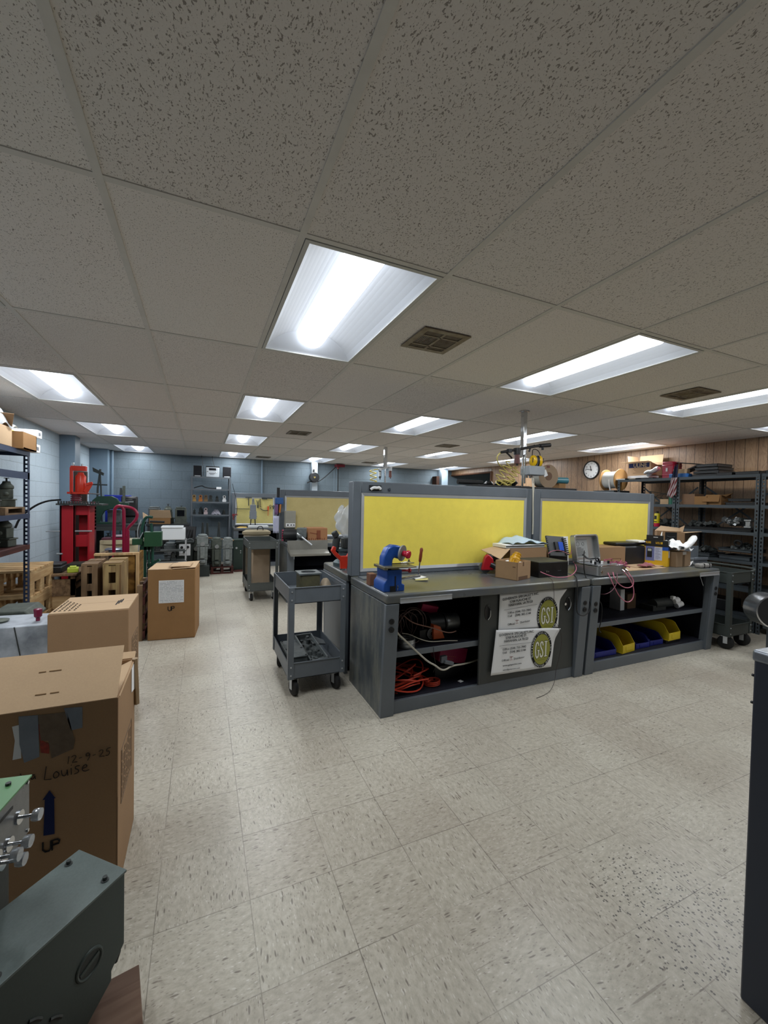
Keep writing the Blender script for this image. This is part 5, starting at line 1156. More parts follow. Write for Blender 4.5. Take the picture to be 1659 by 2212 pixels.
tag(MB().tube([(0, 0, .45), (.02, 0, .3), (.05, 0, .15), (.04, 0, 0)], .006, smooth=2).put('wall_cable', blackp, None, (SX+.20, 10.0, 1.95)), 'thin black cable hanging down the wall left of the stereo', 'cable')
tag(MB().tube([(0, 0, .45), (.03, 0, .25), (.12, 0, .05), (.13, 0, 0)], .006, smooth=2).put('wall_cable', blackp, None, (SX+.42, 10.0, 1.95)), 'thin black cable hanging down the wall behind the stereo', 'cable')
tag(MB().tube([(0, 0, .4), (.02, .01, .3), (.1, 0, .0), (.1, 0, -.3), (.0, 0, -.36)], .006, smooth=2).put('wall_cable', blackp, None, (SX+.82, 9.5, 1.38)), 'black cable looping from the back shelf to the far pegboard', 'cable')
# ================= BENCH TOPS =================
shm = mat('dark_grey_shelf', (70, 78, 84), .45, .2)
BZ = WT+.0005
def on(u, v, z=BZ): return P(u, v, z=z)
def hgt(p, v):          # height of a sight line over point p
    a, c = -1.0, 4.0
    for _ in range(40):
        m = (a+c)/2; d = Vector((p[0], p[1], m))-Vector((0, 0, EYE)); vv = 1106-FPX*d.dot(_U)/d.dot(_f)
        if vv > v: a = m
        else: c = m
    return m
# -- blue disc grinder
p = on(838, 1262)
t = T('disc_grinder', 'blue bench disc grinder with red knob and wooden-handled crank', 'grinder', (1.175, 2.57, BZ), .0); t.scale = (.84, .88, .87)
MB().prism([(-.075, 0), (.11, 0), (.11, .05), (.085, .06), (.085, .17), (-.05, .17), (-.045, .10), (-.075, .06)], .20, Matrix.Translation((0, .0, 0)) @ Matrix.Rotation(rad(90), 4, 'X') @ Matrix.Translation((0, 0, -.10))).put('base', bluep, t, bev=.006)
MB().bb(-.02, .03, -.1035, -.10, 0, .045).bb(.02, .03, -.103, -.1, 0, .12).put('recess', blackp, t)
o_ = [(-.04, .17), (-.035, .26), (.0, .33), (.05, .355), (.11, .35), (.14, .32), (.14, .26), (.10, .24), (.07, .26), (.05, .24), (.045, .17)]
MB().prism(o_, .09, Matrix.Translation((-.02, .0, 0)) @ Matrix.Rotation(rad(90), 4, 'X') @ Matrix.Translation((0, 0, -.045))).put('arch', bluep, t, bev=.012)
MB().bb(-.08, .20, -.13, .06, .185, .195).bb(-.09, -.06, -.14, .07, .178, .199).bb(.0, .24, -.02, -.01, .2, .208).put('work_table', mat('brass_steel_plate', (122, 118, 98), .3, .6, .2), t, bev=.002)
A = Vector((.11, -.035, .29)); D_ = Vector((.55, -.8, -.12)).normalized()
MB().cyl(A, A+D_*.012, .064, n=30).put('disc', mat('grinding_disc', (130, 132, 132), .5, .3), t)
MB().cyl(A+D_*.012, A+D_*.05, .024, n=18).cyl(A+D_*.05, A+D_*.075, .034, .032, n=18).put('knob', mat('red_knob', (176, 20, 52), .15), t, bev=.006)
MB().cyl((.10, -.02, .075), (.30, -.01, .095), .013, n=14).cyl((.285, -.012, .094), (.30, -.012, .24), .006, n=10).put('crank_arm', chrome, t)
MB().lathe([(.006, 0), (.012, .01), (.014, .05), (.012, .08), (.0145, .105), (.008, .12)], (.297, -.012, .205), 14, Matrix.Rotation(rad(7), 4, 'Y')).put('crank_handle', orangeh, t)
MB().cyl((.12, .0, .145), (.22, .0, .14), .009).cyl((.20, 0, .14), (.215, 0, .14), .018, n=8).put('red_screw', red, t)
MB().cyl((.14, .04, .2), (.24, .05, .205), .004).cyl((.22, .04, .205), (.22, .04, .225), .008).put('gauge_rod', chrome, t)
MB().cyl((.045, -.104, .035), (.045, -.11, .035), .006).cyl((.045, -.104, .01), (.045, -.104, .05), .003).put('bolt', chrome, t)
tag(MB().bb(-.05, .0, 0, .07, 0, .085).put('wood_block', mat('red_brown_block', (110, 74, 56), .6), None, (1.155, 2.71, BZ), 0, bev=.003), 'brown block wedged behind the blue disc grinder', 'block')
tag(MB().bb(0, .20, 0, .12, 0, .010).put('steel_bar', steel, None, (1.14, 2.93, BZ), 0), 'flat dark steel bar lying at the foot of the pinboard behind the grinder', 'steel bar')
p = on(895, 1252)
for k in range(2): tag(MB().grid(lambda a, c: (.10*a, .08*c, .004+.008*a*a), 6, 4).put('paper_note', mat('pale_yellow_note', (196, 190, 130), .8) if k == 0 else white, None, (p.x-.02+.03*k, p.y-.05+.04*k, BZ+.002*k), -.5+.6*k, solid=.0006), ['yellow paper note on the worktop right of the blue grinder', 'pale paper slip under the yellow note beside the grinder'][k], 'note')
# -- stain on the top
# red power tool with grey disc guard
p = on(1060, 1238)
t = T('power_tool', 'red and black power tool leaning at the pinboard, left of the open carton', 'power tool', (p.x-.03, p.y+.02, BZ), -.35)
MB().prism([(-.06, .03), (.05, .03), (.045, .13), (.0, .17), (-.03, .15)], .05, Matrix.Rotation(rad(90), 4, 'X')).put('housing', red, t, bev=.01)
MB().cyl((-.02, .0, .05), (-.02, -.02, .05), .05, n=22).put('guard', grcast, t)
MB().cyl((0, .01, .14), (.14, .02, .12), .03, n=14).cyl((.02, -.04, .08), (.14, -.08, .03), .022, n=12).cyl((.10, 0, .10), (.15, 0, .03), .03).put('grip', blackp, t)
MB().tube([(.12, -.09, .01), (.12, -.085, .05), (.15, -.085, .05), (.15, -.09, .01)], .008, smooth=1).put('trigger_loop', mat('red_trigger', (180, 20, 50), .3), t)
tag(MB().bb(-.05, .06, -.02, .02, 0, .03).bb(-.05, -.03, -.03, .03, 0, .035).put('pink_clamp', mat('dusty_pink', (160, 120, 126), .5), None, (p.x+.07, p.y-.14, BZ), -.05, bev=.006), 'dusty pink plastic clamp in front of the red power tool', 'clamp')
# open carton with papers
A, B_ = on(1104, 1236), on(1178, 1230)
t = T('cardboard_box', 'opened carton heaped with blue-white papers, in front of the post between pinboards', 'box', (2.50, 2.86, BZ), -.03)
MB().bb(0, .42, 0, .004, 0, .215).bb(0, .42, .21, .215, 0, .215).bb(0, .004, 0, .21, 0, .215).bb(.416, .42, 0, .21, 0, .215).bb(0, .42, 0, .21, 0, .005).put('carton', card, t)
MB().slab([(-.0, -.002, .21), (-.0, .2, .215), (-.20, .15, .19), (-.15, -.06, .13)], .004).put('side_flap', card_l, t)
MB().slab([(.42, 0, .21), (.42, .2, .21), (.47, .2, .08), (.48, .02, .07)], .004).put('right_flap', card, t)
MB().bb(-.04, .40, .01, .2, .217, .245).put('magazine_pile', white, t, bev=.002)
MB().bb(-.038, .398, .0085, .0101, .225, .237).put('printed_edge', mat('print_edge', (70, 74, 70), .7), t)
bw_ = mat('pale_blue_paper', (188, 208, 222), .7, var=.04)
MB().grid(lambda a, c: (.03+.40*a, .0+.22*c, .25+.055*math.sin(3.14*min(1, a*1.1))*(.4+.6*c)+.012*math.sin(a*16+c*5)), 16, 10).put('paper_sheets', bw_, t, solid=.002)
# small box with yellow fitting
A = on(1117, 1255)
t = T('cardboard_box', 'small scuffed cardboard box holding a yellow fitting, at the bench edge', 'box', (A.x, A.y, BZ), rad(18))
w_, d_, h_ = .205, .20, .145
MB().bb(0, w_, 0, .004, 0, h_).bb(0, w_, d_-.004, d_, 0, h_).bb(0, .004, 0, d_, 0, h_).bb(w_-.004, w_, 0, d_, 0, h_).bb(0, w_, 0, d_, 0, .005).put('carton', mat('scuffed_cardboard', (166, 134, 100), .8, 0, .12, 9), t)
MB().bb(.08, .10, -.0006, 0, .11, h_).box((-.0004, .03, .105), (.001, .025, .008)).bb(.02, .16, -.0006, 0, .002, .03).put('stain', mat('dark_stain', (104, 76, 54), .8), t)
MB().grid(lambda a, c: (.01+.18*a, .01+.17*c, h_-.02+.015*math.sin(a*12)*math.sin(c*9)), 8, 8).put('packing_paper', white, t)
tt = T('pipe_fitting', 'yellow plastic pipe fitting sticking out of the small scuffed box', 'fitting', (A.x+.075, A.y+.13, BZ+.125))
yp = mat('amber_yellow_plastic', (196, 146, 26), .3)
MB().lathe([(.035, 0), (.038, .02), (.045, .025), (.045, .04), (.035, .045), (.035, .07)], (0, 0, 0), 20, Matrix.Rotation(rad(28), 4, 'Y')).put('body', yp, tt, bev=.003); MB().lathe([(.026, .0), (.03, .006), (.03, .018), (.022, .022)], (.036, 0, .06), 8, Matrix.Rotation(rad(28), 4, 'Y')).put('nut', yp, tt); MB().cyl((-.05, -.02, .0), (-.03, -.02, .04), .018, n=8).put('second_nut', yp, tt)
# black enclosure
A = on(1178, 1252)
t = T('black_enclosure', 'low black metal enclosure between the small box and the silver case', 'case', (2.56, 2.575, BZ), .0)
MB().bb(0, .33, 0, .28, 0, .125).put('case', mat('satin_black_metal', (18, 19, 20), .35), t, bev=.004); MB().bb(0, .33, 0, .28, .125, .129).put('lid', mat('olive_black_lid', (64, 66, 54), .4), t, bev=.001)
MB().cyl((.075, 0, .05), (.075, -.012, .05), .005).cyl((.095, 0, .05), (.095, -.012, .05), .005).put('toggle_switch', chrome, t); MB().text('', .01, Matrix()) if 0 else None
MB().bb(.21, .25, -.0008, 0, .048, .054).put('nameplate', mat('grey_nameplate', (60, 62, 64), .5), t)
# terminal board with blue cards
A = on(1200, 1208, z=BZ+.02)
t = T('terminal_board', 'tilted dark terminal board with blue plug and white card behind', 'electronics', P(1190, 1207, y=2.93), -.15); t.rotation_euler = (rad(-22), rad(4), -.05)
MB().bb(0, .22, 0, .02, .03, .235).put('board', mat('charcoal_board', (70, 72, 74), .5), t, bev=.004)
b = MB()
for k in range(9): b.bb(.19, .235, -.012, .0, .045+k*.02, .057+k*.02); b.bb(-.02, .01, -.004, .0, .045+k*.02, .049+k*.02)
b.put('terminal', blackp, t); MB().bb(.115, .165, -.02, 0, .085, .17).bb(.165, .18, -.012, 0, .085, .17).put('blue_plug', mat('vivid_blue_plastic', (28, 84, 200), .3), t); MB().bb(.075, .115, -.016, 0, .08, .17).put('black_plug', blackp, t)
tag(MB().bb(0, .25, 0, .008, 0, .29).put('white_card', white, None, (P(1190, 1190, y=3.07).x, 3.07, BZ), (rad(-4), 0, 0)), 'white card standing behind the tilted terminal board', 'card')
q = P(1190, 1207, y=2.93); tag(MB().bb(0, .24, 0, .10, 0, q.z-BZ+.02).put('dark_block', blackp, None, (q.x, 2.95, BZ)), 'dark block propping up the tilted terminal board', 'block')
# silver instrument case
A = on(1310, 1243)
t = T('instrument_case', 'open dented aluminium instrument case with pink cables, at the left end of the open bench', 'case', (3.10, 2.435, BZ+.004), .06)
cs = mat('brushed_aluminium', (176, 178, 178), .35, .85, .08)
def rbox(x0, x1, y0, y1, z0, z1, r=.03):
    pts = []
    for cx_, cy_, a0 in ((x1-r, y1-r, 0), (x0+r, y1-r, 90), (x0+r, y0+r, 180), (x1-r, y0+r, 270)):
        for k in range(5): a = rad(a0+22.5*k); pts.append((cx_+r*math.cos(a), cy_+r*math.sin(a)))
    return pts
MB().prism(rbox(0, .36, 0, .26, 0, 0), .085).put('case_base', cs, t, bev=.008)
MB().prism(rbox(-.004, .364, -.004, .264, 0, 0), .006, Matrix.Translation((0, 0, .085))).put('rim', chrome, t, bev=.001)
ML = Matrix.Translation((0, .265, .085)) @ Matrix.Rotation(rad(80), 4, 'X')
b = MB(); outer = rbox(0, .33, 0, .25, 0, 0); inner = rbox(.014, .316, .014, .236, 0, 0, .025); n_ = len(outer)
vs = [(x, y, 0) for x, y in outer]+[(x, y, .05) for x, y in outer]+[(x, y, .05) for x, y in inner]+[(x, y, .012) for x, y in inner]
fs = [tuple(range(n_))]+[(i, (i+1) % n_, n_+(i+1) % n_, n_+i) for i in range(n_)]+[(n_+i, n_+(i+1) % n_, 2*n_+(i+1) % n_, 2*n_+i) for i in range(n_)]+[(2*n_+i, 2*n_+(i+1) % n_, 3*n_+(i+1) % n_, 3*n_+i) for i in range(n_)]+[tuple(range(3*n_, 4*n_))]
b._add(vs, fs, ML); b.put('case_lid', cs, t, bev=.002)
b = MB().bb(.03, .21, .04, .21, .0125, .0135); b.b.transform(ML); b.put('lid_label', mat('grey_label_sheet', (150, 152, 150), .6), t)
b = MB(); random.seed(11)
for k in range(7): b.bb(.05, .05+random.uniform(.06, .13), .055+k*.012, .059+k*.012, .0136, .0142)
b.ring((.08, .165, .0138), .02, .001, M=Matrix()); b.ring((.15, .165, .0138), .015, .001); b.b.transform(ML); b.put('label_print', ink, t)
MB().bb(.02, .34, .02, .24, .085, .093).put('panel', mat('panel_grey', (110, 112, 116), .5), t)
b = MB(); b2 = MB()
for k in range(7): x = .04+k*.03; (b if k % 2 else b2).cyl((x, .07+.04*(k % 3), .093), (x, .07+.04*(k % 3), .118), .010, n=10)
b.put('white_knob', white, t); b2.put('black_knob', blackp, t)
MB().tube([(.10, .24, .16), (.12, .2, .12), (.14, .15, .13), (.15, .12, .14), (.17, .13, .11)], .008, smooth=2).ring((.15, .13, .125), .018, .006, M=Matrix.Rotation(rad(70), 4, 'X')).put('black_lead', blackp, t)
MB().bb(.30, .36, -.006, 0, .03, .07).cyl((.03, 0, .04), (.03, -.004, .04), .012).tube([(.30, -.004, .05), (.30, -.03, .035), (.35, -.03, .035), (.35, -.004, .05)], .004).put('latch', chrome, t)
# pink cables hanging
def cable(name, label, pts, r, m, cat='cable', group=None, smooth=2):
    q = []
    for c in pts: q.append(P(c[0], c[1], **({'y': c[2]} if len(c) == 3 else {'z': c[3]})))
    o = q[0]; b = MB().tube([x-o for x in q], r, smooth=smooth, n=6); return tag(b.put(name, m, None, o), label, cat, group)
g = 'pink test leads'
yf = 2.39
cable('test_lead', 'longest pink lead hanging from the silver case in a deep loop', [(1300, 1215, 2.60), (1315, 1240, 2.41), (1330, 1275, yf), (1342, 1294, yf), (1358, 1303, yf), (1370, 1290, yf), (1368, 1262, yf), (1352, 1238, 2.41), (1335, 1222, 2.55)], .0042, pinkcable, group=g)
cable('test_lead', 'pink lead hanging from the silver case in the shallower loop', [(1322, 1218, 2.60), (1324, 1240, 2.41), (1332, 1258, yf), (1350, 1271, yf), (1366, 1268, yf), (1370, 1255, yf), (1358, 1238, 2.41), (1345, 1222, 2.58)], .0042, pinkcable, group=g)
cable('test_lead', 'dark pink lead looping left of the deep pink loops', [(1330, 1225, 2.55), (1334, 1245, 2.40), (1332, 1262, yf), (1322, 1277, yf), (1308, 1284, yf), (1298, 1283, 2.48)], .003, mat('dull_mauve_cable', (120, 76, 88), .5), group=g)
b = MB(); random.seed(12)
o = P(1330, 1218, z=BZ+.09)
for k in range(16):
    a = Vector((random.uniform(-.10, .06), random.uniform(-.05, .08), random.uniform(-.01, .03))); pts = [a]
    for j in range(4): a = a+Vector((random.uniform(.0, .05), random.uniform(-.035, .025), random.uniform(-.03, .02))); a.z = max(a.z, -.085); pts.append(a)
    b.tube(pts, .0036, smooth=2, n=5)
tag(b.put('lead_tangle', mat('magenta_cable', (168, 66, 104), .5), None, o), 'tangle of dark pink test leads spilling over the right side of the silver case', 'cables', kind='stuff')
cable('test_lead', 'pink lead drooping from the black enclosure to the silver case', [(1160, 1232, 2.60), (1185, 1243, 2.52), (1205, 1248, 2.50), (1230, 1246, 2.50), (1243, 1236, 2.55), (1246, 1226, 2.62), (1238, 1212, 2.75)], .0035, pinkcable, group=g)
cable('test_lead', 'pink lead arching over the tilted terminal board', [(1184, 1196, 2.90), (1192, 1190, 2.90), (1208, 1188, 2.90), (1222, 1194, 2.90), (1235, 1200, 2.88), (1233, 1170, 2.9), (1240, 1160, 2.88)], .0032, pinkcable, group=g)
cable('thin_wire', 'thin dark wire dangling from the bench edge over the paper signs to the floor', [(1183, 1246, 2.47), (1194, 1253, 2.41), (1197, 1272, 2.40), (1196, 1335, 2.42), (1210, 1360, 2.42), (1214, 1385, 2.42), (1208, 1420, 2.42), (1200, 1450, 2.43), (1199, 1470, 2.42), (1190, 1492, 0, .012), (1175, 1502, 0, .004), (1159, 1508, 0, .004)], .0017, mat('thin_dark_wire', (50, 36, 40), .5))
cable('power_cord', 'black cord hanging over the right end of the sign-bearing bench', [(1240, 1242, 2.50), (1247, 1250, 2.405), (1247, 1275, 2.39), (1245, 1320, 2.41), (1250, 1328, 2.40), (1262, 1331, 2.40), (1273, 1322, 2.41), (1277, 1305, 2.43), (1270, 1295, 2.45), (1263, 1292, 2.455)], .0045, rubber)
cable('power_cord', 'black cord plugged into the left leg outlet of the open bench', [(1287, 1292, 2.455), (1296, 1298, 2.44), (1301, 1310, 2.45), (1299, 1340, 2.45), (1293, 1362, 2.45), (1298, 1366, 2.47)], .004, rubber)
cable('power_cord', 'black cord running from the silver case down between the two benches', [(1262, 1190, 2.62), (1261, 1215, 2.44), (1262, 1238, 2.51), (1272, 1262, 2.43), (1288, 1276, 2.46), (1300, 1284, 2.50)], .0045, rubber)
# boxes to the right on bench 2
A = on(1294, 1214); A = Vector((3.52, 2.84, 0))
t = T('cardboard_box', 'closed brown cardboard box directly behind the silver instrument case', 'box', (3.53, 2.83, BZ), -.04)
MB().bb(0, .42, 0, .24, 0, .20).put('carton', card, t, bev=.003); MB().bb(.22, .36, -.0008, 0, .045, .085).put('printed_marks', mat('brown_print', (104, 74, 48), .8), t); MB().bb(.23, .35, -.0014, -.0006, .052, .078).put('print_gap', card, t)
t = T('hard_case', 'black plastic hard case standing behind the yellow meter box', 'case', (3.99, 2.85, BZ), -.05)
MB().bb(0, .33, 0, .14, 0, .20).put('shell', blackp, t, bev=.02); MB().bb(-.10, .34, .02, .18, .205, .235).put('lid', blackp, t, bev=.01); MB().bb(.20, .36, .0, .15, .236, .25).put('paper_on_top', white, t)
A = on(1438, 1226); 
t = T('meter_box', 'black and yellow retail box of a handheld meter, hang tab on top', 'box', (4.285, 2.845, BZ), rad(-72))
yb = mat('yellow_print_board', (222, 176, 30), .4, var=.03); bb_ = mat('black_print_board', (20, 20, 22), .4, var=.03)
MB().bb(0, .215, 0, .075, 0, .20).put('carton', yb, t, bev=.002); MB().bb(-.0006, .2156, -.0006, .0756, .2, .265).put('upper_carton', bb_, t, bev=.002)
MB().bb(.01, .165, .03, .033, .265, .315).put('hang_tab', bb_, t, bev=.008); MB().bb(.075, .115, .0285, .0301, .292, .298).put('tab_slot', white, t)
MB().bb(.015, .10, -.0012, 0, .05, .2).put('blue_panel', mat('lilac_print', (110, 118, 170), .5), t); MB().bb(.095, .165, -.0014, 0, .06, .195).put('text_panel', mat('pale_lilac_print', (196, 202, 226), .5), t)
MB().bb(.03, .075, -.0022, 0, .085, .18).put('meter_picture', bb_, t); MB().bb(.036, .069, -.003, -.002, .15, .174).put('picture_screen', mat('pale_screen_print', (190, 196, 186), .4), t)
b = MB(); random.seed(9)
for k in range(11): b.bb(.103, .103+random.uniform(.03, .055), -.0021, -.0013, .182-k*.011, .185-k*.011)
b.put('small_print', mat('grey_small_print', (110, 112, 140), .6), t)
MB().bb(.165, .2156, -.0012, 0, .165, .20).bb(.2156, .217, .0, .075, .165, .2).put('blue_band', mat('blue_print', (30, 80, 170), .4), t); MB().bb(.105, .165, -.0014, -.0005, .228, .25).put('yellow_badge', yb, t)
b = MB().text('FLUKE', .026, wall_text_M((.108, -.0016, .2315)), ext=.0003, sx=.62, bold=.001); b.put('badge_text', bb_, t)
b = MB().text('FLUKE', .03, wall_text_M((.015, -.0012, .228)), ext=.0003, sx=.5, bold=.001).text('_____', .03, wall_text_M((.015, -.0012, .222)), ext=.0003, sx=.5) if 0 else MB().text('FLUKE', .03, wall_text_M((.015, -.0012, .230)), ext=.0003, sx=.55, bold=.001); b.put('brand_text', yb, t)
MB().bb(.2156, .217, .02, .06, .09, .16).put('side_label', white, t)
A = on(1500, 1222)
t = T('cardboard_box', 'small taped brown box with white wrapping paper on it, right of the meter box', 'box', (4.42, 2.60, BZ), .02)
MB().bb(0, .25, 0, .16, 0, .155).put('carton', mat('brown_box_small', (134, 110, 84), .7, 0, .1), t, bev=.003); MB().bb(.11, .145, -.0008, 0, .0, .12).put('tape', mat('dark_tape', (92, 74, 54), .3), t); MB().bb(.11, .17, -.001, 0, .125, .155).put('label', mat('tape_label', (170, 168, 164), .4), t)
t = T('packing_paper', 'white crumpled packing paper heaped on the small taped box', 'paper', (4.40, 2.60, BZ+.157)); t.scale = (1.2, 1.15, 1.3)
random.seed(77)
def crum(a, c, s0): return .010*math.sin(a*19+s0+c*7)+.008*math.sin(c*23-a*11+s0)
b = MB().grid(lambda a, c: (-.03+.25*a, -.02+.20*c, .008+.075*math.sin(3.14*min(1, a*.8+.15))*math.sin(3.14*(c*.8+.12))+crum(a, c, 1)), 22, 14); b.put('sheet', white, t, solid=.002)
b = MB().grid(lambda a, c: (.03+.26*a, -.028+.03*math.cos(c*6.28)+.05*a, .035+.026*math.sin(c*6.28)*(.6+.5*a)+.065*a*a+.3*crum(a, c, 4)), 14, 12); b.put('rolled_edge', white, t)
b = MB().grid(lambda a, c: (-.06+.17*a, .15+.04*a, .02+(.05+.075*a-.03*math.sin(a*3.1))*c+crum(a, c, 2)*.4), 12, 6); b.put('upright_sheet', white, t, solid=.002)
for k, (u, v, lab) in enumerate(((1372, 1232, 'flat cardboard sheet lying nearest the bench edge'), (1390, 1226, 'flat cardboard sheet lying under the meter box'))):
    p = on(u, v); tag(MB().slab([(-.10, 0, 0), (.50, .02, 0), (.52, .18, 0), (-.08, .17, 0)], .005).put('cardboard_sheet', card_l, None, (p.x-.03, p.y-.02+.0, BZ+.0055*k), -.05*k), lab, 'cardboard sheet')
p = on(1400, 1225, z=BZ+.012)
tag(MB().grid(lambda a, c: (.18*a, .07*c, .012+.03*math.sin(3.14*a)*math.sin(3.14*c)+.006*math.sin(a*18)), 12, 6).put('shop_rag', mat('pink_shop_rag', (150, 92, 98), .9), None, (p.x-.09, p.y-.01, BZ+.012), -.1, solid=.004), 'dull pink shop rag in front of the meter box', 'rag')
p = Vector((4.70, 2.60, BZ))
tag(MB().grid(lambda a, c: (.16*a, .10*c, .003+.05*(1-abs(2*a-1))**2*(1-c)), 12, 6).put('paper_fold', white, None, (p.x-.06, p.y-.0, BZ), .1, solid=.001), 'folded white paper at the right end of the bench', 'paper')
t = T('strapped_pack', 'pale grey strapped pack at the right corner of the bench top', 'pack', (4.61, 2.47, BZ))
MB().bb(0, .19, 0, .07, 0, .045).put('pack', mat('grey_cloth_pack', (140, 138, 134), .8), t, bev=.015); MB().bb(.05, .06, -.002, .072, -.0, .047).bb(.14, .15, -.002, .072, -.0, .047).put('strap', blackp, t)
t = T('storage_bin', 'grey sheet metal box standing past the right end of the bench top, on the cart', 'bin', (P(1494, 1212, y=2.72).x, 2.72, .688), 0)
MB().bb(.05, .30, .1, .11, .0, .33).put('back_plate', steel, t); MB().bb(.0, .25, -.02, .09, 0, .205).bb(0, .25, -.03, -.02, .19, .22).put('box', mat('grey_metal_box', (104, 110, 118), .45, .2), t, bev=.004)
t = T('plastic_bag', 'clear plastic bag between the taped box and the grey metal box', 'bag', (4.70, 2.70, BZ))
MB().grid(lambda a, c: (.10*a, .08*c, .16*math.sin(3.14*a)**.5*(.5+.5*c)+.01*math.sin(a*30)), 10, 8).put('film', clearp, t, solid=.001)
# open box with flaps behind the riser end (on the back bench)
A = P(1515, 1188, y=3.3)
a0 = P(1480, 1151, y=3.05)
t = T('cardboard_box', 'open carton with raised flaps and dark tape, beyond the right end of the benches', 'box', (a0.x, 3.05, .72), rad(38))
hh = a0.z-.72; hx = .30
tag(MB().bb(-.20, .26, 0, .46, 0, .71).put('dark_cabinet', shm, None, (a0.x, 3.05, 0), bev=.004), 'dark cabinet standing under the open carton beyond the bench end', 'cabinet')
MB().bb(0, hx, 0, .005, 0, hh).bb(0, .005, 0, .28, 0, hh).bb(hx-.005, hx, 0, .28, 0, hh).bb(0, hx, .275, .28, 0, hh).put('carton', card, t, bev=.001)
MB().slab([(0, 0, hh), (hx*.62, 0, hh), (hx*.62, -.13, hh+.01), (-.12, -.14, hh+.03)], .004).slab([(hx, 0, hh), (hx, .28, hh), (hx+.16, .2, hh+.06), (hx+.13, .0, hh+.04)], .004).slab([(hx*.6, 0, hh), (hx, 0, hh), (hx+.13, .0, hh+.04), (hx*.7, -.02, hh+.08)], .003).put('flap', card_l, t)
MB().bb(-.001, 0, .08, .20, 0, hh).put('dark_tape', bb_, t)
b = MB()
for k in range(5): b.tube([(-.0016, .10, hh-.05-k*.035), (-.0016, .14, hh-.062-k*.035), (-.0016, .18, hh-.048-k*.035)], .0016, smooth=1)
b.put('tape_print', mat('tape_print_grey', (120, 124, 130), .6), t)
# ---------- inside the benches ----------
SH = .416
t = T('extension_cord', 'coiled orange extension cord on the bottom shelf of the sign-bearing bench', 'cord', (1.36, 2.70, .092))
b = MB(); random.seed(21)
for k in range(11):
    R1, R2 = random.uniform(.12, .20), random.uniform(.10, .15); ph = random.uniform(0, 6.28); tx, ty = random.uniform(-.06, .05), random.uniform(-.06, .04); tl = random.uniform(-.15, .25)
    b.tube([(max(-.20, tx+R1*math.cos(ph+a*.42)), max(-.17, ty+R2*math.sin(ph+a*.42)), .008+.009*k+.025+.06*tl*math.cos(ph+a*.42)+.03*math.sin(a*.8+k)) for a in range(16)], .0055, smooth=1, n=6)
b.put('coil', ocable, t)
b = MB()
for k in range(3): b.tube([(.22+.06*math.cos(a*.5+k), -.09+.045*math.sin(a*.5+k), .008+.012*k) for a in range(13)], .005, n=6)
b.put('cord_end', ocable, t)
y5 = 2.50
cable('white_cable', 'thick white cable drooping across the open bay of the sign-bearing bench', [(849, 1352, 2.475), (858, 1368, y5), (880, 1388, y5), (905, 1412, y5), (925, 1430, y5), (940, 1437, y5), (952, 1447, y5), (963, 1447, y5), (975, 1438, 2.52), (1005, 1434, 2.55), (1033, 1425, 2.6)], .0065, whitecable)
cable('brown_cable', 'brown cable trailing over the shelf of the sign-bearing bench', [(872, 1330, 2.60), (890, 1345, 2.56), (915, 1352, 2.55), (935, 1356, 2.54), (958, 1365, 2.54), (975, 1367, 2.54), (985, 1363, 2.56)], .004, mat('brown_cable_m', (150, 112, 98), .5))
cable('thin_cable', 'thin pale cable lying along the shelf front of the sign-bearing bench', [(868, 1368, 2.58), (885, 1370, 2.56), (905, 1380, 2.52), (930, 1387, 2.515), (960, 1384, 2.515), (988, 1384, 2.52)], .0028, whitecable)
b = MB(); random.seed(31)
for k in range(9):
    R1 = random.uniform(.06, .12); ph = random.uniform(0, 6.28); ax = random.uniform(-.5, .5)
    b.tube([(R1*math.cos(ph+a*.45)*.9+.03*k-.1, .05*math.sin(k)+.02*math.cos(a), max(.006, .13+R1*1.1*math.sin(ph+a*.45)+.02*ax)) for a in range(15)], .0032, smooth=1, n=5)
tag(b.put('cable_tangle', mat('grey_brown_cables', (92, 70, 66), .5), None, (1.36, 2.68, SH)), 'tangle of thin dark cables on the shelf of the sign-bearing bench', 'cables', kind='stuff')
b = MB()
for k in range(4): b.tube([(-.06+.09*math.cos(a*.5)*(.6+.1*k), 0+.01*k, .10+.12*math.sin(a*.5+k*.4)) for a in range(8)], .005, smooth=1, n=6)
tag(b.put('orange_lead', mat('rust_cable', (130, 48, 32), .5), None, (1.26, 2.62, SH)), 'rust orange cable loops behind the left leg of the sign-bearing bench', 'cable')
tag(MB().ring((0, 0, .034), .058, .006, n=30).lathe([(.055, 0), (.062, .001), (.062, .06), (.055, .06), (.055, 0)], (0, 0, 0), 30, caps=False).put('steel_ring', silver, None, (1.345, 2.585, SH+.0)), 'wide silver metal ring on the shelf front edge', 'ring')
t = T('cable_spool', 'dark motor unit with dull steel drum at the right of the shelf', 'machine part', (1.83, 2.72, SH))
MB().cyl((-.10, 0, .10), (.02, 0, .10), .062, n=20).put('drum', silver, t); MB().cyl((-.25, 0, .10), (-.10, 0, .10), .08, n=20).cyl((-.12, 0, .10), (-.115, 0, .10), .09).put('body', blackp, t); MB().bb(-.24, .0, -.05, .05, 0, .03).put('foot', blackp, t)
t = T('power_tool', 'black and orange power tool lying on the shelf', 'power tool', (1.57, 2.66, SH))
MB().bb(-.10, .05, -.04, .04, 0, .09).cyl((.0, -.042, .06), (-.0, -.048, .06), .045, n=20).put('housing', blackp, t, bev=.01); MB().prism([(.0, 0), (.10, 0), (.06, .09), (.0, .11)], .05, Matrix.Translation((.0, -.02, .02)) @ Matrix.Rotation(rad(90), 4, 'X')).put('orange_grip', mat('orange_plastic', (186, 82, 34), .4), t, bev=.004)
b = MB()
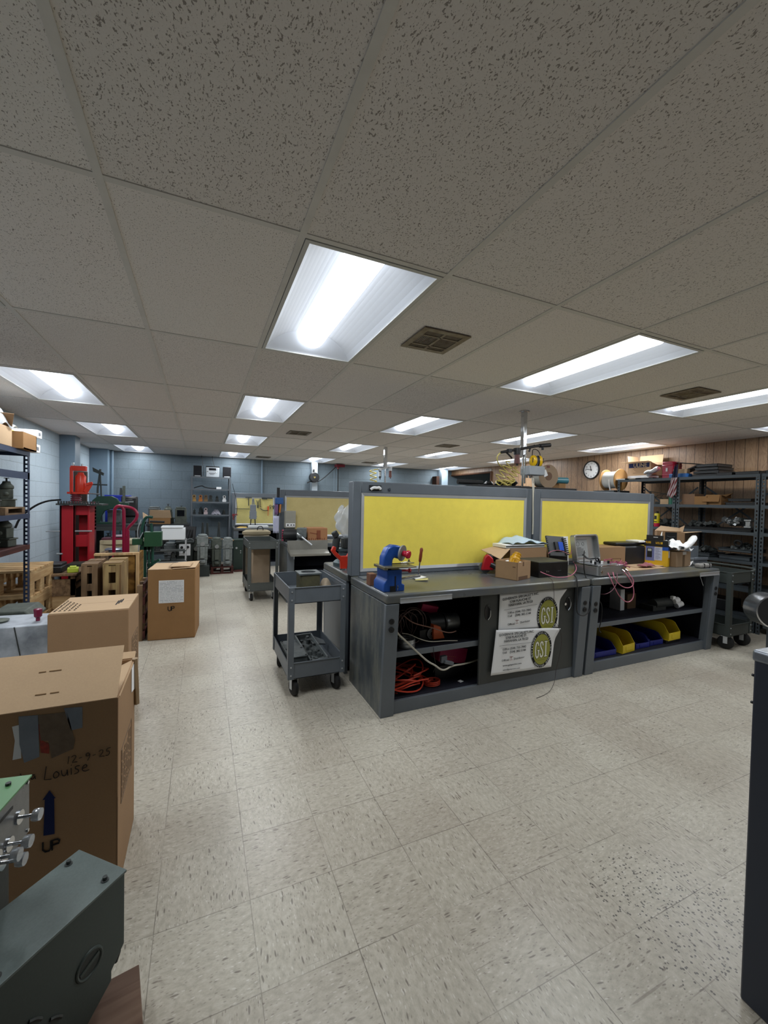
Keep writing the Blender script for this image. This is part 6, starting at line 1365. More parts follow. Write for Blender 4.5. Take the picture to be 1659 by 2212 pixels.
for k in range(3): b.ring((-.0, -.05, .06), .018+.01*k, .0018, M=Matrix.Rotation(rad(90), 4, 'X'))
b.put('guard_rings', alu, t)
pk = mat('hot_pink_box', (196, 34, 92), .5)
tag(MB().bb(-.07, .07, -.04, .04, 0, .06).put('pink_box', pk, None, (1.63, 2.80, SH+.18), (rad(10), rad(14), -.1), bev=.003), 'hot pink box lying on the heap at the back of the shelf', 'box')
tag(MB().bb(-.16, .16, -.06, .06, 0, .17).put('toolbox', blackp, None, (1.62, 2.84, SH), 0, bev=.01), 'black toolbox at the back of the shelf under the pink box', 'toolbox')
t = T('carton', 'dark pink carton with yellow print on the bottom shelf, near the sliding door', 'box', (1.76, 2.72, .092), .0)
t.rotation_euler = (0, rad(12), .0); t.location.z = .13
MB().bb(-.11, .14, -.05, .08, .08, .20).put('carton', mat('dark_pink_card', (150, 26, 74), .5), t, bev=.003)
b = MB(); random.seed(4)
for k in range(2): b.text('GASKET KIT' if 0 else '- - - - - -', .03, wall_text_M((-.08+.02*k, -.0512, .10+.02*k)), ext=.0003)
b.put('print', mat('gold_print', (190, 130, 40), .6), t)
tag(MB().bb(-.12, .15, -.06, .09, 0, .10).put('dark_carton', blackp, None, (1.76, 2.73, .0915)), 'black box under the dark pink carton', 'box')
tag(MB().bb(0, .05, 0, .03, 0, .05).box((.06, .0, .0), (.08, .03, .025), (0, .3, 0)).put('adapter_plug', mat('grey_plug', (92, 98, 104), .5), None, (1.60, 2.52, .28), 0, bev=.004), 'grey adapter plug hanging from a thin cord under the shelf', 'plug')
cable('thin_cord', 'thin black cord holding the grey adapter plug under the shelf', [(936, 1398, 2.50), (938, 1420, 2.50), (942, 1438, 2.51), (936, 1452, 2.52)], .002, rubber)
tag(MB().bb(0, .035, 0, .03, 0, .003).put('paper_scrap', white, None, (1.80, 2.56, .0915), .3), 'small white scrap on the bottom shelf near the door', 'paper scrap')
# bench two bins
def bin_(label, p, m, w=.20, d=.40, h=.17, rz=0, grp='plastic parts bins'):
    t = T('parts_bin', label, 'bin', p, rz, grp)
    b = MB(); e = .004; sd = [(0, 0), (d, 0), (d, h), (.08, h), (.05, h*.9), (0, h*.42)]
    for x in (0, w-e): b.prism(sd, e, Matrix.Translation((x, 0, 0)) @ Matrix(((0, 0, 1, 0), (1, 0, 0, 0), (0, 1, 0, 0), (0, 0, 0, 1))))
    b.bb(0, w, 0, e, 0, h*.45).bb(0, w, 0, d, 0, e).bb(0, w, d-e, d, 0, h).bb(-.004, .006, .0, d, h-.012 if 0 else 0, .008)
    b.bb(-.006, w+.006, .16, d, h-.008, h)  if 0 else None
    b.put('shell', m, t, bev=.0015)
    MB().bb(w*.25, w*.75, -.003, 0, h*.12, h*.36).put('label_slot', m, t, bev=.001)
    return t
DZ = .0915
bin_('yellow parts bin with open front, left one in the open bench', (3.55, 2.52, DZ), ybin, rz=.12)
bin_('yellow parts bin with open front, right one in the open bench', (4.25, 2.54, DZ+.03), ybin, rz=.05)
tag(MB().bb(0, .22, 0, .36, 0, .029).put('bin_stand', blackp, None, (4.24, 2.56, DZ)), 'flat black tray under the right yellow bin', 'tray')
bin_('low blue parts bin at the left end of the open bench', (3.13, 2.54, DZ), bbin, w=.36, h=.11, rz=0)
bin_('low blue parts bin between the two yellow bins, left', (3.79, 2.56, DZ), bbin, w=.20, h=.11)
bin_('low blue parts bin touching the right yellow bin', (4.01, 2.57, DZ), bbin, w=.20, h=.11)
for k, (x, m, w_, h_, y, lab) in enumerate(((3.80, whitep, .06, .21, 2.74, 'white upright box on the shelf of the open bench'), (3.93, mat('shaded_tan_box', (90, 68, 46), .8), .13, .15, 2.76, 'tan box right of the white upright box on the open bench shelf'), (3.16, mat('shaded_grey_box', (70, 70, 72), .6), .13, .09, 2.60, 'grey carton, lowest of the small stack at the shelf left end'))):  # tan and grey darkened to carry the shade under the worktop
    tag(MB().bb(0, w_, 0, .12, 0, h_).put('small_box', m, None, (x, y, SH), .0, bev=.003), lab, 'box')
tag(MB().bb(0, .14, 0, .12, 0, .05).put('small_box', mat('pale_tan_box', (150, 130, 108), .7), None, (3.16, 2.60, SH+.0905), .0, bev=.003), 'tan carton in the middle of the small stack on the open bench shelf', 'box')
tag(MB().bb(0, .14, 0, .12, 0, .04).put('pink_box', pk, None, (3.17, 2.60, SH+.141), .0, bev=.003), 'pink carton topping the small stack at the left of the open bench shelf', 'box')
t = T('valve_parts', 'dim heap of grey valve parts at the right of the open bench shelf', 'machine parts', (4.30, 2.65, SH))
MB().cyl((-.15, 0, .06), (.12, 0, .06), .05, n=14).bb(-.2, .0, -.04, .1, 0, .05).put('valve_body', dkcast, t); MB().cyl((.10, -.05, .08), (.17, -.05, .09), .03, n=12).cyl((.15, -.05, .03), (.22, -.06, .05), .028, n=12).bb(.08, .12, -.06, -.03, .10, .13).put('white_cap', white, t)
tag(MB().tube([(0, 0, 0), (.02, 0, -.03), (.06, 0, -.10)], .002).put('thin_wire', alu, None, (4.52, 2.43, .775)), 'thin bright wire hanging below the label holder of the open bench', 'wire')
# ---------- on top of the risers ----------
RT = 1.606
t = T('overhead_shelf', 'long black shelf board fixed behind the joint of the two yellow-board risers', 'shelf', (2.42, 3.21, RT-.05))
MB().bb(0, 1.28, .005, .50, .045, .075).bb(0, 1.25, .005, .02, -.2, .045).bb(.02, .05, .02, .45, -.02, .045).bb(1.2, 1.23, .02, .45, -.02, .045).put('board', blackp, t, bev=.003)
MB().bb(.14, .9, .30, .34, .076, .096).put('pipe_rest', darkst, t)
SZ = RT+.026
# ceiling pole
PX, PY = 2.965, 3.24
t = T('power_pole', 'chrome square power pole from ceiling to bench, with filter arm', 'pole', (PX, PY, 0))
MB().bb(-.022, .022, -.022, .022, 1.93, CEIL).bb(-.04, .04, -.035, .035, CEIL-.012, CEIL-.002).cyl((0, -.03, 1.66), (0, -.03, 1.95), .009, n=10).cyl((.0, -.0, 1.60), (0, 0, 1.95), .010, n=10).put('pole_tube', chrome, t, bev=.003)
def L(u, v, y=PY-.04): return P(u, v, y=y)-Vector((PX, PY, 0))
MB().tube([L(1083, 977), L(1100, 974), L(1112, 972), L(1130, 969), L(1150, 965), L(1170, 962), L(1187, 961)], .014, smooth=1, n=10).tube([L(1166, 963), L(1188, 961.5)], .021, n=10).tube([L(1143, 976), L(1146, 966), L(1155, 962)], .008, smooth=1).cyl(L(1100, 978), L(1100, 970), .026).cyl(L(1117, 982), L(1117, 968), .034, n=14).cyl(L(1172, 972), L(1172, 964), .013).tube([L(1091, 975), L(1101, 984), L(1106, 990)], .008, smooth=1).bb(0, .001, 0, .001, 1.9, 1.901).put('pipe_arm', blackp, t)
MB().cyl(L(1117, 1002), L(1117, 981), .030, .026, n=18).put('filter_bowl', mat('smoky_brown_bowl', (92, 56, 54), .25), t, bev=.003); MB().cyl(L(1117, 1006), L(1117, 1002), .010).put('drain', blackp, t)
jb = L(1134, 1026), L(1168, 1015)
MB().bb(jb[0].x, jb[1].x, -.10, .03, jb[0].z, jb[1].z+.03).put('junction_box', mat('light_grey_enamel', (146, 152, 158), .45, .1), t, bev=.008)
b = MB()
for dx in (-.04, -.01, .03, .05): b.cyl((dx+.01, -.06, jb[0].z), (dx+.01, -.06, jb[0].z-.03), .012, n=10)
b.put('gland', chrome, t)
yc = PY-.09
for k, (u0, u1, lab) in enumerate(((1149, 1150, 'white cord running from the junction box down the joint between pinboards'), (1152, 1151, 'cream cord beside it running down the joint between pinboards'))):
    cable('power_cord', lab, [(u0, 1032, 3.12), (u0+2, 1050, 3.08), (u1+1, 1075, 3.07), (u1+1, 1130, 3.07), (u1, 1154, 3.08)], .0045, whitecable)
# ear muffs
q = P(1158, 996, y=PY-.07)
t = T('ear_muffs', 'yellow and black ear muffs hanging from the chrome pole arm', 'ear muffs', q)
ym = mat('safety_yellow', (222, 178, 20), .3)
for s in (-1, 1):
    M_ = Matrix.Rotation(rad(90*s), 4, 'Y') @ Matrix.Rotation(rad(20), 4, 'X')
    MB().lathe([(.042, 0), (.046, .008), (.044, .022), (.032, .034), (.012, .038)], (s*.030, 0, 0), 22, M_ @ Matrix.Diagonal((1.25, .9, 1, 1))).put('cup', ym, t)
    MB().lathe([(.024, -.014), (.040, -.016), (.046, -.008), (.044, 0)], (s*.030, 0, 0), 22, M_ @ Matrix.Diagonal((1.25, .9, 1, 1))).put('cushion', blackp, t)
    MB().bb(s*.066, s*.070, -.03, -.024, -.02, .03).put('slider', blackp, t)
MB().tube([(-.056, 0, .02), (-.05, 0, .08), (-.03, .02, .12), (.03, .02, .12), (.05, 0, .08), (.056, 0, .02)], .004, smooth=2).put('headband', rubber, t)
# yellow coiled air hose
def helix(a, c, R, turns, n=14):
    ax = (c-a); e1 = ax.orthogonal().normalized(); e2 = ax.cross(e1).normalized(); return [a+ax*(k/(turns*n))+e1*R*math.cos(2*math.pi*k/n)+e2*R*math.sin(2*math.pi*k/n) for k in range(turns*n+1)]
o = P(1090, 1045, y=3.36)
b = MB(); b.tube([x-o for x in helix(P(1103, 1000, y=3.30), P(1074, 1038, y=3.38), .045, 4)], .0055, n=6); b.tube([x-o for x in helix(P(1118, 1012, y=3.30), P(1094, 1046, y=3.38), .045, 5)], .0055, n=6)
b.tube([P(1083, 977, y=3.22)-o, P(1073, 985, y=3.22)-o, P(1075, 1000, y=3.25)-o, P(1083, 1008, y=3.3)-o], .006, smooth=2)
for k in range(5): b.tube([Vector((.06*math.cos(a*.5+k*1.2)+.02*k-.04, .05*math.sin(a*.5+k), .0+.035*math.sin(a*.5)))for a in range(14)], .0055, n=6)
tag(b.put('coiled_air_hose', yhose, None, o), 'yellow coiled air hose hanging from the chrome pole arm onto the riser', 'air hose')
# cardboard cable spool on shelf
q = P(1176, 1040, y=3.42)
t = T('cable_spool', 'grey-white cable spool with cardboard flange on top of the risers', 'spool', (q.x, q.y, SZ+.129), -.08)
RX9 = Matrix.Rotation(rad(90), 4, 'X')
MB().lathe([(.128, 0), (.128, .004)], (0, -.06, 0), 30, RX9).lathe([(.128, 0), (.128, .004)], (0, .06, 0), 30, RX9).put('flange', mat('cardboard_flange', (150, 128, 104), .8), t)
MB().lathe([(.115, 0), (.115, .118)], (0, .058, 0), 30, RX9).put('cable_winding', mat('pale_grey_wire', (176, 174, 164), .6), t)
MB().cyl((0, -.0645, 0), (0, -.066, 0), .045, n=24).put('hub', mat('brown_hub', (110, 84, 66), .8), t); MB().box((-.05, -.066, .03), (.05, .002, .07), (0, rad(-25), 0)).put('spool_label', white, t); MB().bb(-.03, .01, -.066, -.03, .09, .115).put('tab', mat('red_brown_tab', (110, 60, 50), .6), t)
q = P(1214, 1038, y=3.44)
tag(MB().cyl((-.10, 0, 0), (.07, -.04, 0), .036, n=24, caps=False).cyl((-.10, 0, 0), (.07, -.04, 0), .032, n=24, caps=False).put('teal_tube', mat('teal_plastic_tube', (70, 128, 140), .35), None, (q.x+.03, 3.50, SZ+.10)), 'teal plastic tube sticking out right of the cable spool', 'tube')
b = MB(); random.seed(41)
for k in range(10): b.lathe([(.03, 0), (.05, .02), (.03, .045)], (random.uniform(-.2, .2), random.uniform(-.05, .05), random.uniform(0, .03)), 8)
tag(b.put('dark_cloth', blackp, None, (2.86, 3.44, SZ)), 'black crumpled material on the shelf behind the risers', 'cloth')
tag(MB().bb(0, .1, 0, .1, 0, .064).put('tube_rest', card_d, None, (P(1214, 1038, y=3.44).x-.03, 3.45, SZ)), 'small cardboard block under the teal tube', 'block')
q = P(1013, 1047, y=3.5)
tag(MB().cyl((0, 0, 0), (.28, -.02, 0), .024, n=16).put('black_bar', rubber, None, (2.33, 3.45, SZ+.03)), 'thick black bar end reaching left along the riser top', 'bar')
# second pole with regulator
qx, qy = 2.03, 4.55
cpt = P(833, 966, z=CEIL)
t = T('power_pole', 'slim ceiling pole with two filter bowls, behind the left riser', 'pole', (cpt.x, cpt.y, 0))
yy = cpt.y
def L2(u, v): return P(u, v, y=yy)-Vector((cpt.x, cpt.y, 0))
MB().bb(-.025, .025, -.025, .025, L2(833, 1012).z, CEIL).cyl((0, 0, 1.62), (0, 0, L2(833, 1012).z), .014).put('pole_tube', chrome, t)
MB().tube([L2(817, 1014), L2(833, 1011), L2(847, 1009)], .016).cyl(L2(821, 1017), L2(821, 1011), .03).cyl(L2(843, 1017), L2(843, 1008), .03).put('pipe_arm', alu, t)
MB().cyl(L2(821, 1032), L2(821, 1017), .022, n=14).cyl(L2(821, 1036), L2(821, 1032), .008).put('filter_bowl', blackp, t); MB().cyl(L2(820.5, 1029), L2(820.5, 1019), .0235, n=14).put('bowl_label', whitep, t); MB().cyl(L2(843, 1031), L2(843, 1017), .026, .022, n=14).cyl(L2(843, 1034), L2(843, 1031), .008).put('brown_bowl', amber, t)
b = MB(); b.tube([x for x in helix(L2(806, 1016), L2(807, 1043), .055, 3)], .009, n=6).tube([L2(817, 1014), L2(810, 1014), L2(806, 1016)], .009, smooth=1)
b.put('coiled_hose', yhose, t)
# hose reel and cables on far wall
q = P(680, 1031, y=9.75)
t = T('hose_reel', 'black round hose reel on the pale far column', 'hose reel', (q.x, 9.88, q.z))
MB().lathe([(.06, -.12), (.12, -.12), (.125, -.10), (.125, -.02), (.12, 0)], (0, 0, 0), 26, RX9 @ Matrix.Scale(-1, 4) @ Matrix.Scale(-1, 4)).put('drum', blackp, t) if 0 else MB().cyl((0, 0, 0), (0, -.12, 0), .12, n=28).put('drum', blackp, t, bev=.012)
MB().prism([(-.03, .015), (.03, .015), (0, -.03)], .002, Matrix.Translation((0, -.121, 0)) @ RX9).put('reel_badge', mat('gold_badge', (150, 130, 70), .5), t); MB().tube([(-.02, -.05, -.11), (-.10, -.05, -.10), (-.16, -.05, -.14)], .014, smooth=1).bb(-.02, .02, -.03, .01, .1, .2).put('hose_outlet', rubber, t)
q2 = P(740, 1003, y=9.75); q3 = P(687, 1043, y=9.75)
tag(MB().tube([(0, 0, 0), (q3.x-q2.x+.2, 0, -.4), (q3.x-q2.x, 0, q3.z-q2.z)], .012, smooth=2).put('air_line', rubber, None, (q2.x-.05, 9.95, q2.z)), 'black air line sagging from the red ceiling bracket to the hose reel', 'air line')
tag(MB().bb(-.13, .10, -.1, .06, -.07, 0).cyl((-.05, 0, -.07), (-.05, 0, -.12), .03).put('red_bracket', mat('dark_red_bracket', (110, 26, 40), .4), None, (q2.x, 9.95, CEIL-.02), 0, bev=.01), 'dark red bracket at the ceiling above the far wall', 'bracket')
for k, (u, r_) in enumerate(((731, .012), (727, .005), (722, .005))):
    qq = P(u, 1030, y=9.95); tag(MB().cyl((0, 0, .9), (0, 0, CEIL-.09), r_, n=8).put('drop_cable', rubber if k == 0 else cw, None, (qq.x, 9.97, 0)), ['thick black cable dropping down the far wall under the red bracket', 'thin cable just left of the thick black one on the far wall', 'thin cable farthest left of the three on the far wall'][k], 'cable')
# ---------- tan pinboard bench items ----------
Y3 = 5.74
t = T('bench_vise', 'grey bench vise with long handle on the tan pinboard bench', 'vise', (1.33, 5.92, BZ), -.3)
MB().lathe([(.09, 0), (.09, .02), (.06, .03), (.06, .06)], (0, 0, 0), 20).bb(-.05, .06, -.12, .14, .06, .14).bb(-.06, .07, -.14, -.09, .07, .21).bb(-.06, .07, -.03, .02, .07, .21).cyl((0, -.14, .10), (0, -.22, .10), .022, n=12).put('vise_body', grcast, t, bev=.006); MB().cyl((-.05, -.2, .14), (.16, -.22, -.02), .011, n=8).put('handle', alu, t)
t = T('electric_motor', 'black motor with red studs at the left end of the tan pinboard bench', 'motor', (1.19, 6.1, BZ))
MB().cyl((-.10, 0, .09), (.10, -.02, .09), .088, n=22).bb(-.08, .08, -.07, .07, 0, .03).put('housing', blackp, t, bev=.006)
b = MB()
for k in range(5): b.cyl((-.10, -.05, .02+.035*k), (-.12, -.055, .02+.035*k), .012, n=8)
b.put('red_stud', magenta, t)
t = T('tally_counter', 'pale grey control box with black dials under the left edge of the tan pinboard', 'control box', (1.22, 6.30, BZ+.18))
MB().bb(-.06, .10, -.0, .1, .0, .26).put('box', mat('pale_grey_box', (150, 148, 136), .5), t, bev=.004); MB().bb(-.05, .09, -.004, 0, .02, .07).put('dial_plate', white, t); MB().cyl((-.02, -.004, .045), (-.02, -.01, .045), .012).cyl((.03, -.004, .045), (.03, -.01, .045), .01).cyl((.07, -.004, .045), (.07, -.01, .045), .01).put('dial', blackp, t); MB().bb(-.05, .09, .01, .09, -.179, 0).put('stand', dkcast, t)
t = T('cardboard_box', 'orange-brown printed cardboard box on the tan pinboard bench', 'box', (P(664, 1168, y=5.95).x, 5.95, BZ), 0)
bw2 = P(707, 1168, y=5.95).x-P(664, 1168, y=5.95).x; bh2 = .2
cb = mat('orange_cardboard', (160, 112, 74), .8, 0, .08); MB().bb(0, bw2, 0, .26, 0, bh2).put('carton', cb, t, bev=.004)
b = MB(); random.seed(6); b.box((bw2*.55, -.0006, .1), (.06, .001, .13)).box((bw2*.3, -.0006, .12), (.11, .001, .012), (0, .2, 0))
for k in range(8): b.box((.03+k*.032, -.0006, .03+.006*(k % 2)), (.012, .001, .035), (0, .4*(k % 2)-.2, 0))
b.put('print', mat('brown_print_two', (124, 66, 40), .8), t)
tag(MB().bb(0, .14, 0, .1, 0, .05).cyl((.03, .03, .06), (.12, .03, .06), .018).put('small_tool', blackp, None, (1.5, 6.2, BZ), 0, bev=.004), 'small black tool between the vise and the orange-brown box', 'tool')
# sheet tray hanging on the front
ta, tb_, tc, td = P(621, 1168, y=5.73), P(708, 1168, y=5.73), P(705, 1199, y=5.60), P(624, 1207, y=5.60)
t = T('sheet_metal_tray', 'bare sheet metal drip tray fixed to the front of the tan pinboard bench', 'tray', (ta.x, 5.73, ta.z)); o = t.location
b = MB(); sm = mat('bare_sheet_steel', (150, 148, 140), .4, .5, .12)
W3 = tb_.x-ta.x
b.slab([(0, 0, 0), (W3, 0, 0), (W3, 0, -.13), (0, 0, -.13)], .003).slab([(0, 0, -.13), (W3, 0, -.13), (W3, -.16, -.20), (.02, -.16, -.20)], .003).slab([(.02, -.16, -.20), (W3, -.16, -.20), (W3, -.165, -.17), (.02, -.165, -.17)], .003).slab([(0, 0, 0), (0, 0, -.13), (.02, -.16, -.20), (.015, -.165, -.17)], .003)
b.put('tray', sm, t); MB().bb(.06, .066, -.16, -.155, -.24, -.2).put('drip_hook', alu, t)
# cloth and tools hanging on the left edge of tan riser
q = P(597, 1110, y=6.38)
t = T('hanging_cloths', 'blue and white cloths on a black pole at the left edge of the tan pinboard', 'cloth', (1.065, 6.38, 0))
MB().cyl((0, 0, .84), (0, 0, 1.63), .018, n=8).bb(-.02, .02, -.02, .02, 1.35, 1.63).bb(-.01, .034, .0, .02, 1.30, 1.34).put('pole', blackp, t)
MB().grid(lambda a, c: (-.07+.08*a-.0*c, -.03+.012*math.sin(a*9), 1.20-.26*c-.0*a), 6, 6).put('white_cloth', mat('lavender_white_cloth', (196, 198, 220), .9), t, solid=.015); MB().grid(lambda a, c: (-.05+.12*a, -.035, 1.48-.10*c), 4, 4).put('blue_cloth', mat('blue_cloth', (60, 96, 150), .9), t, solid=.02); MB().grid(lambda a, c: (-.055+.05*a, -.03, 1.40-.18*c), 4, 4).put('purple_cloth', mat('purple_cloth', (120, 90, 130), .9), t, solid=.012); MB().cyl((.03, -.03, 1.4), (.02, -.03, 1.25), .014).put('orange_grip', mat('orange_grip_m', (190, 120, 50), .5), t)
# back-bench things: tool stand, plastic bag
p = P(722, 1223, z=.85)
t = T('pipe_cutter', 'orange-red pipe clamp tool standing on the back-to-back bench end', 'tool', (1.12, 3.46, BZ))
zt_ = hgt((1.175, 3.42), 1172)-BZ
MB().prism([(-.09, .17), (-.07, .21), (-.045, .20), (-.05, .165), (.0, .12), (.055, .12), (.085, .17), (.08, .2), (.115, .2), (.115, .14), (.07, .08), (.055, .0), (.0, .0), (-.005, .08), (-.06, .13)], .035, RX9).put('frame', redo, t, bev=.006)
MB().cyl((.025, -.017, .0), (.025, -.017, .012), .03).put('foot', chrome, t)
t = T('tool_base', 'round teal-grey cast tool base on the back-to-back bench', 'machine part', (1.25, 3.68, BZ))
MB().lathe([(.12, 0), (.12, .03), (.10, .05), (.07, .06), (.07, .13), (.09, .14), (.09, .16)], n=24).put('cast_base', mat('teal_grey_casting', (70, 86, 90), .5, .3, .15), t); MB().bb(-.04, .06, -.05, .05, .16, .26).cyl((-.11, 0, .15), (-.09, 0, .27), .035).cyl((-.1, -.02, .27), (-.13, -.02, .32), .03).put('dark_motor', dkcast, t, bev=.01)
q = P(722, 1132, y=3.75)
t = T('plastic_bag', 'crumpled clear plastic bag on the tool base, in front of the tan pinboard', 'bag', (1.33, 3.74, BZ+.25))
b = MB(); random.seed(15)
def bagf(a, c):
    r0 = (.04+.10*math.sin(3.14*min(1, c*.9+.08))**.8)*(1+.12*math.sin(a*6.28*5+c*7)+.08*math.sin(a*6.28*9-c*11)); return (r0*math.cos(6.283*a)-.05*c, .6*r0*math.sin(6.283*a), .30*c+.02*math.sin(a*6.28*3))
b.grid(bagf, 48, 20); b.put('film', mat('shiny_clear_film', (216, 222, 228), .1, 0, .05, 40, alpha=.5, bump=1.0, bscale=24), t)
tag(MB().bb(0, .12, 0, .05, 0, .02).put('white_bar', white, None, (1.36, 3.5, BZ+.16), 0) , 'short white bar', 'bar') if 0 else None
# ---------- pegboard tools ----------
YP = 9.1+.66-.012
qb0 = P(505, 1128, y=9.1)
def peg(name, label, fn, u, v, m=dkcast):
    q = P(u, v, y=YP); b = MB(); fn(b); return tag(b.put(name, m, None, (q.x, YP, q.z)), label, 'hand tool', 'tools on the pegboard')
peg('t_handle_tool', 'T-handled tool hanging at the upper left of the pegboard', lambda b: b.bb(-.07, .07, -.012, 0, .05, .065).bb(-.008, .008, -.012, 0, -.13, .05), 537, 1080)
peg('pliers', 'open pliers hanging right of the grey pump body', lambda b: b.bar((-.03, -.006, .08), (.015, -.006, -.05), .016, .01).bar((.03, -.006, .08), (-.015, -.006, -.05), .016, .01).bb(-.015, .015, -.012, 0, -.10, -.04), 557, 1088)
peg('allen_key', 'L-shaped key hanging right of the pliers', lambda b: b.bb(-.006, .006, -.01, 0, -.10, .08).bb(-.006, .03, -.01, 0, -.11, -.10), 562, 1085)
peg('hacksaw', 'dark flat tool lying along the top of the pegboard', lambda b: b.bb(-.12, .12, -.014, 0, 0, .02).bb(-.12, .0, -.014, 0, -.02, .0), 577, 1077)
peg('long_rod', 'long thin dark rod across the left half of the pegboard', lambda b: b.bb(-.15, .15, -.01, 0, -.006, .006), 524, 1099)
peg('hooked_tool', 'curved hooked tool on the lower middle of the pegboard', lambda b: b.tube([(-.05, -.01, .03), (.0, -.01, -.01), (.06, -.01, -.02), (.12, -.01, -.015)], .009, smooth=1), 567, 1101)
peg('screwdriver', 'orange-handled screwdriver on the pegboard', lambda b: b.cyl((0, -.012, .0), (0, -.012, .09), .017, n=10).cyl((0, -.012, -.13), (0, -.012, 0), .006, n=8), 579, 1102, mat('orange_handle', (210, 86, 44), .4))
peg('scissors', 'small ring-handled shears on the pegboard', lambda b: b.ring((0, -.008, .03), .02, .005, M=RX9).bb(-.006, .006, -.012, 0, -.04, .01), 584, 1096)
peg('ring_tool', 'dark round-headed tool near the right edge of the pegboard', lambda b: b.ring((0, -.008, .02), .018, .008, M=RX9).bb(-.01, .01, -.012, 0, -.04, 0), 590.5, 1096)
q = P(547, 1121, y=9.35)
t = T('pump_body', 'grey cast pump body on dark legs in front of the far pegboard', 'machine', (q.x, 9.4, BZ)); 
zz = P(547, 1077, y=9.4).z-BZ
MB().bb(-.07, .07, -.05, .05, zz*.28, zz*.56).bb(-.06, .06, -.045, .045, zz*.56, zz*.78).bb(-.09, .09, -.02, .02, zz*.36, zz*.38).cyl((-.02, 0, zz*.78), (-.01, 0, zz), .012).cyl((.02, 0, zz*.78), (.005, 0, zz), .012).put('body', mat('blue_grey_casting', (124, 130, 138), .5, .3, .15), t, bev=.008); MB().bar((-.055, 0, .0), (-.04, 0, zz*.28), .02).bar((.055, 0, 0), (.04, 0, zz*.28), .02).bb(-.08, .09, -.05, .05, 0, .012).put('leg', blackp, t)
tag(MB().bb(0, .42, 0, .18, 0, .045).put('white_tray', whitep, None, (P(536, 1128, y=9.14).x, 9.14, BZ), 0, bev=.006), 'long white tray on the far pegboard bench', 'tray')
tag(MB().tube([(0, 0, .02), (.08, .03, .04), (.16, 0, .03), (.22, .04, .02), (.28, 0, .03)], .022, smooth=1).put('black_cords', blackp, None, (P(508, 1128, y=9.2).x, 9.2, BZ)), 'heap of black cord at the left of the far pegboard bench', 'cord')
tag(MB().cyl((0, 0, 0), (0, -.05, 0), .03).bb(-.01, .01, -.03, 0, -.1, 0).tube([(0, -.03, .0), (.05, -.04, .02), (.08, -.04, .0)], .012).put('red_gauge', mat('dull_red_gauge', (120, 36, 44), .5), None, (P(505, 1113, y=9.1).x, 9.2, P(505, 1113, y=9.1).z)), 'dull red gauge hooked at the left edge of the far pegboard bench', 'gauge')
q = P(520, 1147, y=8.9)
t = T('heat_gun', 'yellow-handled tool on the lower ledge under the far pegboard bench', 'power tool', (q.x, 9.16, q.z))
MB().bb(-.1, .6, -.04, .12, -.09, -.07).put('ledge', shm, t); MB().tube([(-.08, 0, -.06), (-.05, 0, .03), (.0, 0, .045), (.14, 0, .04)], .03, smooth=2, n=8).put('yellow_handle', mat('tool_yellow', (206, 164, 60), .4), t); MB().bb(.14, .55, -.03, .05, -.04, .02).put('tan_cover', card_l, t)
# ---------------- right wall clock ----------------
q = P(1277, 1015, x=XR-.02)
t = T('wall_clock', 'round white wall clock with black rim on the wood panelling', 'clock', (XR-.001, q.y, q.z), 0)
RYc = Matrix.Rotation(rad(-90), 4, 'Y')
rc = abs(P(1277, 995, x=XR-.02).z-P(1277, 1035, x=XR-.02).z)/2
MB().lathe([(rc*.86, 0), (rc, 0), (rc, .02), (rc*.95, .035), (rc*.88, .03), (rc*.88, .01)], (0, 0, 0), 40, RYc, caps=False).put('rim', blackp, t)
MB().lathe([(rc*.89, .0), (rc*.89, .016)], (0, 0, 0), 40, RYc).put('face', white, t)
b = MB()
for k in range(12):
    a = rad(90-30*(k+1)); r0 = rc*.70
    # seen from inside the room, +y is to the left
    b.text(str(k+1), rc*.24, wall_text_M((-.018, -r0*math.cos(a), r0*math.sin(a)-rc*.085), (0, -1, 0)), align='CENTER', ext=.0006)
b.put('numeral', ink, t)
def hand(ang, L_, w_): d = Vector((0, -math.sin(rad(ang)), math.cos(rad(ang)))); return MB().bar(Vector((-.021, 0, 0))-d*.02, Vector((-.021, 0, 0))+d*L_, .002, w_)
hand(345, rc*.45, .012).put('hour_hand', ink, t); hand(282, rc*.68, .008).put('minute_hand', ink, t)
MB().cyl((-.018, 0, 0), (-.024, 0, 0), .01).put('hub', ink, t)
tag(MB().ring((0, 0, 0), .02, .004).put('wall_hook', white, None, (XR-.02, P(1060, 1015, x=XR-.02).y, P(1060, 1015, x=XR-.02).z), (0, rad(90), 0)), 'small white hook at the corner of the wood panelling', 'hook')
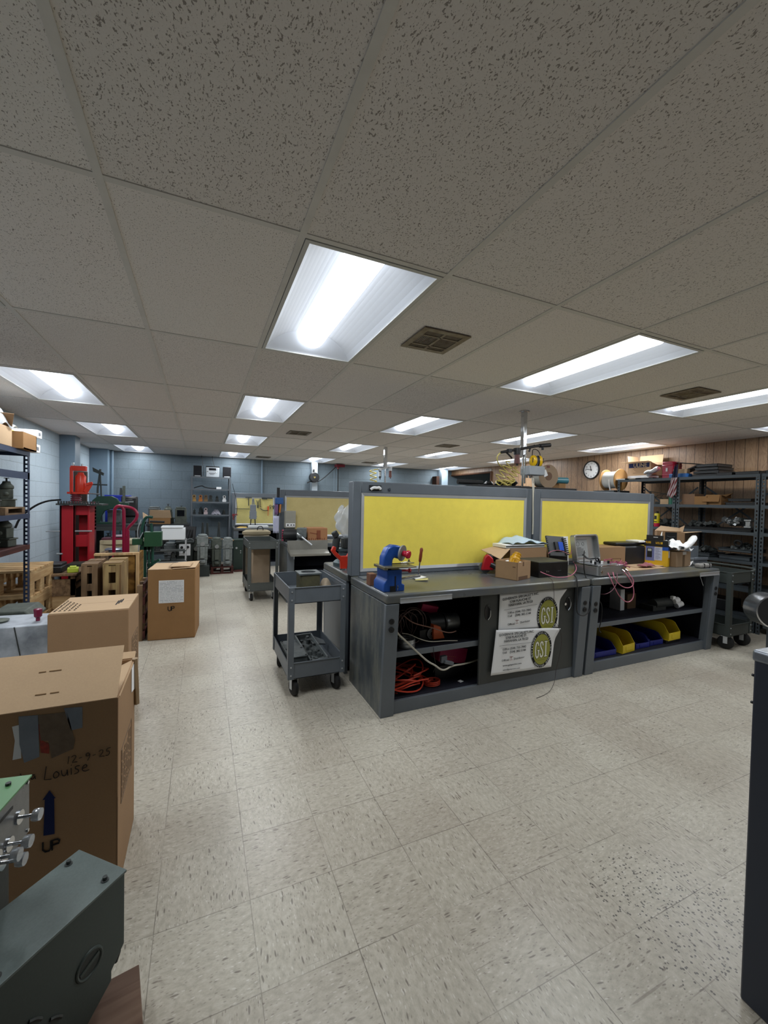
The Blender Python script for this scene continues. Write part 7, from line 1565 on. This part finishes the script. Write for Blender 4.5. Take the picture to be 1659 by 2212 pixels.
# ---------------- right shelves ----------------
RXs = 5.90; DXs = .60
def rshelf(label, y0, y1):      # front face x=RXs, y0<y1
    t = T('shelf_unit', label, 'shelf', (RXs, y0, 0), 0, 'slotted shelves along the wood-panelled wall')
    Ln = y1-y0; H = 1.86
    for x, s in ((0, 1), (DXs, -1)):
        for y, sy in ((0, 1), (Ln, -1)):
            b = MB(); n = int(H/.045)
            b.bb(x, x+.040*s, y, y+.003*sy, 0, H); b.bb(x, x+.003*s, y, y+.014*sy, 0, H).bb(x, x+.003*s, y+.028*sy, y+.042*sy, 0, H)
            for k in range(n): b.bb(x, x+.003*s, y+.014*sy, y+.028*sy, k*.045, k*.045+.022)
            b.put('slotted_post', shm, t)
    for z in (1.862, 1.495, 1.175, .83, .50, .17):
        MB().bb(.004, DXs-.004, .004, Ln-.004, z-.008, z).bb(-.001, .004, .004, Ln-.004, z-.035, z+.002).bb(DXs-.004, DXs, .004, Ln-.004, z-.035, z).put('shelf_board', shm, t)
    MB().bar((DXs-.02, .05, 1.1), (DXs-.02, Ln-.05, 1.75), .003, .022).bar((DXs-.015, .05, 1.75), (DXs-.015, Ln-.05, 1.1), .003, .022).put('cross_brace', shm, t)
    return t
rshelf('dark slotted shelf unit nearest the frame edge, cardboard boxes on its second shelf', 2.585, 3.50)
rshelf('dark slotted shelf unit left of it, carrying the open printed carton on top', 3.505, 4.37)
rshelf('dark slotted shelf unit partly cut off by the right frame edge', 1.60, 2.575)
def rs(u, v, dx=.1): return P(u, v, x=RXs+dx)
zt = 1.8635
# ULINE box
a, c = P(1365, 1020, x=RXs+.15), P(1400, 1020, x=RXs+.15)
t = T('cardboard_box', 'open carton with navy band on top of the right shelves, flaps up', 'box', (RXs+.30, 4.02, zt+.075), 0)
ya_, yb_ = P(1357, 1015, x=RXs+.30).y, P(1407, 1010, x=RXs+.30).y
t.location.y = yb_
LY = ya_-yb_; hb = .20
MB().bb(0, .004, 0, LY, 0, hb).bb(.256, .26, 0, LY, 0, hb).bb(0, .26, 0, .004, 0, hb).bb(0, .26, LY-.004, LY, 0, hb).bb(0, .26, 0, LY, 0, .004).put('carton', card_l, t)
MB().slab([(.26, 0, hb), (.26, LY, hb), (.28, LY, hb+.13), (.28, 0, hb+.13)], .004).slab([(0, LY, hb), (.26, LY, hb), (.26, LY+.03, hb+.12), (.02, LY+.03, hb+.12)], .004).slab([(0, 0, hb), (0, LY+.03, hb), (-.10, LY+.06, hb+.01), (-.08, 0, hb+.01)], .004).slab([(0, 0, hb), (.26, 0, hb), (.26, -.10, hb-.04), (0, -.09, hb-.05)], .004).put('flap', card_l, t)
MB().bb(-.001, 0, .03, LY-.01, hb*.62, hb*.97).put('navy_band', blueink, t)
b = MB(); lw = LY-.2; M_ = wall_text_M((-.0016, LY-.085, hb*.66), (0, -1, 0)); tmp = MB().text('ULINE', 1, Matrix()); xs = [v.co.x for v in tmp.b.verts]; wd = max(xs)-min(xs); tmp.b.free()
b.text('ULINE', 1, M_ @ Matrix.Diagonal(((LY-.16)/wd, .085, 1, 1)), ext=.0004, bold=.01); b.put('brand_text', mat('kraft_lettering', (176, 160, 130), .7), t)
b = MB()
for k in range(4): b.bb(-.0008, 0, .08+.03*(k % 2), LY-.08-.02*(k % 3), hb*.52-k*.022, hb*.52-k*.022+.007)
b.put('small_print', mat('kraft_print', (130, 104, 78), .8), t)
tag(MB().bb(0, .24, 0, LY-.03, 0, .073).put('white_box', white, None, (RXs+.26, yb_+.01, zt), 0, bev=.003), 'long white box under the navy-banded carton', 'box')
q = P(1436, 1024, x=RXs+.2)
t = T('plastic_case', 'dark pink moulded case standing open on top of the right shelves', 'case', (RXs+.15, P(1433, 1026, x=RXs+.15).y, zt))
pc_ = mat('crimson_plastic', (176, 28, 62), .35)
MB().bb(0, .22, -.12, .02, 0, .24).bb(-.006, .226, -.125, .025, .04, .055).bb(-.006, .226, -.125, .025, .18, .195).put('shell', pc_, t, bev=.012); MB().bb(-.008, -.006, -.06, -.035, .10, .15).put('label', white, t); MB().slab([(.0, -.12, .02), (.22, -.12, .02), (.22, -.42, .19), (.0, -.42, .19)], .015).put('open_lid', blackp, t) if 0 else MB().slab([(.05, -.14, .07), (.22, -.14, .07), (.22, -.40, .17), (.05, -.40, .17)], .02).slab([(.05, -.14, .23), (.22, -.14, .23), (.22, -.40, .19), (.05, -.40, .19)], .012).put('open_lid', blackp, t, bev=.004)
q = P(1448, 1026, x=RXs+.08)
tag(MB().bb(0, .14, -.22, 0, 0, .055).put('blue_box', mat('bright_blue_box', (50, 110, 180), .4), None, (RXs+.05, q.y, zt), 0, bev=.004), 'bright blue flat box right of the pink case', 'box')
tag(MB().bb(0, .12, -.15, 0, 0, .06).put('tan_box', card_l, None, (RXs+.07, q.y-.04, zt+.0555), 0, bev=.003), 'small tan box on the bright blue flat box', 'box')
tag(MB().bb(0, .05, -.07, -.0, 0, .16).put('prop_block', blackp, None, (RXs+.24, P(1433, 1026, x=RXs+.15).y-.36, zt), 0), 'dark block behind the tan box', 'block') if 0 else None
b = MB().grid(lambda a, c: (.12*a, -.16*c, .05+.08*c+.03*math.sin(a*7)*math.sin(c*5+1)), 8, 8)
tag(b.put('paper_roll', white, None, (RXs+.10, P(1398, 1020, x=RXs+.12).y+.03, zt+.03), solid=.03), 'crumpled white paper left of the pink case', 'paper')
for k, (u, w_, m) in enumerate(((1345, .22, white), (1368, .25, mat('tan_papers', (170, 160, 140), .8)), (1392, .26, blackp))):
    q = P(u, 1030, x=RXs+.03); tag(MB().bb(0, .15, -w_/2, w_/2, 0, .018).put('papers', m, None, (RXs+.02, q.y, zt), 0), ['white papers at the left corner of the top right shelf', 'tan papers on the front edge of the top right shelf', 'dark flat folder on the front edge of the top right shelf'][k], 'papers')
# small flag
q = P(1462, 1020, x=RXs-.01)
t = T('small_flag', 'small striped flag drooping from a stick on the right shelves', 'flag', (RXs-.03, q.y, 1.60))
MB().cyl((0.01, 0, .14), (0.03, -.02, .46), .005).put('stick', oldwood, t)
fl_ = NT('flag_cloth'); sp2 = fl_.n('ShaderNodeSeparateXYZ', {0: fl_.obj()})
k1 = fl_.math('GREATER_THAN', fl_.math('FRACT', fl_.math('MULTIPLY', fl_.math('ADD', sp2.outputs[1], fl_.math('MULTIPLY', sp2.outputs[2], .35)), 34.0)), .5)
c1_ = fl_.mix(k1, rgb((124, 52, 56)), rgb((190, 182, 184))); k2 = fl_.math('GREATER_THAN', sp2.outputs[2], .26)
fl_.l(fl_.mix(k2, c1_, rgb((30, 36, 66))), fl_.b.inputs['Base Color']); fl_.b.inputs['Roughness'].default_value = .9
MB().grid(lambda a, c: (.008*math.sin(a*14), -.07*(a-.5)*(.4+.9*c)*1.3+.05*c, .42-.42*c+.02*math.sin(a*9)), 14, 14).put('cloth', fl_.m, t, solid=.002)
# black trays on top
traym = mat('glossy_black_tray', (34, 36, 38), .3, .1)
def ptray(label, x, y0, y1, z, w_=.34, h=.035, m=traym, grp='black trays on the right shelves'):
    t = T('parts_tray', label, 'tray', (x, y0, z), 0, grp); Ln = y1-y0
    MB().bb(0, w_, 0, Ln, 0, .004).bb(0, .004, 0, Ln, 0, h).bb(w_-.004, w_, 0, Ln, 0, h).bb(0, w_, 0, .004, 0, h).bb(0, w_, Ln-.004, Ln, 0, h).bb(-.012, 0, -.01, Ln+.01, h-.004, h).bb(0, w_, -.012, 0, h-.004, h).bb(0, w_, Ln, Ln+.012, h-.004, h).put('pan', m, t); return t
ya1, ya2 = P(1567, 1010, x=RXs+.12).y, P(1485, 1016, x=RXs+.12).y
for k in range(4): ptray(['lowest', 'second', 'third', 'topmost'][k]+' of the stacked black trays on the top right shelf', RXs+.12+.01*k, ya1+.06+.015*k, ya2-.06-.01*k, zt+.044*k)
y1_ = P(1586, 1012, x=RXs+.05).y; y2_ = P(1530, 1020, x=RXs+.03).y
ptray('single black tray in front of the stack on the top right shelf', RXs+.01, y1_, ya1+.04, zt, w_=.3)
ptray('black tray at the right end of the top right shelf', RXs+.01, 2.60, y1_-.03, zt, w_=.3)
ptray('black tray on the top shelf beside the frame edge', RXs+.02, 2.0, 2.55, zt, w_=.3)
# second shelf (z 1.495): boxes
z2 = 1.4965
def sbox(label, u0, u1, vt, dep, m, x=.04, flap=False, z=z2):
    a, c = P(u0, vt, x=RXs+x), P(u1, vt, x=RXs+x); t = T('cardboard_box', label, 'box', (RXs+x, c.y, z)); h = a.z*.5+c.z*.5-z; LL = a.y-c.y
    MB().bb(0, dep, 0, LL, 0, h).put('carton', m, t, bev=.003)
    if flap: MB().slab([(0, .01, h), (0, LL-.01, h), (-.05, LL+.01, h-.09), (-.05, .0, h-.09)], .004).slab([(0, 0, h), (.2, 0, h), (.2, -.03, h+.03), (0, -.05, h-.02)], .004).put('flap', card_d, t)
    return t
sbox('plain brown box on the second shelf of the nearest right unit, leftmost there', 1473, 1501, 1067, .2, mat('brown_box_c', (134, 104, 80), .8), .05)
sbox('tan box between two brown ones on the second right shelf', 1500, 1527, 1072, .2, card_d, .03)
sbox('tan box with hanging flap on the second right shelf', 1524, 1558, 1069, .22, card_d, .06, True)
sbox('small pale block box on the second shelf of the unit behind', 1426, 1444, 1078, .14, card_l, .05)
q = P(1452, 1085, x=RXs+.08); tag(MB().lathe([(.04, 0), (.04, .12), (.036, .125)], n=20).put('green_can', mat('sea_green_can', (40, 112, 92), .4), None, (RXs+.08, q.y, z2)), 'sea green can beside the shelf posts', 'can')
tag(MB().bb(0, .12, -.1, .1, 0, .04).put('wire_tray', dkcast, None, (RXs+.25, P(1430, 1080, x=RXs+.25).y, z2)), 'dark tray with wires behind the green can', 'tray')
b = MB(); random.seed(51)
for k in range(7): b.tube([(0, random.uniform(-.2, .2), 0), (random.uniform(0, .1), random.uniform(-.2, .2), random.uniform(.06, .15)), (0, random.uniform(-.25, .25), random.uniform(.05, .22))], .004, smooth=1)
tag(b.put('wire_bundle', dkcast, None, (RXs+.2, 3.75, z2)), 'bundle of stiff dark wires on the second shelf of the far right unit', 'wires', kind='stuff')
ptray('black tray of parts at the right end of the second right shelf', RXs+.03, 2.63, P(1567, 1080, x=RXs+.03).y, z2, w_=.3)
ptray('upper black tray of parts at the right end of the second right shelf', RXs+.04, 2.68, P(1572, 1075, x=RXs+.03).y, z2+.045, w_=.28)
# third shelf z 1.175: spray can, trays with valves
z3 = 1.1765
q = P(1419, 1125, x=RXs+.06)
t = T('spray_can', 'yellow and red spray can on the third right shelf', 'spray can', (RXs+.06, q.y, z3))
MB().lathe([(.034, 0), (.035, .004), (.035, .05)], n=20).put('red_base', mat('red_can_base', (200, 40, 70), .35), t); MB().lathe([(.0352, .05), (.0352, .175), (.03, .19)], n=20).put('yellow_body', mat('yellow_can', (222, 204, 30), .3), t); MB().lathe([(.018, .19), (.018, .215), (.010, .22)], n=14).put('cap', blackp, t); MB().box((-.035, .0, .13), (.004, .03, .05)).box((-.034, 0, .07), (.005, .035, .012)).put('can_print', blackp, t)
def valves(label, x, y0, y1, z, m, n, sd, s=1.0):
    t = T('tray_of_parts', label, 'machine parts', (x, y0, z), 0, 'loose machine parts in shelf trays'); random.seed(sd)
    b = MB(); b2 = MB()
    for k in range(n):
        yy = random.uniform(.05, y1-y0-.05); xx = random.uniform(.06, .24); a = random.uniform(0, 3.1); q = Vector((math.cos(a), math.sin(a), random.uniform(-.2, .4)))*.05*s
        o = Vector((xx, yy, .03+random.uniform(0, .05)*s)); (b if k % 2 else b2).cyl(o-q*.8, o+q*.8, random.uniform(.012, .024)*s, n=10); (b if k % 3 else b2).box(o, (.04*s, .05*s, .035*s), (random.uniform(0, 1), random.uniform(0, 1), a))
    b.put('part_pieces', m, t); b2.put('part_pieces', dkcast, t); return t
ptray('long black tray on the third right shelf', RXs+.02, 2.66, 3.45, z3, w_=.34)
valves('bright aluminium valve parts heaped on the third right shelf', RXs+.03, 2.72, 3.05, z3+.045, silver, 16, 61, 1.3)
valves('dark assorted parts on the left of the third right shelf', RXs+.03, 3.05, 3.42, z3+.006, dkcast, 14, 62, 1.1)
t = T('valve_block', 'shiny two-lobed valve block by the post on the third right shelf', 'machine part', (RXs+.08, 2.70, z3+.045))
MB().bb(0, .06, 0, .05, 0, .10).bb(-.01, .07, -.012, .062, 0, .025).bb(-.01, .07, -.012, .062, .08, .105).put('block', silver, t, bev=.006)
# fourth z .83
z4 = .8315
ptray('worn grey tray at the right of the fourth right shelf', RXs+.02, 2.66, 2.98, z4, w_=.34, m=shm, h=.05)
t4 = ptray('grey tray tilted on top of the worn tray on the fourth right shelf', RXs+.04, 2.66, 3.0, z4+.095, w_=.32, m=shm, h=.04)
ptray('worn grey tray on the left of the fourth right shelf', RXs+.02, 3.08, 3.42, z4, w_=.34, m=shm, h=.05)
valves('parts heaped in the left tray of the fourth right shelf', RXs+.04, 3.10, 3.4, z4+.02, dkcast, 14, 63, 1.1); valves('parts in the upper right tray of the fourth right shelf', RXs+.05, 2.7, 2.95, z4+.10, grcast, 9, 64, 1.0)
tag(MB().ring((0, 0, .05), .035, .014, M=Matrix.Rotation(rad(70), 4, 'Y')).put('black_ring', rubber, None, (RXs+.1, 2.82, z4+.15)), 'black rubber ring in the tilted grey tray', 'ring')
z5 = .5015
valves('bright and dark scrap parts on the shelf behind the end cart', RXs+.04, 2.7, 3.4, z5, silver, 14, 65, 1.2)
tag(MB().bb(0, .3, 0, .3, 0, .14).put('dark_bin', blackp, None, (RXs+.1, 2.9, .1715), 0, bev=.01), 'black bin on the lowest right shelf', 'bin')
valves('dark parts on the third shelf of the far right unit', RXs+.04, 3.6, 4.2, z3, dkcast, 14, 66, 1.3)
# wooden cable reel left of the top shelf
a = P(1327, 1037, y=4.55)
t = T('cable_reel', 'large wooden cable reel of white wire left of the right shelves', 'cable reel', (a.x-.02, 4.55, a.z), rad(-88)) 
RR = hgt((a.x, 4.55), 1014)-a.z
rw = mat('plywood_reel', (186, 140, 84), .6, 0, .1)
MB().cyl((-.13, 0, 0), (-.115, 0, 0), RR, n=34).cyl((.115, 0, 0), (.13, 0, 0), RR, n=34).put('flange', rw, t, bev=.003); MB().cyl((-.115, 0, 0), (.115, 0, 0), RR*.78, n=30).put('wire_winding', mat('white_wire', (204, 206, 204), .5), t)
MB().cyl((.13, 0, 0), (.131, 0, 0), RR*.12, n=16).put('core_hole', blackp, t); MB().tube([(.02, -RR*.79, .0), (.03, -RR*.8, -.1), (.05, -RR*.75, -.2)], .01).put('loose_end', white, t)
t2 = T('reel_stand', 'dark steel stand under the wooden cable reel', 'stand', (a.x-.02, 4.58, 0), 0)
hz_ = a.z-RR-.002
MB().bb(-.18, .18, -.18, .18, hz_-.03, hz_).bb(-.18, -.14, -.18, -.14, 0, hz_-.03).bb(.14, .18, -.18, -.14, 0, hz_-.03).bb(-.18, -.14, .14, .18, 0, hz_-.03).bb(.14, .18, .14, .18, 0, hz_-.03).put('frame', shm, t2)
# ---------------- chrome cylinder at the right edge ----------------
c0, c1 = P(1678, 1323, y=1.95), P(1646, 1313, y=2.12)
t = T('chrome_cylinder', 'shiny chrome cylinder with dark open end at the right frame edge', 'machine part', c0)
ax = (c1-c0); ax.normalize(); Lc = (P(1678, 1323, y=1.95)-P(1646, 1313, y=2.12)).length
RC = .155
b = MB(); Mx = ax.to_track_quat('Z', 'Y').to_matrix().to_4x4()
b.lathe([(RC*.93, 0), (RC, .003), (RC, Lc*.55), (RC*1.0, Lc*.57), (RC*.995, Lc), (RC*.97, Lc+.004)], (0, 0, 0), 48, Mx); b.put('shell', mat('bright_steel', (214, 216, 220), .24, .95, .03), t)
b = MB(); b.cyl(ax*-.002, ax*.004, RC*.93, n=40); b.put('dark_bore', blackp, t)
t2 = T('steel_pedestal', 'dark pedestal carrying the chrome cylinder, at the frame edge', 'stand', (c0.x+.22, c0.y+.02, 0))
MB().bb(-.05, .12, -.08, .12, 0, c0.z-RC-.02).bb(-.06, .2, -.12, .16, 0, .03).put('column', shm, t2); MB().bb(-.17, .12, .0, .10, c0.z-RC-.03, c0.z-RC-.004).put('cradle', shm, t2)
# ---------------- dark counter at the right ----------------
cb0 = P(1597, 2155, z=0)
t = T('steel_counter', 'dark navy steel counter end rising beside the right frame edge', 'counter', (cb0.x, cb0.y, 0), rad(-4))
hc_ = hgt(cb0, 1402)
dk = mat('dark_navy_counter', (40, 46, 58), .4, .2, .08)
MB().bb(0, .8, -.9, 0, 0, hc_-.02).put('cabinet', dk, t, bev=.006); MB().bb(-.004, .82, -.92, .004, hc_-.035, hc_).put('counter_top', mat('worn_counter_top', (120, 126, 134), .3, .5), t, bev=.008)
b = MB()
for z in (.08, .16): b.cyl((.012, .004, hc_-z), (.012, .008, hc_-z), .004)
b.put('rivet', blackp, t)
